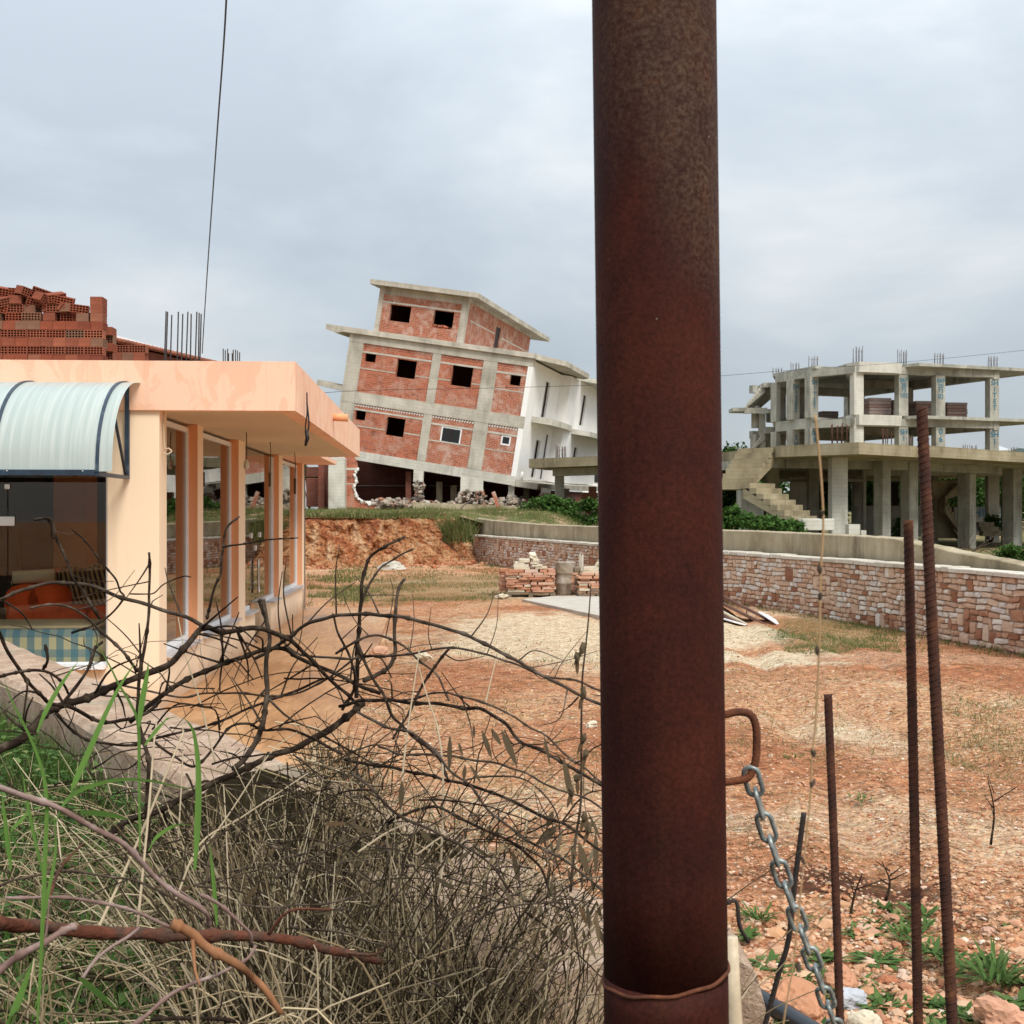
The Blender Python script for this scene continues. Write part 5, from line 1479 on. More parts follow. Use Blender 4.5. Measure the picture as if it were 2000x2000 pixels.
oncol('C2', 'SH\nI', Z2 - 1.0, .40); oncol('C3', '0\n6', Z2 - .98, .48); oncol('C4', 'SH\nI', Z2 - 1.05, .46); oncol('C5', '06\n9', Z2 - 1.0, .42, R(28)); oncol('C6', 'S\nH', Z2 - 1.15, .42, R(28))
p = at(1929, 1010, 71.95); paint('SHITET', p.x, p.y, p.z, .8, 0, 'blue_paint'); paint('069 2073', p.x, p.y, p.z - .72, .62, 0, 'blue_paint')
# utility wires
tag(MB().tube(catmull([at(560, 775, 40), at(700, 763, 42), at(1000, 757, 47), at(1250, 748, 52), at(1410, 734, 56), at(1600, 719, 58), at(1760, 708, 60), at(2010, 683, 62), at(2300, 650, 62)], 6), .008, 5).build('utility_wire', M['cable']), 'thin sagging wire strung past the leaning house and over the concrete frame', 'wire')
# far things
def far_house(name, lab, px0, px1, py0, py1, d, m_, roof):
    a, b_ = at(px0, py1, d), at(px1, py0, d)
    t = thing(name, lab, 'house', (a.x, d, 2))
    MB().box(a.x, b_.x, d, d + 8, 1.5, b_.z).build('wall', M[m_], t)
    mb = MB(); x0, x1 = a.x - .4, b_.x + .4; z = b_.z; h = (at(0, py0, d) - at(0, py0 + 14, d)).z
    mb.add([(x0, d - .4, z), (x1, d - .4, z), (x1, d + 8.4, z), (x0, d + 8.4, z), (x0 + .5, d + 4, z + h), (x1 - .5, d + 4, z + h)], [(0, 1, 5, 4), (1, 2, 5), (2, 3, 4, 5), (3, 0, 4), (0, 3, 2, 1)])
    MB.build(mb, 'roof', M[roof], t)
    for k in range(2):
        xx = a.x + (b_.x - a.x) * (.25 + .4 * k)
        MB().box(xx, xx + (b_.x - a.x) * .14, d - .06, d - .01, b_.z - 2.2, b_.z - .8).build('window', M['glass_dark'], t)
M['red_roof'] = simple('red_tile_roof', [(.3, (.42, .10, .07)), (.7, (.52, .16, .12))], 3, .9, .2)
far_house('far_house', 'house with a red roof behind the leaning house, beside the pole', 1138, 1230, 884, 940, 95, 'white_plaster', 'red_roof')
far_house('far_house', 'small pale house with a flat grey roof seen past the terrace', 1953, 1971, 880, 900, 170, 'white_plaster', 'gutter')
mb = MB(); hx = [(40 + k * 6, 170 + 20 * math.sin(k)) for k in range(40)]
hv = [at(1930 + k * 12, 884 - 9 * math.sin(k * .35) - 6 * noise.noise(Vector((k * .4, 0, 0))), 420) for k in range(60)]
mb.v = [(p.x, 420, -2) for p in hv] + [tuple(p) for p in hv] + [(p.x, 520, -2) for p in hv]
n = len(hv); mb.f = [(i, i + 1, n + i + 1, n + i) for i in range(n - 1)] + [(n + i, n + i + 1, 2 * n + i + 1, 2 * n + i) for i in range(n - 1)]; mb.m = [0] * len(mb.f); mb.sm = [True] * len(mb.f)
M['hill'] = simple('far_scrub', [(.3, (.05, .075, .07)), (.7, (.09, .12, .11))], .05, .95, 0)
struct(mb.build('hill', M['hill']), 'low dark hill on the horizon')
# ------------------------------------------------------------------ things standing in the yard
def flagstack(lab, cx, cy, w, dpt, n_low, n_top, seed):
    r_ = random.Random(seed)
    z0 = yard_z(cx, cy)
    t = thing('stone_pallet', lab, 'stone stack', (cx, cy, z0), 0, 'stacks of flagstones by the stone wall')
    for k in range(5):
        MB().box(cx - w / 2 - .03, cx + w / 2 + .03, cy - dpt / 2 + k * dpt / 5, cy - dpt / 2 + k * dpt / 5 + .11, z0 + .09, z0 + .115).build('pallet_board', M['pallet'], t)
    for k in range(3):
        MB().box(cx - w / 2 + k * (w - .1) / 2, cx - w / 2 + k * (w - .1) / 2 + .1, cy - dpt / 2 - .01, cy + dpt / 2, z0 - .05, z0 + .088).build('pallet_block', M['pallet'], t)
    z = z0 + .118
    def flat(x0, x1, y0, y1, za, th, m_):
        j_ = lambda: r_.uniform(-.022, .022)
        rg = [(x0 + j_() + .01, y0 + j_()), ((x0 + x1) / 2 + 2 * j_(), y0 + j_() - .012), (x1 + j_() - .01, y0 + j_()), (x1 + j_(), (y0 + y1) / 2), (x1 + j_() - .02, y1 + j_()), (x0 + j_() + .02, y1 + j_()), (x0 + j_(), (y0 + y1) / 2)]
        nn = 7
        tl = r_.uniform(-.02, .02)
        MB().prism(rg, [za + tl * q / nn for q in range(nn)], [za + th + r_.uniform(-.008, .008) for q in range(nn)]).build('flagstone', M[m_], t)
    for row in range(n_low):
        th = r_.uniform(.045, .07)
        x = cx - w / 2 + r_.uniform(-.05, .05)
        while x < cx + w / 2 - .08:
            ww = r_.uniform(.18, .42); x1 = min(x + ww, cx + w / 2 + .03)
            flat(x, x1, cy - dpt / 2 + r_.uniform(-.04, .05), cy - dpt / 2 + .45, z + r_.uniform(0, .008), th - .006, 'flag_pink' if r_.random() < .85 else 'flag_pale')
            x = x1 + .008
        for side in (-1, 1):
            flat(cx + side * w / 2 - .2, cx + side * w / 2 + .02, cy - dpt / 2 + .46, cy + dpt / 2, z, th - .006, 'flag_pink')
        flat(cx - w / 2 + .15, cx + w / 2 - .15, cy - .05, cy + dpt / 2, z, th - .006, 'flag_pink')
        z += th
    w2 = w * .72
    for row in range(n_top):
        th = r_.uniform(.05, .075)
        off = r_.uniform(-.12, .12)
        flat(cx - w2 / 2 + off, cx + off + r_.uniform(-.1, .15), cy - dpt * .4, cy + dpt * .3, z, th, 'flag_pale')
        flat(cx + off + .1, cx + w2 / 2 + off, cy - dpt * .35, cy + dpt * .3, z + .01, th * .8, 'flag_pale')
        z += th; w2 *= .84
    MB().rock((cx + .05, cy - .1, z + .05), .13, .1, .09, sub=1).build('loose_stone', M['flag_pale'], t)
d1 = 30.4
flagstack('round stack of pink flagstones with cream slabs on top by the stone wall', at(1036, 0, d1).x, d1, 1.10, 1.0, 9, 4, 5)
flagstack('second stack of red flagstones half hidden by the rusty pole', at(1168, 0, 30.0).x, 30.0, .95, .9, 8, 2, 9)
bp = at(1104, 0, 30.2)
dr = thing('concrete_drum', 'weathered upright drum between the two flagstone stacks', 'drum', (bp.x, 30.2, 0))
prof = [(.23, .0), (.245, .02), (.24, .26), (.255, .275), (.24, .29), (.24, .50), (.255, .515), (.24, .53), (.238, .74), (.25, .76), (.235, .775), (.20, .77)]
MB().lathe(prof, (bp.x, 30.2, .05), 24).build('body', simple('rusty_cement_caked_drum', [(.3, (.16, .10, .055)), (.5, (.30, .25, .19)), (.7, (.50, .47, .42))], 4, .9, .5, .01), dr)
MB().cbox(bp.x + .2, bp.x + .36, 30.0, 30.2, .05, .72, .02).build('leaning_block', M['pallet'], dr)
wp = thing('wood_offcuts', 'two pale pointed wood offcuts standing behind the drum', 'wood', (bp.x + .4, 30.5, 0))
for k in range(2):
    x = at(1131 + k * 5, 0, 30.6).x
    MB().slabv([(x, .0), (x + .05, 0), (x + .05, .95), (x + .03, 1.08 - k * .08), (x, .92)], 30.6 + k * .1, 30.63 + k * .1).build('offcut', M['coping'], wp)
M['concrete_pad'] = simple('grey_screed_pad', [(.3, (.38, .34, .28)), (.7, (.50, .46, .40))], 2, .9, .2)
struct(MB().prism([gp(1020, 1171, .05).xy, gp(1085, 1164, .05).xy, gp(1330, 1164, .05).xy, gp(1420, 1190, .05).xy, gp(1400, 1246, .05).xy, gp(1172, 1203, .05).xy], -.1, .055).build('concrete_pad', M['concrete_pad']), 'flat concrete pad in the yard')
# pile of boards
dp = thing('board_pile', 'heap of broken brown boards and white panels by the stone wall', 'debris', gp(1440, 1222))
def tilted(px0, py0, px1, py1, d0, d1, wid, th, m_, name):
    a, b_ = at(px0, py0, d0) + Vector((0, 0, .07)), at(px1, py1, d1) + Vector((0, 0, .09))
    t_ = (b_ - a); L = t_.length; t_.normalize()
    s_ = t_.cross(Vector((0, .5, .85))).normalized(); n_ = s_.cross(t_)
    Mx = Matrix(((t_.x, s_.x, n_.x, a.x), (t_.y, s_.y, n_.y, a.y), (t_.z, s_.z, n_.z, a.z), (0, 0, 0, 1)))
    MB().cbox(0, L, -wid / 2, wid / 2, -th / 2, th / 2, .006, M=Mx).build(name, M[m_], dp)
tilted(1405, 1168, 1505, 1222, 24.6, 23.4, .30, .05, 'board', 'board')
tilted(1400, 1180, 1498, 1232, 24.2, 23.0, .28, .05, 'board', 'board')
tilted(1395, 1200, 1470, 1236, 23.8, 22.7, .30, .04, 'board', 'board')
tilted(1400, 1196, 1462, 1232, 23.6, 22.8, .10, .04, 'flag_pale', 'batten')
tilted(1405, 1214, 1446, 1228, 23.2, 22.6, .30, .03, 'white_frame', 'white_panel')
tilted(1490, 1206, 1527, 1232, 23.4, 22.9, .24, .03, 'white_frame', 'white_panel')
tilted(1370, 1172, 1430, 1210, 24.8, 24.2, .35, .06, 'board', 'board')
MB().tube(catmull([at(1462, 1182, 24.0), at(1458, 1200, 23.6), at(1468, 1214, 23.3)], 4), .01, 5).build('strap', M['cable'], dp)
for lab, px, py, s_, m_ in (('white block lying at the edge of the gravel left of the flagstones', 980, 1170, .14, 'flag_pale'), ('white stone in the middle of the yard behind the branches', 828, 1288, .11, 'flag_pale'), ('pink brick beside the shop walk behind the branches', 742, 1280, .13, 'flag_pink'), ('white pebble near the pole on the gravel', 1155, 1421, .06, 'flag_pale'), ('grey stone at the foot of the bank', 729, 1108, .26, 'flag_pale'), ('long pale slab lying on the grass below the bank', 765, 1118, .42, 'concrete_pale')):
    p = gp(px, py); o = MB().rock((p.x, p.y, s_ * .35), s_, s_ * .7, s_ * .5, sub=1).build('stone', M[m_]); tag(o, lab, 'stone')

# ------------------------------------------------------------------ foreground: the low wall, mound and pole
WD = Vector((.53, -.848, 0)); WN = Vector((-.848, -.53, 0)); N0 = Vector((-3.15, 7.89, 0))
def lw(s, t, z): return N0 + WD * s + WN * t + Vector((0, 0, z))
lowm = NT('pinkish_rough_concrete')
n1 = lowm.noise(6, 6, .7, None, .3)
c = lowm.ramp(n1, [(.3, (.31, .20, .14)), (.5, (.45, .315, .225)), (.7, (.56, .43, .33))])
c = lowm.mix(.7, c, lowm.ramp(lowm.noise(45, 4, .75), [(.3, (.28, .28, .28)), (.7, (.7, .7, .7))]), 'OVERLAY')
c = lowm.mix(lowm.ramp(lowm.noise(1.6, 5, .6), [(.55, 0.0), (.7, .7)]), c, (.20, .19, .13))
lowm.bump(lowm.noise(40, 5, .7), .9, .02)
M['low_wall'] = lowm.color(c, .95, .15)
lwt = thing('low_wall', 'low rough concrete wall with a pinkish top among the weeds', 'wall', lw(3, -.2, 0))
mb = MB(); N = 90
for i in range(N + 1):
    s = -6 + (12.05) * i / N
    j1 = .02 * noise.noise(Vector((s * 2.5, 0, 0))); j2 = .02 * noise.noise(Vector((s * 2.5, 4, 0)))
    zt = .95 + .012 * noise.noise(Vector((s * 3, 8, 0)))
    for t_, z in ((0 + j1, -.1), (0 + j1, zt - .03), (-.03 + j1, zt), (-.24, zt + .008 * noise.noise(Vector((s * 6, 2, 2)))), (-.45 + j2, zt), (-.48 + j2, zt - .03), (-.48 + j2, -.1)):
        mb.v.append(tuple(lw(s, t_, z)))
for i in range(N):
    for k in range(7):
        l = (k + 1) % 7; mb.f.append((i * 7 + k, i * 7 + 7 + k, i * 7 + 7 + l, i * 7 + l))
mb.f += [tuple(range(7)), tuple(reversed(range(N * 7, N * 7 + 7)))]
mb.m = [0] * len(mb.f); mb.sm = [False] * len(mb.f)
mb.build('wall_body', M['low_wall'], lwt)
mb = MB(); mb.box(0, 3.6, -.55, .05, -.2, .3, M=Matrix.Translation(lw(6.0, 0, 0)) @ Matrix(((WD.x, -WN.x, 0, 0), (WD.y, -WN.y, 0, 0), (0, 0, 1, 0), (0, 0, 0, 1))) @ Matrix.Translation((0, .45, 0)))
mb.build('footing', M['concrete_low'], lwt)
# broken concrete stub right of the pole with a cream pipe
eb = thing('concrete_stub', 'broken grey concrete stub at the foot of the rusty pole', 'concrete', at(1460, 2000, 2.75))
pp = [(1398, 1868), (1448, 1880), (1468, 1893), (1478, 1905), (1492, 1955), (1512, 2040), (1520, 2600), (1398, 2600)]
mb = MB(); mb.slabv([(at(x, y, 2.72).x, at(x, y, 2.72).z) for x, y in pp], 2.72, 3.0)
mb.build('broken_block', M['low_wall'], eb)
o = tag(MB().tube([at(1428, 1830, 2.3), at(1431, 1950, 2.3), at(1437, 2050, 2.3), at(1450, 2500, 2.3)], [.012, .015, .016, .016], 10).build('plastic_pipe', M['cream_pipe']), 'cream plastic pipe end between the pole and the concrete stub', 'pipe')
tag(MB().tube(catmull([gp(1440, 1925, .05), gp(1490, 1955, .05), gp(1530, 1978, .05), gp(1580, 2010, .05), gp(1660, 2060, .05)], 6), .038, 10).build('hose', M['hose']), 'black plastic hose lying on the rubble by the concrete stub', 'hose')

def mound_z(s, t):
    k = min(1, max(0, t / 1.5)); k = k * k * (3 - 2 * k)
    return .66 + .08 * k + .04 * noise.noise(Vector((s * 1.1, t * 1.1, 7)))
M['mound'] = simple('shade_dark_soil', [(.3, (.010, .008, .005)), (.6, (.026, .021, .011)), (.75, (.045, .04, .018))], 5, .98, .8, .03, 30, spec=0)  # near-black: shade under the stems is put into the soil colour
mb = MB(); ns, nt = 90, 36
for i in range(ns + 1):
    s = -8 + 20 * i / ns
    for j in range(nt + 1):
        t_ = .0 + 9 * (j / nt) ** 1.8
        z = mound_z(s, t_)
        if j == 0: z = -.1
        mb.v.append(tuple(lw(s, t_ + (.03 if j == 0 else .03), z)))
mb.f = [(i * (nt + 1) + j, i * (nt + 1) + j + 1, (i + 1) * (nt + 1) + j + 1, (i + 1) * (nt + 1) + j) for i in range(ns) for j in range(nt)]
mb.m = [0] * len(mb.f); mb.sm = [True] * len(mb.f)
struct(mb.build('verge', M['mound']), 'weedy verge of soil darkened for shade before the low wall')

# rusty steel pole
PD = 1.75
pole = thing('steel_pole', 'thick rusty steel pipe post standing close before the camera', 'pole', (.22, PD, .6))
pt_, pb_ = at(1277, 0, PD), at(1301, 2000, PD)
dirp = (pt_ - pb_).normalized()
Pp = lambda z: pb_ + dirp * ((z - pb_.z) / dirp.z)
RP = .0845
zw = at(0, 1900, PD).z
def ring_tube(za, zb, r_, name, n=64, seg=24):
    mb = MB(); mb.tube([Pp(za + (zb - za) * k / seg) for k in range(seg + 1)], r_, n); return mb.build(name, M['rust_pole'], pole)
ring_tube(zw, 4.6, RP, 'upper_pipe'); ring_tube(.45, zw, RP * 1.004, 'lower_pipe')
# weld bead, slightly out of level
mb = MB(); c = Pp(zw)
mb.tube([c + Vector((math.cos(a) * RP * 1.006, math.sin(a) * RP * 1.006, .012 * math.cos(a) + .0012 * math.sin(a * 9))) for a in [2 * math.pi * k / 72 for k in range(73)]], .0028, 8)
mb.build('weld_bead', M['rust_bright'], pole)
# welded rebar loop (pixels of the photograph, zoomed 2.76 from 1380, 1300)
z7 = lambda x, y: (1380 + x / 2.76, 1300 + y / 2.76)
def poly7(pts, d): return [at(*z7(x, y), d) for x, y in pts]
lp = poly7([(60, 275), (105, 263), (180, 250), (240, 268), (266, 330), (270, 430), (262, 520), (225, 602), (150, 622), (105, 628), (60, 632)], PD - .01)
cp = catmull(lp, 6)
mb = MB(); mb.tube(cp, [.0052 + .0004 * (k % 2) for k in range(len(cp))], 10)
mb.build('rebar_loop', M['rust_bright'], pole)
MB().tube(catmull([Pp(1.42) + Vector((RP * .97, -.01, 0)), Pp(1.42) + Vector((RP + .012, -.01, .003)), Pp(1.40) + Vector((RP + .016, -.01, -.01)), Pp(1.385) + Vector((RP + .03, 0, -.02))], 4), .003, 6).build('wire_twist', M['rebar_dark'], pole)

# chain of galvanised links
chain = thing('chain', 'galvanised chain hanging from the loop on the pole', 'chain', at(1640, 2100, 1.8))
path = [at(*z7(x, y), d) for x, y, d in ((236, 570, PD - .01), (300, 800, 1.76), (345, 940, 1.77), (420, 1170, 1.79), (470, 1310, 1.80), (530, 1480, 1.82), (585, 1620, 1.84), (640, 1780, 1.86), (690, 1930, 1.90), (745, 2090, 2.0), (800, 2260, 2.12))]
cp = catmull(path, 12)
L = [0]
for a, b_ in zip(cp, cp[1:]): L.append(L[-1] + (b_ - a).length)
def cpt(s):
    for k in range(len(L) - 1):
        if s <= L[k + 1]: return cp[k].lerp(cp[k + 1], (s - L[k]) / (L[k + 1] - L[k]))
    return cp[-1]
pitch = .0385
wr = .0034; half = pitch / 2 + wr * .9; rad = .0100
k = 0; s = -.006
while s + pitch < L[-1]:
    a, b_ = cpt(max(0, s)), cpt(s + pitch)
    t_ = (b_ - a).normalized(); mid = (a + b_) / 2
    u = t_.cross(Vector((0, 1, 0))).normalized(); v = t_.cross(u)
    ang = R(18) if k % 2 == 0 else R(104)
    w_ = u * math.cos(ang) + v * math.sin(ang)
    pts = []
    st_ = half - rad
    for q in range(11):
        th_ = math.pi * q / 10
        pts.append(mid + t_ * (st_ + math.sin(th_) * rad) + w_ * (math.cos(th_) * rad))
    for q in range(11):
        th_ = math.pi + math.pi * q / 10
        pts.append(mid + t_ * (-st_ + math.sin(th_) * rad) + w_ * (math.cos(th_) * rad))
    pts.append(pts[0])
    MB().tube(pts, wr, 8, cap=False).build('link', M['zinc'], chain)
    s += pitch; k += 1

# starter bars beside the pole
def bar(lab, pts, w, d0, d1, m_, ribs=True):
    P = [at(px, py, d0 + (d1 - d0) * i / (len(pts) - 1)) for i, (px, py) in enumerate(pts)]
    lo = P[-1] + (P[-1] - P[-2]).normalized() * ((P[-1].z - .25) / max(.2, abs((P[-1] - P[-2]).normalized().z)))
    P = catmull(P, 4) + [lo]
    t = thing('rebar', lab, 'rebar', lo, 0, 'rusty bars standing by the pole')
    r_ = w / 2 / F * d0
    Q = []
    for a, b_ in zip(P, P[1:]):
        n_ = max(1, int((b_ - a).length / .012)); Q += [a.lerp(b_, k / n_) for k in range(n_)]
    Q.append(P[-1])
    mb = MB(); mb.tube(Q, r_ * .93, 12); mb.build('bar', M[m_], t)
    if ribs:
        mb = MB()
        ax = (Q[-1] - Q[0]).normalized(); u = ax.cross(Vector((0, 1, 0))).normalized(); v = ax.cross(u)
        tot = (Q[-1] - Q[0]).length
        for side in (0, 1):
            nrib = int(min(tot, 1.35) / .0115)
            for k in range(nrib):
                hx = []
                for q in range(7):
                    a = side * math.pi + .25 + (math.pi - .5) * q / 6
                    f_ = (k * .0115 + .010 * q / 6) / tot
                    c = Q[min(len(Q) - 1, int(f_ * (len(Q) - 1)))]
                    c = c + ax * (f_ * tot - (c - Q[0]).dot(ax))
                    hx.append(c + (u * math.cos(a) + v * math.sin(a)) * r_ * .95)
                mb.tube(hx, r_ * .11, 4)
        o_ = mb.build('ribs', M[m_], t); o_['kind'] = 'stuff'
bar('tallest rusty steel bar, rightmost of the bars by the pole', [(1800, 794), (1822, 1250), (1845, 1700), (1860, 2000)], 23, 2.25, 2.2, 'rebar')
bar('ribbed rusty bar just left of the tallest one', [(1774, 1016), (1784, 1500), (1793, 2000)], 20, 2.3, 2.25, 'rebar')
bar('mid-height rusty bar nearer to the chain', [(1617, 1356), (1630, 1680), (1641, 2000)], 17, 2.35, 2.3, 'rebar')
bar('short dark bent bar leaning left behind the chain', [(1570, 1588), (1551, 1735), (1540, 1836), (1522, 1898), (1499, 1985)], 11.5, 2.5, 2.55, 'rebar_dark')
# ------------------------------------------------------------------ plants
def blade(mb, base, h, lean, w, segs=3, curve=.5, mi=0):
    """one tapering blade; lean = horizontal vector the tip moves by"""
    base = Vector(base); lean = Vector(lean)
    side = Vector((1, 0, 0)) if rng.random() < .7 else Vector((.6, .8, 0))
    vv = []
    for k in range(segs + 1):
        t_ = k / segs
        p = base + lean * (t_ ** (1 + curve)) + Vector((0, 0, h * (t_ - curve * .35 * t_ * t_)))
        ww = w * (1 - t_ * .92) / 2
        vv += [p - side * ww, p + side * ww]
    mb.add(vv, [(2 * k, 2 * k + 1, 2 * k + 3, 2 * k + 2) for k in range(segs)], mi, True)
def stalk(mb, pts, r0, r1, n=4):
    mb.tube(pts, [r0 + (r1 - r0) * k / (len(pts) - 1) for k in range(len(pts))], n, cap=False)
def leaf(mb, p, d, up, L, w, mi=0, bend=.15):
    """flat pointed leaf from p along d"""
    d = Vector(d).normalized(); s_ = d.cross(Vector(up))
    if s_.length < .05: s_ = d.cross(Vector((1, .3, .1)))
    s_.normalize(); n_ = s_.cross(d)
    pr = [(0, .12), (.25, .85), (.5, 1), (.78, .6), (1, .02)]
    vv = []
    for t_, k in pr:
        c = Vector(p) + d * L * t_ - n_ * (bend * L * t_ * t_)
        vv += [c - s_ * w * k / 2, c + s_ * w * k / 2]
    mb.add(vv, [(2 * k, 2 * k + 1, 2 * k + 3, 2 * k + 2) for k in range(4)], mi, True)
def crown(mb, c, rx, ry, rz, n, size, clumps=9, dense=.55):
    cl = []
    for k in range(clumps):
        a, b_ = rng.uniform(0, 6.28), rng.uniform(-.6, 1)
        rr = rng.uniform(.35, .85)
        cl.append((Vector((math.cos(a) * rx * rr * math.sqrt(1 - b_ * b_ * .5), math.sin(a) * ry * rr, b_ * rz * .8)), rng.uniform(.3, .55)))
    for k in range(n):
        o_, f = rng.choice(cl)
        v = Vector((rng.gauss(0, 1), rng.gauss(0, 1), rng.gauss(0, 1))).normalized() * rng.random() ** .4
        p = Vector(c) + o_ + Vector((v.x * rx * f, v.y * ry * f, v.z * rz * f))
        d = Vector((rng.gauss(0, 1), rng.gauss(0, 1), rng.gauss(0, .7))).normalized()
        u = Vector((rng.gauss(0, 1), rng.gauss(0, 1), 1.2)).normalized()
        s_ = d.cross(u).normalized() * size * rng.uniform(.3, .5); e_ = d * size * rng.uniform(.7, 1.2)
        mb.add([p - s_ * .3, p + e_ * .5 - s_, p + e_, p + e_ * .5 + s_], [(0, 1, 2, 3)])
# trees and shrubs
def tree(lab, x, y, h, r_, n, leafsize, m_='foliage', group='trees behind the concrete frame'):
    z0 = h_up(x, y)
    t = thing('tree', lab, 'tree', (x, y, z0), 0, group)
    mb = MB(); mb.tube(catmull([(x, y, z0 - .3), (x + .1, y, z0 + h * .3), (x - .1, y, z0 + h * .6)], 4), [.16 - .011 * k for k in range(9)], 8)
    for k in range(5):
        a = k * 1.3
        mb.tube(catmull([(x, y, z0 + h * (.3 + .05 * k)), (x + math.cos(a) * r_ * .4, y + math.sin(a) * r_ * .4, z0 + h * .55), (x + math.cos(a) * r_ * .7, y + math.sin(a) * r_ * .7, z0 + h * .8)], 3), [.07, .065, .06, .05, .04, .03, .02], 5)
    mb.build('trunk', M['wood_dark'], t)
    mb = MB(); crown(mb, (x, y, z0 + h * .62), r_, r_, h * .42, n, leafsize, 14); mb.build('crown', M[m_], t)
for lab, px, d, h, r_ in (('leafy tree behind the near stair of the concrete frame', 1600, 84, 5.2, 2.6), ('leafy tree behind the middle columns of the concrete frame', 1705, 86, 5.0, 2.4), ('dark tree behind the stair core of the concrete frame', 1862, 88, 4.6, 2.4), ('tree between the two right columns under the terrace', 1925, 90, 5.0, 2.8), ('rightmost tree under the terrace', 1990, 92, 4.6, 2.6), ('leafy tree just right of the pole behind the stair landing', 1425, 80, 3.4, 2.0), ('tree with a thin crown left of the stair top, over the terrace edge', 1438, 120, 6.2, 1.6)):
    tree(lab, at(px, 0, d).x, d, h, r_, 2600, .34)
def shrub(lab, px, py, d, rx, rz, n=1500, m_='foliage_light', sz=.16):
    p = at(px, py, d); z0 = h_up(p.x, d)
    t = thing('shrub', lab, 'shrub', (p.x, d, z0), 0, 'shrubs along the concrete wall')
    mb = MB()
    for k in range(6):
        a = k * 1.05
        mb.tube([(p.x, d, z0 - .1), (p.x + math.cos(a) * rx * .5, d + math.sin(a) * rx * .3, p.z)], [.03, .012], 5)
    mb.build('stems', M['wood_dark'], t)
    mb = MB(); crown(mb, (p.x, d, max(p.z, z0 + rz * .5)), rx, rx * .8, rz, n, sz, 10); mb.build('leaves', M[m_], t)
shrub('dark green shrub behind the concrete wall right of the pole', 1430, 1018, 44, .9, .5)
shrub('low green shrub at the foot of the near stair', 1525, 1032, 43, 1.0, .38)
shrub('bright green shrub at the right edge behind the concrete wall', 1985, 1092, 24, .42, .22, 1500, 'foliage_light', .06)
shrub('round green shrub beside the left terrace column', 1130, 1008, 56, 1.1, .75, 2000)
shrub('small green shrub left of the terrace column', 1060, 1020, 55, .9, .4)
shrub('green shrub between the columns at the back of the terrace', 1760, 1035, 60, .5, .5, 600)
shrub('yellowish agave-like shrub before the painted wall', 1935, 1030, 66, .7, .6, 700)
shrub('green bush at the far left above the bank', 604, 930, 66, .7, .5, 600)
mb = MB()
for k in range(34):
    px = 1390 + 20 * k + rng.uniform(-8, 8); d = rng.uniform(96, 104)
    crown(mb, (at(px, 0, d).x, d, 2.2 + rng.uniform(.6, 1.3)), 1.8, 1.5, rng.uniform(1.4, 2.1), 620, .42, 7)
o = mb.build('treeline', M['foliage']); tag(o, 'dense dark line of far trees seen under the concrete frame', 'trees', kind='stuff')
# bare twigs behind the wall on the right
t = thing('dry_bush', 'leafless dry bush behind the low end of the concrete wall', 'bush', (at(1890, 0, 30).x, 30, .9))
for k in range(16):
    a = at(rng.uniform(1850, 1960), 1092, 30); b_ = at(rng.uniform(1840, 1990), rng.uniform(1030, 1075), 30)
    MB().tube(catmull([a, a.lerp(b_, .5) + Vector((rng.uniform(-.1, .1), 0, .08)), b_], 4), [.012 - .001 * q for q in range(9)], 5).build('branch', M['wood_grey'], t)

# grass on the plateau and along the bank
mb = MB()
for k in range(14000):
    px = rng.uniform(560, 1180); d = rng.uniform(45.2, 61)
    x = at(px, 0, d).x
    p, t_, n_ = bpt(max(0, min(BLEN, (51 - d) if x > -3 else BLEN)))
    if x > -1.9 and d < 52 + (x + 1.5) * -3.5 : continue
    z = h_up(x, d); nn = noise.noise(Vector((x * .7, d * .5, 2)))
    if nn < -.12 and rng.random() < .8: continue
    blade(mb, (x, d, z - .03), rng.uniform(.04, .20 + .35 * max(0, nn)), (rng.uniform(-.15, .15), rng.uniform(-.1, .1), 0), .022, 2)
for k in range(2200):   # hanging over the lip
    s = rng.uniform(2.0, BLEN * .45)
    p, t_, n_ = bpt(s); q = p - n_ * rng.uniform(.75, 1.6)
    blade(mb, (q.x, q.y, h_up(q.x, q.y) - .02), rng.uniform(.1, .35), (n_.x * .15 + rng.uniform(-.1, .1), n_.y * .15, 0), .035, 2)
o = mb.build('plateau_grass', M['grass_mix']); tag(o, 'green and straw grass on the ground above the bank', 'grass', kind='stuff')
# big tuft where bank and wall meet
t = thing('grass_clump', 'tall drooping grass clump where the bank meets the concrete wall', 'grass', at(885, 1030, 48.5))
mb = MB()
for k in range(520):
    b0 = at(rng.gauss(890, 16), rng.uniform(1035, 1062), 48.6 + rng.uniform(-.3, .3))
    blade(mb, b0, rng.uniform(.4, 1.0), (rng.gauss(-.05, .35), rng.uniform(-.3, .1), 0), .03, 4, .6)
mb.build('blades', M['grass_mix'], t)
mb = MB()
for k in range(240):
    b0 = at(rng.uniform(905, 926), rng.uniform(1034, 1048), 49.5)
    blade(mb, b0, rng.uniform(.15, .4), (rng.gauss(0, .15), 0, 0), .03, 3)
mb.build('green_shoots', M['grass'], t)
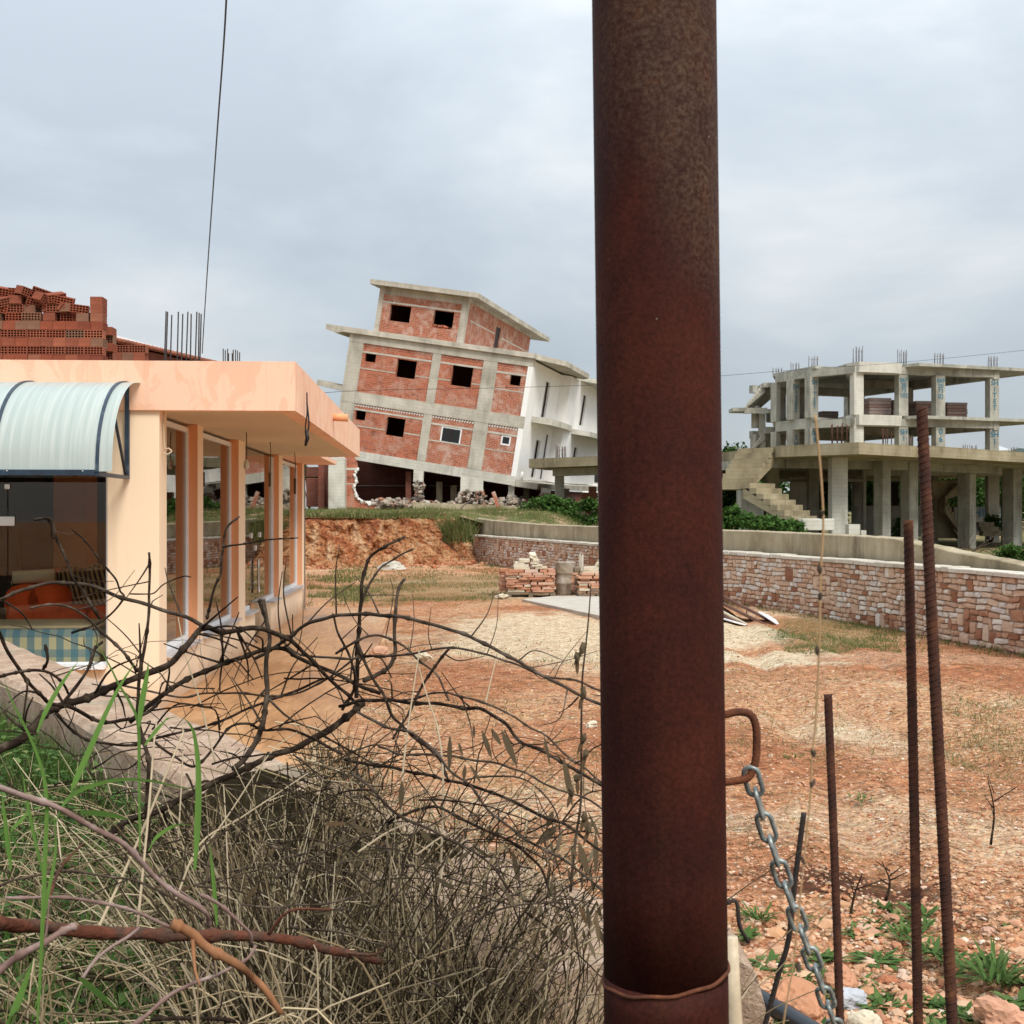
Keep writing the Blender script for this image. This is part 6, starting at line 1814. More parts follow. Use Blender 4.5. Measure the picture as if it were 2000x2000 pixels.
# yard grass: sparse seedlings and denser strips
mb = MB()
def yardgrass(n, pxa, pxb, pya, pyb, h0, h1, w=.012):
    for k in range(n):
        px, py = rng.uniform(pxa, pxb), rng.uniform(pya, pyb); p = gp(px, py)
        if noise.noise(Vector((p.x * .9, p.y * .5, 4))) < -.05: continue
        kk = p.y / 14
        blade(mb, (p.x, p.y, yard_z(p.x, p.y) - .01), rng.uniform(h0, h1), (rng.uniform(-.06, .06), rng.uniform(-.05, .05), 0), w * max(.6, kk), 2)
yardgrass(15000, 600, 990, 1082, 1175, .03, .12, .006)
yardgrass(3000, 600, 720, 1105, 1180, .05, .20, .006)
yardgrass(6500, 1520, 1760, 1205, 1285, .03, .10, .006)
yardgrass(2600, 1500, 2000, 1195, 1290, .03, .10, .008)
yardgrass(1800, 1820, 2010, 1370, 1520, .03, .11, .006)
yardgrass(2600, 1420, 2000, 1240, 1480, .02, .08, .008)
yardgrass(2600, 640, 1180, 1250, 1560, .03, .10, .008)
yardgrass(1200, 1430, 2000, 1450, 1800, .02, .07, .008)
for k in range(420):   # along the foot of the stone wall
    p, t_, n_ = wpt(rng.uniform(6, 26)); q = p + n_ * rng.uniform(.06, .35)
    for r_ in range(4): blade(mb, (q.x + rng.uniform(-.05, .05), q.y + rng.uniform(-.05, .05), -.01), rng.uniform(.04, .13), (rng.uniform(-.05, .05), rng.uniform(-.05, .05), 0), .012, 2)
o = mb.build('yard_grass', M['grass_mix']); tag(o, 'sparse short grass sprouting through the gravel yard', 'grass', kind='stuff')

mb = MB()
for k in range(5200):
    px, py = rng.uniform(640, 2060), 1215 + 720 * rng.random() ** .7; p = gp(px, py)
    if noise.noise(Vector((p.x * .8, p.y * .6, 14))) < -.12: continue
    a = rng.uniform(0, 3.14); L_ = rng.uniform(.02, .09) * (1 + .5 * (p.y > 11)); z = yard_z(p.x, p.y) + .006
    dv = Vector((math.cos(a), math.sin(a), rng.uniform(-.1, .25))) * L_
    q = Vector((p.x, p.y, z)); stalk(mb, [q - dv * .5, q + Vector((rng.uniform(-.01, .01), 0, .01)), q + dv * .5], .0018 * max(1, p.y / 9), .0012, 3)
o = mb.build('plant_litter', M['dry_leaf']); tag(o, 'dark bits of dead stalks scattered over the gravel', 'litter', kind='stuff')
# gravel: loose pebbles, larger near the pole
mb = MB()
for k in range(24000):
    px, py = rng.uniform(600, 2080), 1240 + 800 * rng.random() ** .62
    p = gp(px, py)
    if (p - N0).dot(WN) > -.55 and p.y > 2.7 and px < 1500: continue
    s_ = rng.choice((.005, .006, .008, .010, .014)) * (1 + .3 * (py > 1750) + .3 * (p.y > 12))
    if py > 1780 and rng.random() < .06: s_ *= 2.2
    mb.rock((p.x, p.y, yard_z(p.x, p.y) + s_ * .15), s_ * rng.uniform(.8, 1.5), s_, s_ * rng.uniform(.5, .8), seed=k % 97)
o = mb.build('gravel', M['gravel']); tag(o, 'loose pink and beige gravel over the yard', 'gravel', kind='stuff')
# soil crumbs and clods at the bank foot
mb = MB()
for k in range(900):
    s = rng.uniform(1, BLEN * .5); p, t_, n_ = bpt(s); q = p + n_ * (abs(rng.gauss(0, .9)) + .1)
    s_ = .025 + .11 * rng.random() ** 2.5
    if noise.noise(Vector((s * .8, 0, 3))) < -.1 and rng.random() < .7: continue
    mb.rock((q.x, q.y, .10 + s_ * .3), s_, s_, s_ * .7)
M['clod'] = stonemat('red_clod', [(0, (.26, .085, .04)), (.5, (.40, .17, .085)), (.8, (.50, .29, .17)), (1, (.20, .07, .035))])
o = mb.build('bank_rubble', M['clod']); tag(o, 'red clods fallen along the foot of the cut bank', 'rubble', kind='stuff')
# bigger rocks in front
for lab, px, py, s_, m_ in (('large orange-pink boulder at the bottom, behind the lower chain', 1560, 1985, .21, 'rock'), ('pale pink boulder left of the mid-height bar', 1640, 1925, .13, 'rock'), ('jagged grey-white rock behind the mid-height bar', 1660, 1962, .10, 'rock_grey'), ('pale flat stone at the bottom edge right of the chain', 1690, 2014, .12, 'flag_pale'), ('rounded pink stone left of the ribbed bar', 1770, 1958, .075, 'rock'), ('red-orange rock right of the tallest bar', 1872, 1850, .07, 'rock'), ('pink stone lying farther right of the tallest bar', 1930, 1832, .085, 'flag_pink'), ('broad pink stone at the bottom right corner', 1960, 2008, .17, 'flag_pink'), ('small orange rock among weeds under the mid-height bar', 1735, 1925, .07, 'rock'), ('small round pink stone in the red hollow', 1752, 1850, .04, 'flag_pink'), ('red rock left of the chain on the gravel', 1523, 1795, .055, 'rock')):
    p = gp(px, py); s_ *= .62; o = MB().rock((p.x, p.y, s_ * .25), s_ * 1.15, s_ * .85, s_ * .72, seed=len(lab) * 7, sub=2).build('rock', M[m_]); tag(o, lab, 'rock')
# weeds between the rocks
def weed(lab, px, py, n, L, w, upr, m_='weed'):
    p = gp(px, py)
    t = thing('weed', lab, 'weed', (p.x, p.y, 0), 0, 'green weeds on the rubble by the pole')
    n = int(n * 1.7); L *= .68; w *= .55
    for k in range(n):
        a = rng.uniform(0, 6.28); e_ = rng.uniform(.25, 1.0) * upr
        d = Vector((math.cos(a), math.sin(a) * .8, e_))
        mb = MB(); b0 = Vector((p.x, p.y, .01)) + Vector((math.cos(a), math.sin(a), 0)) * L * .15
        leaf(mb, b0 + Vector((rng.uniform(-.04, .04), rng.uniform(-.05, .05), 0)), d + Vector((.35, 0, 0)) * math.sin(px), (0, 0, 1), L * rng.uniform(.35, 1.35), w * rng.uniform(.6, 1.3), 0, rng.uniform(.1, .6))
        if rng.random() < .5:
            leaf(mb, b0 + d.normalized() * L * .4, d + Vector((rng.uniform(-.6, .6), rng.uniform(-.6, .6), 0)), (0, 0, 1), L * .5, w * .7, 0, .3)
        mb.build('leaf', M[m_], t)
weed('round-leaved weed low beside the right edge of the pole', 1462, 1835, 16, .10, .05, .8)
weed('feathery green weed tuft right of the pole, above the round-leaved one', 1478, 1800, 22, .13, .022, 1.2)
weed('green weed behind the chain near the concrete stub', 1500, 1890, 14, .12, .06, .7)
weed('green weed at the left of the mid-height bar', 1605, 1880, 14, .12, .05, .9)
weed('pointed-leaf weed right of the mid-height bar', 1668, 1830, 14, .13, .04, 1.0)
weed('trailing weed in the middle between the bars', 1715, 1880, 20, .14, .05, .6)
weed('light green weed at the bottom between the bars', 1722, 1975, 16, .13, .055, .7)
weed('weed in front of the ribbed bar by the red hollow', 1772, 1840, 14, .14, .035, 1.3)
weed('weed between the ribbed bar and the tallest bar', 1822, 1870, 18, .15, .035, 1.2)
weed('spiky grey-green weed right of the tallest bar', 1940, 1925, 30, .24, .028, 1.6)
weed('broad-leaved weed in the bottom right corner', 1985, 1975, 18, .16, .07, .7)
weed('dark patch of low weed right of the tallest bar, farther back', 1945, 1812, 20, .12, .05, .4)
weed('single dark leaf weed left of the mid-height bar', 1600, 1802, 3, .17, .04, .6)
weed('small weed in the gravel left of the ribbed bar', 1680, 1565, 12, .11, .02, 1.0)
weed('small weed in the gravel right of the chain top', 1545, 1482, 10, .12, .02, .9)
mb = MB()
for k in range(1100):
    px, py = rng.uniform(1430, 2050), rng.uniform(1770, 2040); p = gp(px, py)
    if noise.noise(Vector((p.x * 2.2, p.y * 2.2, 8))) < .05: continue
    for r_ in range(4):
        a = rng.uniform(0, 6.28); leaf(mb, (p.x, p.y, .0), (math.cos(a), math.sin(a), rng.uniform(.3, 1)), (0, 0, 1), rng.uniform(.03, .08), .02)
o = mb.build('ground_cover', M['weed']); tag(o, 'small green seedlings scattered over the rubble', 'weeds', kind='stuff')
for lab, px, py, h in (('little dead twig sprouting above the red hollow', 1660, 1795, .22), ('thin dry sprig standing in the gravel on the right', 1935, 1650, .40), ('small dry sprig between the bars', 1730, 1760, .2)):
    p = gp(px, py); mb = MB()
    t = thing('dry_sprig', lab, 'twig', p)
    MB().tube(catmull([p, p + Vector((.02, 0, h * .5)), p + Vector((.06 if px < 1700 else -.02, 0, h))], 4), [.008 - .0007 * q for q in range(9)], 5).build('stem', M['wood_dark'], t)
    for k in range(4): MB().tube([p + Vector((.02, 0, h * (.4 + .12 * k))), p + Vector((.02 + rng.uniform(-.12, .16), 0, h * (.6 + .14 * k)))], [.004, .002], 4).build('twig', M['wood_dark'], t)

# ------------------------------------------------------------------ foreground tangle
def st_of(x, y): v = Vector((x, y, 0)) - N0; return v.dot(WD), v.dot(WN)
def onmound(px, d):
    x = at(px, 0, d).x; s, t_ = st_of(x, d)
    return (x, d, mound_z(s, t_)) if t_ > .02 else None
# low green growth, mostly on the left
mb = MB()
for k in range(15000):
    px = rng.uniform(-80, 1170); d = rng.uniform(2.1, 7.6)
    if px > 520 and rng.random() < .62: continue
    q = onmound(px, d)
    if not q: continue
    hh = rng.uniform(.06, .26) * (1.0 if px < 520 else .8)
    blade(mb, (q[0], q[1], q[2] - .01), hh, (rng.gauss(0, .07), rng.gauss(0, .07), 0), rng.uniform(.003, .007), 3, .5)
for k in range(2600):   # taller growth against the wall on the left
    q = lw(rng.uniform(-2.5, 3.2), rng.uniform(.03, .35), 0); s_, t_ = st_of(q.x, q.y)
    blade(mb, (q.x, q.y, mound_z(s_, t_) - .01), rng.uniform(.08, .30), (rng.gauss(0, .06), rng.gauss(0, .06), 0), rng.uniform(.004, .009), 3, .5)
o = mb.build('verge_grass', M['grass']); tag(o, 'low green grass under the dead branches', 'grass', kind='stuff')
mb = MB()
for k in range(1500):
    px = rng.uniform(-60, 480) if rng.random() < .88 else rng.uniform(900, 1150); d = rng.uniform(2.6, 7.4); q = onmound(px, d)
    if not q: continue
    hh = rng.uniform(.03, .26)
    for r_ in range(7):
        a = rng.uniform(0, 6.28); leaf(mb, (q[0] + rng.uniform(-.04, .04), q[1], q[2] + hh * rng.random()), (math.cos(a), math.sin(a), rng.uniform(-.1, .6)), (0, 0, 1), rng.uniform(.03, .07), rng.uniform(.012, .028), 0, .3)
o = mb.build('verge_weeds', M['weed']); tag(o, 'leafy green weeds along the low wall', 'weeds', kind='stuff')
# dry straw stems, thousands, leaning every way; on the right they spill over the low wall
def straw_base(px, d):
    x = at(px, 0, d).x; s_, t_ = st_of(x, d)
    if t_ > .02: return (x, d, mound_z(s_, t_))
    if px > 600 and t_ > -.62 and s_ < 6.1: return (x, d, .92)
    return None
mb = MB()
for k in range(5000):
    px = rng.uniform(-60, 1150); d = 2.0 + 3.4 * rng.random() ** .8
    if px < 430 and rng.random() < .62: continue
    q = straw_base(px, d)
    if not q: continue
    hh = rng.uniform(.12, .46) if px > 420 else rng.uniform(.08, .32)
    if q[2] > .9:
        if px > 720 and rng.random() < .6: continue
        hh *= .55 if px < 720 else .32
    if px > 950: hh *= .8
    a = rng.uniform(0, 6.28); ln = rng.uniform(.08, .65) * hh
    tip = Vector((math.cos(a) * ln, math.sin(a) * ln * .6, hh))
    b0 = Vector(q); mid = b0 + tip * .5 + Vector((rng.gauss(0, .025), 0, rng.uniform(.0, .04)))
    stalk(mb, [b0, mid, b0 + tip], rng.uniform(.0014, .0034), .0010, 5)
for k in range(2100):   # the thick stand in front of the wall, towards the pole
    px = rng.uniform(480, 1168); d = rng.uniform(2.35, 3.8); q = onmound(px, d)
    if not q: continue
    top = 1560 + max(0, px - 560) * .36 + rng.uniform(-60, 420)
    hh = (EYE - (top - CY) / F * d) - q[2]
    if hh < .08: continue
    a = rng.uniform(0, 6.28); ln = rng.uniform(.1, 1.15) * hh
    tip = Vector((math.cos(a) * ln, math.sin(a) * ln * .4, hh)); b0 = Vector(q)
    stalk(mb, catmull([b0, b0 + tip * .35 + Vector((rng.gauss(0, .03), 0, .02)), b0 + tip * .72 + Vector((rng.gauss(0, .02), 0, rng.uniform(.0, .05))), b0 + tip], 2), rng.uniform(.0011, .0028), .0009, 5)
o = mb.build('dry_stems', M['straw']); tag(o, 'tangled mass of dry straw-coloured stems in front', 'dry grass', kind='stuff')
# dark litter heap added over the low wall to give shade between stems
mb = MB(); ni, nj = 60, 22
for i in range(ni + 1):
    s_ = 3.75 + 1.45 * i / ni
    for j in range(nj + 1):
        u = j / nj; t_ = .35 - .92 * u
        e_ = min(1, i / 9) * min(1, (ni - i) / 4)
        z = (.70 + .30 * math.sin(math.pi * min(1, u * 1.02)) ** .6 * e_ if 0 < j < nj else .45) + .07 * noise.noise(Vector((s_ * 4, t_ * 4, 3))) + .05 * noise.noise(Vector((s_ * 11, t_ * 11, 5)))
        q = lw(s_, t_, z); mb.v.append(tuple(q))
mb.f = [(i * (nj + 1) + j, (i + 1) * (nj + 1) + j, (i + 1) * (nj + 1) + j + 1, i * (nj + 1) + j + 1) for i in range(ni) for j in range(nj)]
mb.m = [0] * len(mb.f); mb.sm = [True] * len(mb.f)
tag(mb.build('shade_litter', M['mound']), 'dark litter heap added over the end of the low wall for shade between stems', 'dry grass', kind='stuff')
# fallen, nearly lying stems that knit the mass together
mb = MB()
for k in range(800):
    px = rng.uniform(-60, 1150); d = 1.9 + 2.8 * rng.random(); q = straw_base(px, d)
    if not q or (q[2] > .9 and px > 720): continue
    z = q[2] + rng.uniform(.02, .26) * (1 if px < 900 else .7); L_ = rng.uniform(.15, .5); a = rng.uniform(-.7, .7)
    c = Vector((q[0], q[1], z)); dv = Vector((math.cos(a), rng.uniform(-.5, .5), math.sin(a) * .8)) * L_
    stalk(mb, [c - dv * .5, c + Vector((0, 0, rng.uniform(-.02, .05))), c + dv * .5], rng.uniform(.0014, .0036), .001, 5)
o = mb.build('fallen_stems', M['straw']); tag(o, 'thin grey fallen stems lying in the straw', 'dry grass', kind='stuff')

Z5 = lambda x, y: (x / 2.76, 1100 + y / 2.76)
ZR = lambda x, y: (700 + x / 3.864, 1250 + y / 3.864)
Z4 = lambda x, y: (560 + x / 3.02, 900 + y / 3.02)
ZB = lambda x, y: (x / 1.61, 1500 + y / 1.61)
Z6 = lambda x, y: (x / 2.76, 1300 + y / 2.76)
def branch(root, pts, zf, d0, d1, w0, w1, m_, twigs=0, name='branch', twl=.16, knots=True):
    n_ = len(pts)
    P = [at(*zf(x, y), d0 + (d1 - d0) * i / (n_ - 1) + .03 * noise.noise(Vector((x * .01, y * .01, i)))) for i, (x, y) in enumerate(pts)]
    C = catmull(P, 7)
    m = len(C)
    rad_ = []
    for i, p in enumerate(C):
        w = .80 * (w0 + (w1 - w0) * i / (m - 1)) / 2 / F * p.y
        if knots: w *= 1 + .16 * noise.noise(p * 38) + (.5 if (i % 5 == 2 and rng.random() < .5) else 0)
        rad_.append(w)
    C = [p + Vector((noise.noise(p * 14), 0, noise.noise(p * 14 + Vector((5, 5, 5))))) * .006 for p in C]
    o_ = MB().tube(C, rad_, 7).build(name, M[m_], root)
    for k in range(twigs):
        i = rng.randint(2, m - 2); p = C[i]; t_ = (C[i + 1] - C[i - 1]).normalized()
        sd = Vector((rng.gauss(0, 1), rng.gauss(0, .6), rng.gauss(.3, 1))); sd = (sd - t_ * sd.dot(t_)).normalized()
        dv = (t_ * rng.uniform(.1, .9) * rng.choice((1, 1, -1)) + sd).normalized(); L_ = twl * rng.uniform(.35, 1.2)
        q1 = p + dv * L_ * .5 + Vector((0, 0, rng.uniform(-.02, .02))); q2 = p + dv * L_ + Vector((rng.uniform(-.03, .03), 0, rng.uniform(-.04, .02)))
        r_ = min(rad_[i] * .55, .0035)
        MB().tube(catmull([p, q1, q2], 4), [r_ * (1 - .07 * q) for q in range(9)], 5).build('twig', M[m_], o_)
    return o_
base_a = lw(4.0, .5, .65)
sa = thing('dead_shrub', 'dark dead shrub arching across the front left, before the shop', 'shrub', base_a)
branch(sa, [(-60, 250), (0, 205), (100, 150), (250, 108), (360, 100), (480, 120), (660, 185), (820, 235), (1000, 290), (1110, 345)], Z5, 2.9, 3.1, 8, 10, 'wood_grey', 4)
branch(sa, [(-80, 1050), (0, 990), (120, 940), (220, 830), (310, 775), (430, 740), (560, 690), (760, 610), (900, 545), (1000, 450), (1100, 350), (1200, 370), (1330, 350), (1450, 370), (1560, 410), (1660, 500), (1740, 590), (1830, 680), (1932, 770)], Z5, 2.7, 3.2, 22, 8, 'wood_dark', 16)
branch(sa, [(700, 850), (850, 740), (950, 660), (1080, 590), (1250, 530), (1400, 480), (1520, 460), (1600, 510), (1750, 570), (1932, 650), (2050, 700)], Z5, 3.0, 3.2, 13, 9, 'wood_dark', 10)
branch(sa, [(560, 1480), (700, 1390), (850, 1330), (1000, 1260), (1150, 1180), (1300, 1120), (1450, 1050), (1600, 990), (1750, 910), (1880, 820), (1960, 750)], Z5, 2.8, 3.3, 15, 16, 'wood_dark', 9)
branch(sa, [(-20, 340), (50, 490), (110, 590), (200, 690), (270, 760), (400, 785), (500, 840), (600, 855), (700, 840), (790, 800), (860, 750)], Z5, 2.6, 3.0, 9, 9, 'wood_dark', 4)
branch(sa, [(805, -60), (808, 160), (800, 300), (780, 450), (760, 600), (745, 800), (770, 960), (800, 1100), (800, 1300), (800, 1560)], Z5, 2.7, 2.6, 6, 12, 'wood_dark', 5)
branch(sa, [(160, 240), (270, 220), (380, 250), (470, 300), (560, 380), (660, 480), (740, 580)], Z5, 2.5, 2.7, 5, 8, 'wood_grey', 2)
branch(sa, [(380, -190), (460, -120), (550, 0), (620, 80), (650, 150), (665, 190), (600, 270), (500, 330), (380, 380)], Z5, 3.0, 3.0, 4, 6, 'wood_dark', 1)
branch(sa, [(180, -230), (270, -235), (300, -150), (330, -70), (365, 0), (400, 90), (460, 160), (500, 230), (540, 300)], Z5, 2.9, 2.9, 6, 7, 'wood_dark', 3)
branch(sa, [(1420, 190), (1440, 320), (1455, 450), (1430, 600), (1435, 720), (1420, 860), (1390, 950), (1320, 1060), (1250, 1110)], Z5, 3.1, 3.0, 9, 15, 'wood_grey', 4)
branch(sa, [(620, 650), (800, 690), (950, 715), (1150, 700), (1350, 710), (1550, 715), (1720, 650), (1932, 500)], Z5, 3.2, 3.2, 5, 5, 'wood_grey', 6)
branch(sa, [(280, 780), (400, 910), (500, 965), (700, 980), (900, 930), (1100, 880), (1300, 800), (1450, 740), (1600, 690), (1750, 620)], Z5, 3.0, 3.2, 7, 6, 'wood_dark', 6)
branch(sa, [(690, 160), (770, 160), (830, 155), (890, 110), (980, 80), (1030, 85)], Z5, 2.75, 2.7, 4, 3, 'wood_dark', 0)
branch(sa, [(1120, 300), (1130, 260), (1160, 130), (1190, 50), (1195, -30), (1205, -120), (1230, -200), (1290, -250)], Z5, 3.1, 3.2, 7, 5, 'wood_dark', 0)
branch(sa, [(1195, -85), (1260, -100), (1340, -110), (1420, -125), (1520, -130), (1610, -140)], Z5, 3.15, 3.1, 5, 3, 'wood_dark', 0)
branch(sa, [(0, 610), (90, 590), (180, 575), (270, 590), (340, 640), (370, 700)], Z5, 2.5, 2.6, 8, 6, 'wood_dark', 2)
branch(sa, [(230, 570), (250, 510), (240, 430)], Z5, 2.55, 2.55, 8, 7, 'wood_dark', 0)
branch(sa, [(340, 750), (420, 660), (480, 560), (510, 460), (540, 430)], Z5, 2.6, 2.7, 9, 7, 'wood_dark', 1)
branch(sa, [(820, 900), (960, 760), (1130, 780), (1170, 830), (1180, 900)], Z5, 3.0, 3.0, 5, 4, 'wood_dark', 3)
branch(sa, [(800, 930), (930, 1040), (1050, 1090), (1150, 1000), (1230, 880), (1330, 860), (1420, 900), (1550, 900), (1700, 960), (1850, 1030)], Z5, 3.0, 3.1, 6, 7, 'wood_dark', 5)
branch(sa, [(850, 760), (870, 650), (930, 640), (1050, 680), (1160, 680)], Z5, 2.9, 2.9, 4, 3, 'wood_dark', 3)
branch(sa, [(1190, 390), (1200, 470), (1195, 560), (1190, 700)], Z5, 3.1, 3.1, 6, 4, 'wood_grey', 1)
branch(sa, [(1410, 200), (1400, 200), (1430, 300), (1450, 380)], Z5, 3.1, 3.1, 8, 7, 'wood_dark', 0)
# the right part: long whips drooping to the pole, with narrow dry leaves
sb = thing('dead_shrub', 'dead shrub of long drooping whips with narrow dry leaves beside the pole', 'shrub', lw(5.2, .3, .65))
branch(sb, [(-190, 1170), (-60, 1090), (0, 1050), (100, 980), (250, 920), (420, 905), (600, 915), (750, 935), (900, 980), (1060, 1030), (1250, 1120), (1450, 1230), (1650, 1340), (1860, 1440), (1960, 1490)], Z4, 3.2, 2.6, 9, 8, 'wood_grey', 9)
branch(sb, [(-60, 1010), (60, 1130), (200, 1160), (500, 1160), (750, 1130), (930, 1100), (1100, 1120), (1300, 1180), (1500, 1260), (1700, 1300), (1880, 1360)], Z4, 3.3, 2.7, 6, 5, 'wood_grey', 8)
branch(sb, [(410, 1400), (415, 1150), (425, 950), (440, 780), (460, 640), (500, 560), (580, 500), (690, 450)], Z4, 3.2, 3.3, 11, 6, 'wood_dark', 1)
branch(sb, [(430, 860), (480, 740), (540, 640), (620, 580), (740, 520)], Z4, 3.25, 3.3, 7, 4, 'wood_grey', 1)
branch(sb, [(460, 1300), (520, 1270), (590, 1230), (620, 1180), (640, 1050), (645, 850), (655, 750), (690, 690)], Z4, 3.1, 3.2, 12, 7, 'wood_grey', 0)
branch(sb, [(290, 1140), (400, 1060), (520, 1020), (600, 1040), (700, 1110), (850, 1230), (900, 1290), (960, 1420)], Z4, 3.2, 3.1, 6, 5, 'wood_grey', 3)
branch(sb, [(330, 1470), (400, 1330), (380, 1180), (300, 1010), (270, 900)], Z4, 3.2, 3.3, 8, 5, 'wood_dark', 2)
branch(sb, [(-140, 500), (0, 460), (300, 460), (600, 490), (800, 510), (950, 530), (1100, 620), (1200, 730), (1300, 800), (1450, 870), (1600, 950), (1860, 1110)], ZR, 3.1, 2.5, 9, 8, 'wood_dark', 9)
branch(sb, [(200, 470), (450, 430), (600, 405), (750, 420), (950, 490), (1200, 600), (1400, 710), (1550, 850), (1700, 960), (1860, 1090)], ZR, 3.0, 2.5, 5, 5, 'wood_grey', 6)
branch(sb, [(-100, 900), (0, 930), (200, 960), (400, 1000), (600, 1040), (750, 1070), (1000, 1150), (1200, 1230), (1400, 1330), (1600, 1430), (1860, 1600)], ZR, 2.9, 2.4, 8, 7, 'wood_dark', 8)
branch(sb, [(150, 800), (300, 850), (500, 870), (750, 890), (1000, 920), (1200, 990), (1400, 1080), (1700, 1190), (1860, 1290)], ZR, 2.8, 2.4, 6, 5, 'wood_grey', 5)
branch(sb, [(800, 1060), (950, 1040), (1200, 1040), (1350, 1120), (1500, 1300), (1520, 1500), (1400, 1720)], ZR, 2.7, 2.7, 5, 3, 'wood_grey', 4)
branch(sb, [(220, 1380), (320, 1330), (450, 1270), (600, 1260), (800, 1350), (1000, 1450), (1200, 1550), (1350, 1700), (1450, 1920)], ZR, 2.6, 2.5, 8, 6, 'wood_dark', 6)
branch(sb, [(700, 60), (640, 130), (560, 230), (500, 320), (440, 450), (350, 600), (260, 760)], ZR, 2.9, 2.8, 7, 6, 'wood_dark', 3)
branch(sb, [(0, 540), (200, 660), (400, 700), (560, 830), (700, 1000), (850, 1110), (1000, 1300), (1300, 1520), (1600, 1700), (1850, 1900)], ZR, 2.7, 2.4, 7, 6, 'wood_grey', 7)
branch(sb, [(-50, 1000), (100, 1120), (250, 1280), (400, 1380), (600, 1470), (800, 1560), (1000, 1700), (1150, 1900)], ZR, 2.5, 2.5, 7, 6, 'wood_grey', 7)
branch(sb, [(0, 40), (100, 300), (180, 420), (260, 560), (330, 640), (420, 720), (620, 900), (680, 1050)], ZR, 3.0, 2.8, 8, 6, 'wood_dark', 4)
branch(sb, [(1840, 790), (1760, 830), (1690, 900), (1640, 940)], ZR, 2.4, 2.5, 4, 3, 'wood_dark', 0)
branch(sb, [(1650, 430), (1580, 500), (1500, 560)], ZR, 2.5, 2.5, 5, 2, 'wood_dark', 0)
for (x0, y0), (x1, y1), w in (((930, 680), (1015, 905), 40), ((1080, 680), (1210, 968), 55), ((1000, 670), (1085, 800), 40), ((1545, 880), (1630, 1278), 52), ((1470, 1290), (1420, 1420), 50), ((1165, 1590), (1215, 1840), 45), ((690, 720), (690, 1010), 40), ((1400, 720), (1455, 960), 24), ((805, 940), (795, 1080), 30), ((840, 940), (930, 1085), 26), ((755, 770), (790, 880), 24), ((1660, 1530), (1750, 1790), 60), ((1500, 1400), (1340, 1560), 70), ((330, 1060), (320, 1300), 45), ((1700, 1290), (1730, 1460), 45), ((870, 640), (875, 750), 24), ((470, 1430), (560, 1540), 50), ((1790, 1450), (1800, 1800), 45)):
    p, q = at(*ZR(x0, y0), 2.5), at(*ZR(x1, y1), 2.5); L_ = (q - p).length
    mb = MB(); leaf(mb, p, q - p, (.25, -1, .2), L_, w / 3.864 / F * 2.5, 0, .1); mb.build('leaf', M['dry_leaf'], sb)
mb = MB()
for k in range(80):   # withered leaf litter caught low beside the pole
    px, py = rng.uniform(1040, 1176), rng.uniform(1640, 1960); p = at(px, py, rng.uniform(2.3, 2.9))
    leaf(mb, p, (rng.uniform(-.5, .5), rng.uniform(-.3, .3), rng.choice((-1, -1, 1))), (0, -1, .3), rng.uniform(.02, .07), rng.uniform(.003, .009), 0, .2)
for k in range(140):
    px, py = rng.uniform(300, 1060), rng.uniform(1600, 1980); p = at(px, py, rng.uniform(2.4, 3.3))
    leaf(mb, p, (rng.uniform(-1, 1), rng.uniform(-.3, .3), rng.uniform(-1, .3)), (0, -1, .3), rng.uniform(.03, .09), rng.uniform(.005, .010), 0, .2)
o = mb.build('withered_leaves', M['dry_leaf'], sb); o['kind'] = 'stuff'
# fine dead twigs woven through both shrubs
def twigmass(root, n, pxa, pxb, pya, pyb, d0, d1, m_, name, L0=.12, L1=.42):
    mb = MB()
    for k in range(n):
        px = rng.uniform(pxa, pxb); py = rng.uniform(pya, pyb) + max(0, (px - 700) * .35)
        p = at(px, py, rng.uniform(d0, d1)); a = rng.gauss(-.25, .75); L_ = rng.uniform(L0, L1) * rng.choice((1, 1, -1))
        dv = Vector((math.cos(a), rng.uniform(-.4, .4), math.sin(a) * .8)) * L_
        sag = rng.uniform(.0, .16) * abs(L_)
        pts = catmull([p, p + dv * .33 + Vector((0, 0, sag)), p + dv * .67 + Vector((0, 0, sag * .9)), p + dv], 3)
        w = rng.uniform(.0010, .0026)
        mb.tube([q + Vector((noise.noise(q * 25), 0, noise.noise(q * 25 + Vector((3, 3, 3))))) * .006 for q in pts], [w * (1 - .06 * i) for i in range(len(pts))], 5, cap=False)
        if rng.random() < .6:
            i = rng.randint(2, 6); q = pts[i]; b_ = a + rng.choice((-.8, .8)); mb.tube([q, q + Vector((math.cos(b_), 0, math.sin(b_))) * abs(L_) * .3], [w * .6, w * .3], 4, cap=False)
    o_ = mb.build(name, M[m_], root); o_['kind'] = 'stuff'
twigmass(sa, 30, 60, 560, 1280, 1560, 2.6, 3.4, 'wood_dark', 'fine_twigs')
twigmass(sb, 60, 420, 1100, 1450, 1680, 2.5, 3.3, 'wood_dark', 'fine_twigs', .1, .3)
twigmass(sb, 60, 420, 1100, 1520, 1720, 2.4, 3.2, 'wood_grey', 'grey_twigs', .1, .3)
twigmass(sb, 90, 300, 1100, 1620, 1900, 2.3, 2.9, 'wood_grey', 'grey_twigs', .1, .3)
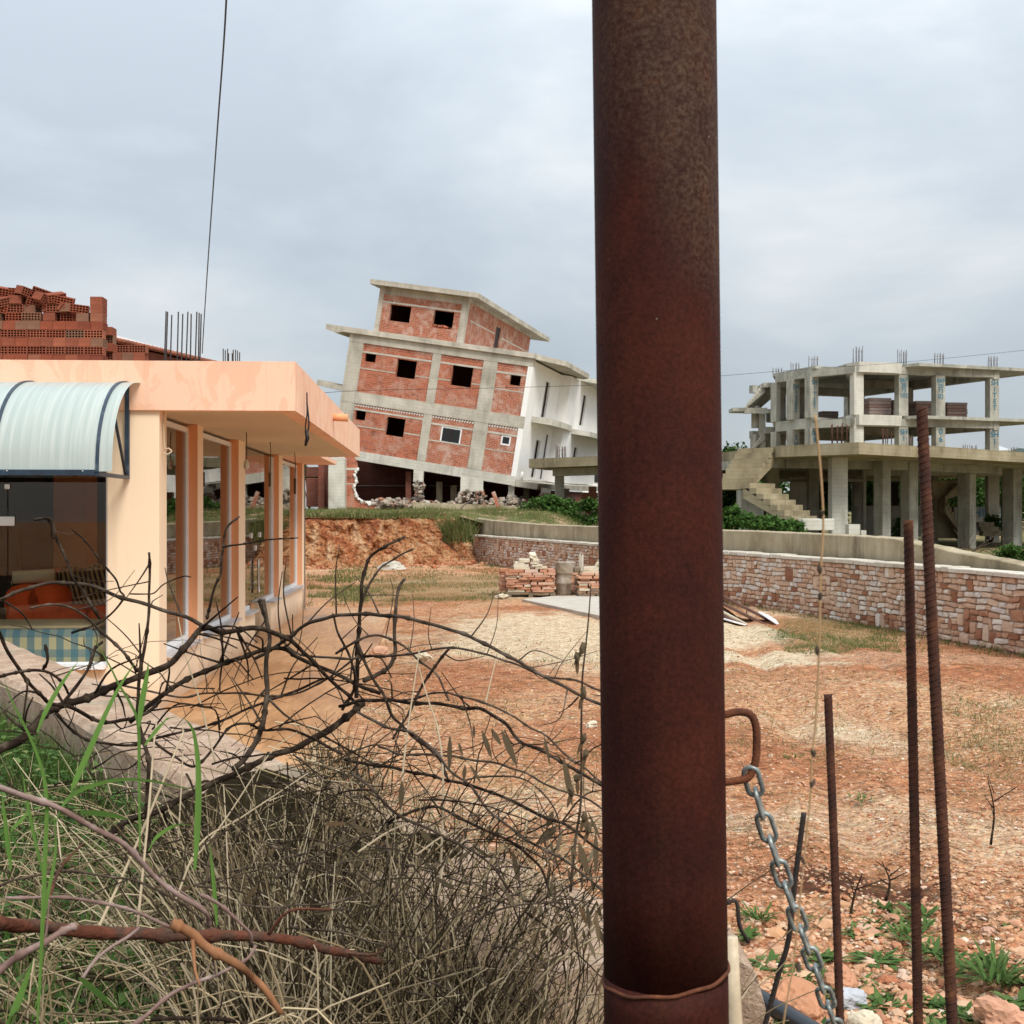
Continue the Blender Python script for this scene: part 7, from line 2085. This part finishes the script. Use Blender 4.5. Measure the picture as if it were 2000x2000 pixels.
# long bent straws over the mass
mb = MB()
for k in range(950):
    px = rng.uniform(-40, 1085); d = rng.uniform(2.0, 3.8); q = straw_base(px, d)
    if not q or (q[2] > .9 and px > 760 and rng.random() < .7): continue
    b0 = Vector(q); hh = rng.uniform(.22, .60) * (1 if px > 350 else .7) * (.75 if px > 900 else 1) * (.6 if q[2] > .9 else 1); ln = rng.gauss(0, .22)
    P = catmull([b0, b0 + Vector((ln * .25, rng.uniform(-.05, .05), hh * .5)), b0 + Vector((ln * .7, 0, hh * .85)), b0 + Vector((ln * 1.25, 0, hh * rng.uniform(.75, 1.05)))], 3)
    w = rng.uniform(.0013, .0030); mb.tube(P, [w * (1 - .05 * i) for i in range(len(P))], 5, cap=False)
o = mb.build('long_straws', M['straw_long']); tag(o, 'long bent pale straws rising out of the dry tangle', 'dry grass', kind='stuff')
mb = MB()
for k in range(1300):   # broader fresh blades through the straw, thickest on the left
    px = rng.uniform(-60, 640) if rng.random() < .8 else rng.uniform(640, 1140); d = rng.uniform(1.9, 4.6); q = straw_base(px, d)
    if not q or q[2] > .9: continue
    blade(mb, q, rng.uniform(.14, .42) * (1 if px < 500 else .7), (rng.gauss(0, .10), rng.gauss(0, .06), 0), rng.uniform(.005, .010), 5, .7)
o = mb.build('fresh_blades', M['reed']); tag(o, 'fresh green blades growing through the dry straw', 'grass', kind='stuff')
# reddish fallen limb across the bottom left, nearest of all
fl = thing('fallen_limb', 'thick reddish-brown limb lying across the bottom left corner', 'branch', at(300, 1830, 2.0))
branch(fl, [(-80, 480), (0, 490), (100, 500), (300, 520), (550, 525), (750, 530), (950, 550), (1100, 585), (1200, 605)], ZB, 1.75, 2.3, 40, 17, 'wood_red', 3, 'limb', .12)
branch(fl, [(540, 490), (600, 520), (650, 560), (750, 620), (800, 660), (840, 700), (890, 770)], ZB, 1.85, 1.9, 27, 15, 'wood_orange', 1, 'limb', .1)
branch(fl, [(-40, 50), (0, 60), (100, 90), (200, 130), (300, 190), (400, 250), (480, 330), (560, 390), (640, 450), (650, 500)], ZB, 1.75, 1.95, 16, 11, 'wood_pink', 1, 'stem', .08)
branch(fl, [(-40, 680), (0, 640), (100, 570), (190, 520), (240, 505)], ZB, 1.7, 1.78, 21, 15, 'wood_pink', 1, 'stem', .08)
branch(fl, [(400, 815), (520, 730), (620, 670), (700, 640), (770, 600), (800, 560)], ZB, 1.8, 1.95, 11, 7, 'wood_pink', 1, 'stem', .08)
branch(fl, [(20, 410), (200, 405), (350, 425), (450, 455), (550, 500)], ZB, 1.8, 1.9, 7, 9, 'wood_pink', 1, 'stem', .08)
branch(fl, [(0, 370), (60, 350), (200, 325), (350, 340), (450, 365), (560, 420), (640, 480)], ZB, 2.0, 2.05, 6, 6, 'wood_grey', 2, 'stem', .1)
branch(fl, [(630, 400), (700, 440), (780, 510), (790, 560)], ZB, 1.95, 2.0, 9, 8, 'wood_pink', 0, 'stem')
branch(fl, [(260, 660), (320, 590), (400, 540), (440, 510)], ZB, 1.8, 1.9, 9, 7, 'wood_pink', 0, 'stem')
branch(fl, [(480, 790), (620, 790), (760, 800), (900, 830)], ZB, 2.1, 2.2, 11, 8, 'wood_dark', 1, 'stem')
branch(fl, [(760, 430), (900, 440), (1050, 420), (1180, 370), (1215, 290), (1210, 220)], ZB, 2.3, 2.5, 5, 4, 'wood_grey', 1, 'stem')
# single pale straws that stand out
ps = thing('dry_stalks', 'pale straw stalks standing up through the dead branches', 'dry stalks', lw(5, .3, .65))
for pts, zf, d, w in (([(318, 1330), (345, 900), (400, 480), (460, 80)], ZR, 2.6, 5), ([(615, 1932), (640, 1100), (605, 700), (520, 430), (455, 200)], ZR, 2.5, 5), ([(1260, 1450), (1290, 1250), (1340, 1060)], ZR, 2.6, 3), ([(960, 480), (1010, 260), (1060, 100), (1170, 0)], ZR, 2.8, 3), ([(500, 1480), (720, 1000), (960, 430), (990, 350)], Z6, 2.3, 7), ([(940, 1280), (1080, 960), (1300, 820), (1660, 580)], Z6, 2.4, 5), ([(1000, 1100), (1200, 850), (1450, 480), (1600, 360)], Z6, 2.5, 4), ([(740, 1420), (800, 800), (830, 420), (845, 300)], Z6, 2.3, 6), ([(1240, 1500), (1220, 900), (1205, 640)], Z6, 2.5, 4), ([(960, 960), (985, 500), (985, 280)], Z6, 2.7, 3.5), ([(1160, 520), (1080, 200), (1000, -60), (960, -260)], Z6, 2.9, 4), ([(330, 1070), (310, 860), (300, 760)], Z6, 2.6, 4), ([(600, 700), (540, 500), (470, 380)], Z6, 3, 2.5), ([(0, -30), (200, 60), (330, 130)], lambda x, y: (x / 2.76, 1350 + y / 2.76), 3.0, 3), ([(1740, 1300), (1550, 1100), (1200, 420)], Z6, 2.8, 3), ([(600, 1932), (700, 1600), (1100, 1330), (1300, 1240)], ZR, 2.4, 4), ([(0, 1600), (240, 1440), (440, 1370)], ZR, 2.4, 5), ([(440, 1620), (640, 1480), (850, 1400), (1030, 1280)], ZR, 2.4, 4)):
    P = catmull([at(*zf(x, y), d + .1 * i) for i, (x, y) in enumerate(pts)], 5)
    MB().tube(P, [w / 2 / F * d * (1 - .5 * k / len(P)) for k in range(len(P))], 6).build('stalk', M['straw_pale'], ps)
# seed stalk beside the pole on its left
pl = thing('dry_seed_stalk', 'thin grey stalk with shrivelled seed heads just left of the pole', 'dry stalk', at(1130, 1700, 2.6))
P = catmull([at(*ZR(x, y), 2.4) for x, y in ((1600, 1900), (1640, 1500), (1680, 1200), (1682, 700), (1690, 300), (1715, 60), (1740, -200), (1755, -420))], 6)
MB().tube(P, [.0028 - .00004 * k for k in range(len(P))], 6).build('stem', M['wood_grey'], pl)
for x, y in ((1690, 70), (1650, 130), (1700, 400), (1700, 740), (1715, 860), (1650, 1040), (1610, 1140), (1705, 1330), (1740, 1420)):
    p = at(*ZR(x, y), 2.39); mb = MB(); mb.rock(p, .007, .006, .012)
    leaf(mb, p, (rng.uniform(-.6, .2), 0, -1), (0, -1, 0), .035, .008); mb.build('seed_head', M['dry_leaf'], pl)
# the out-of-focus ochre stalk to the right
ol = thing('ochre_stalk', 'tall thin ochre stalk rising before the stone wall, close to the lens', 'dry stalk', at(1500, 2600, 1.2))
P = catmull([at(x, y, 1.15) for x, y in ((1592, 810), (1599, 876), (1605, 950), (1608, 1028), (1603, 1115), (1602, 1168), (1600, 1267), (1594, 1398), (1586, 1481), (1583, 1554), (1572, 1662), (1561, 1771), (1550, 1880), (1530, 2000), (1490, 2300))], 5)
MB().tube(P, [.0012 - .000005 * k for k in range(len(P))], 6).build('stem', M['straw_blur'], ol)
for x, y in ((1604, 1005), (1601, 1112), (1602, 1165), (1597, 1270), (1588, 1470), (1587, 1530), (1568, 1680), (1560, 1890)):
    MB().rock(at(x, y, 1.15), .0024, .0024, .005).build('node', M['wood_grey'], ol)
# fresh tall grass blades on the left, close
rg_ = thing('tall_grass', 'fresh green tall grass blades on the left, close to the camera', 'grass', at(250, 2300, 2.0))
def gblade(pts, d, w, zf=Z6):
    P = catmull([at(*zf(x, y), d + .04 * i) for i, (x, y) in enumerate(pts)], 6)
    mb = MB(); n_ = len(P); vv = []
    for k, p in enumerate(P):
        t_ = (P[min(k + 1, n_ - 1)] - P[max(k - 1, 0)]).normalized(); s_ = t_.cross(Vector((.2, 1, .1))).normalized()
        u = k / (n_ - 1); ww = w / 2 / F * d * min(1, .45 + 2 * u) * (1 - u ** 3 * .95)
        vv += [p - s_ * ww, p + Vector((0, .25 * ww, 0)), p + s_ * ww]
    mb.add(vv, [f for k in range(n_ - 1) for f in ((3 * k, 3 * k + 1, 3 * k + 4, 3 * k + 3), (3 * k + 1, 3 * k + 2, 3 * k + 5, 3 * k + 4))], 0, True)
    mb.build('blade', M['reed'], rg_)
gblade([(380, 720), (400, 640), (480, 460), (560, 280), (640, 120), (730, -20)], 2.1, 14)
gblade([(1050, 1100), (1060, 950), (1070, 700), (1065, 500), (1040, 350), (990, 280)], 2.2, 15)
gblade([(300, 860), (330, 770), (400, 690), (520, 640), (650, 615), (800, 620), (950, 650), (1080, 672)], 2.1, 9)
gblade([(755, 1000), (750, 600), (745, 320), (700, 200), (640, 100), (580, -20), (490, -170)], 2.3, 8)
gblade([(750, 330), (765, 200), (790, 60), (800, -20)], 2.3, 15)
gblade([(200, 1960), (225, 1500), (240, 1100), (250, 700), (190, 450), (60, 180), (20, 60)], 1.7, 11)
gblade([(215, 1500), (255, 1250), (300, 1000), (290, 800)], 1.75, 9)
gblade([(20, 1980), (60, 1900), (120, 1750), (180, 1580)], 1.65, 26)
gblade([(1170, 1400), (1150, 1150), (1130, 960)], 2.3, 10)
gblade([(230, 1120), (180, 900), (140, 700), (120, 560)], 1.9, 9)
gblade([(60, 1100), (30, 860), (10, 680)], 2.0, 12)
gblade([(100, 980), (60, 900), (140, 800), (170, 700)], 2.0, 10)
gblade([(430, 790), (550, 798), (700, 830)], 2.3, 16)
gblade([(800, 1000), (850, 920), (950, 860), (1040, 860)], 2.2, 8)
gblade([(430, 1680), (520, 1760), (640, 1860)], 1.9, 22)
gblade([(780, 430), (850, 340), (900, 290), (960, 275)], 2.4, 9)
gblade([(200, 360), (250, 240), (330, 100), (420, -20)], 2.1, 12)
gblade([(1020, 1780), (1030, 1700)], 2, 6) if False else None
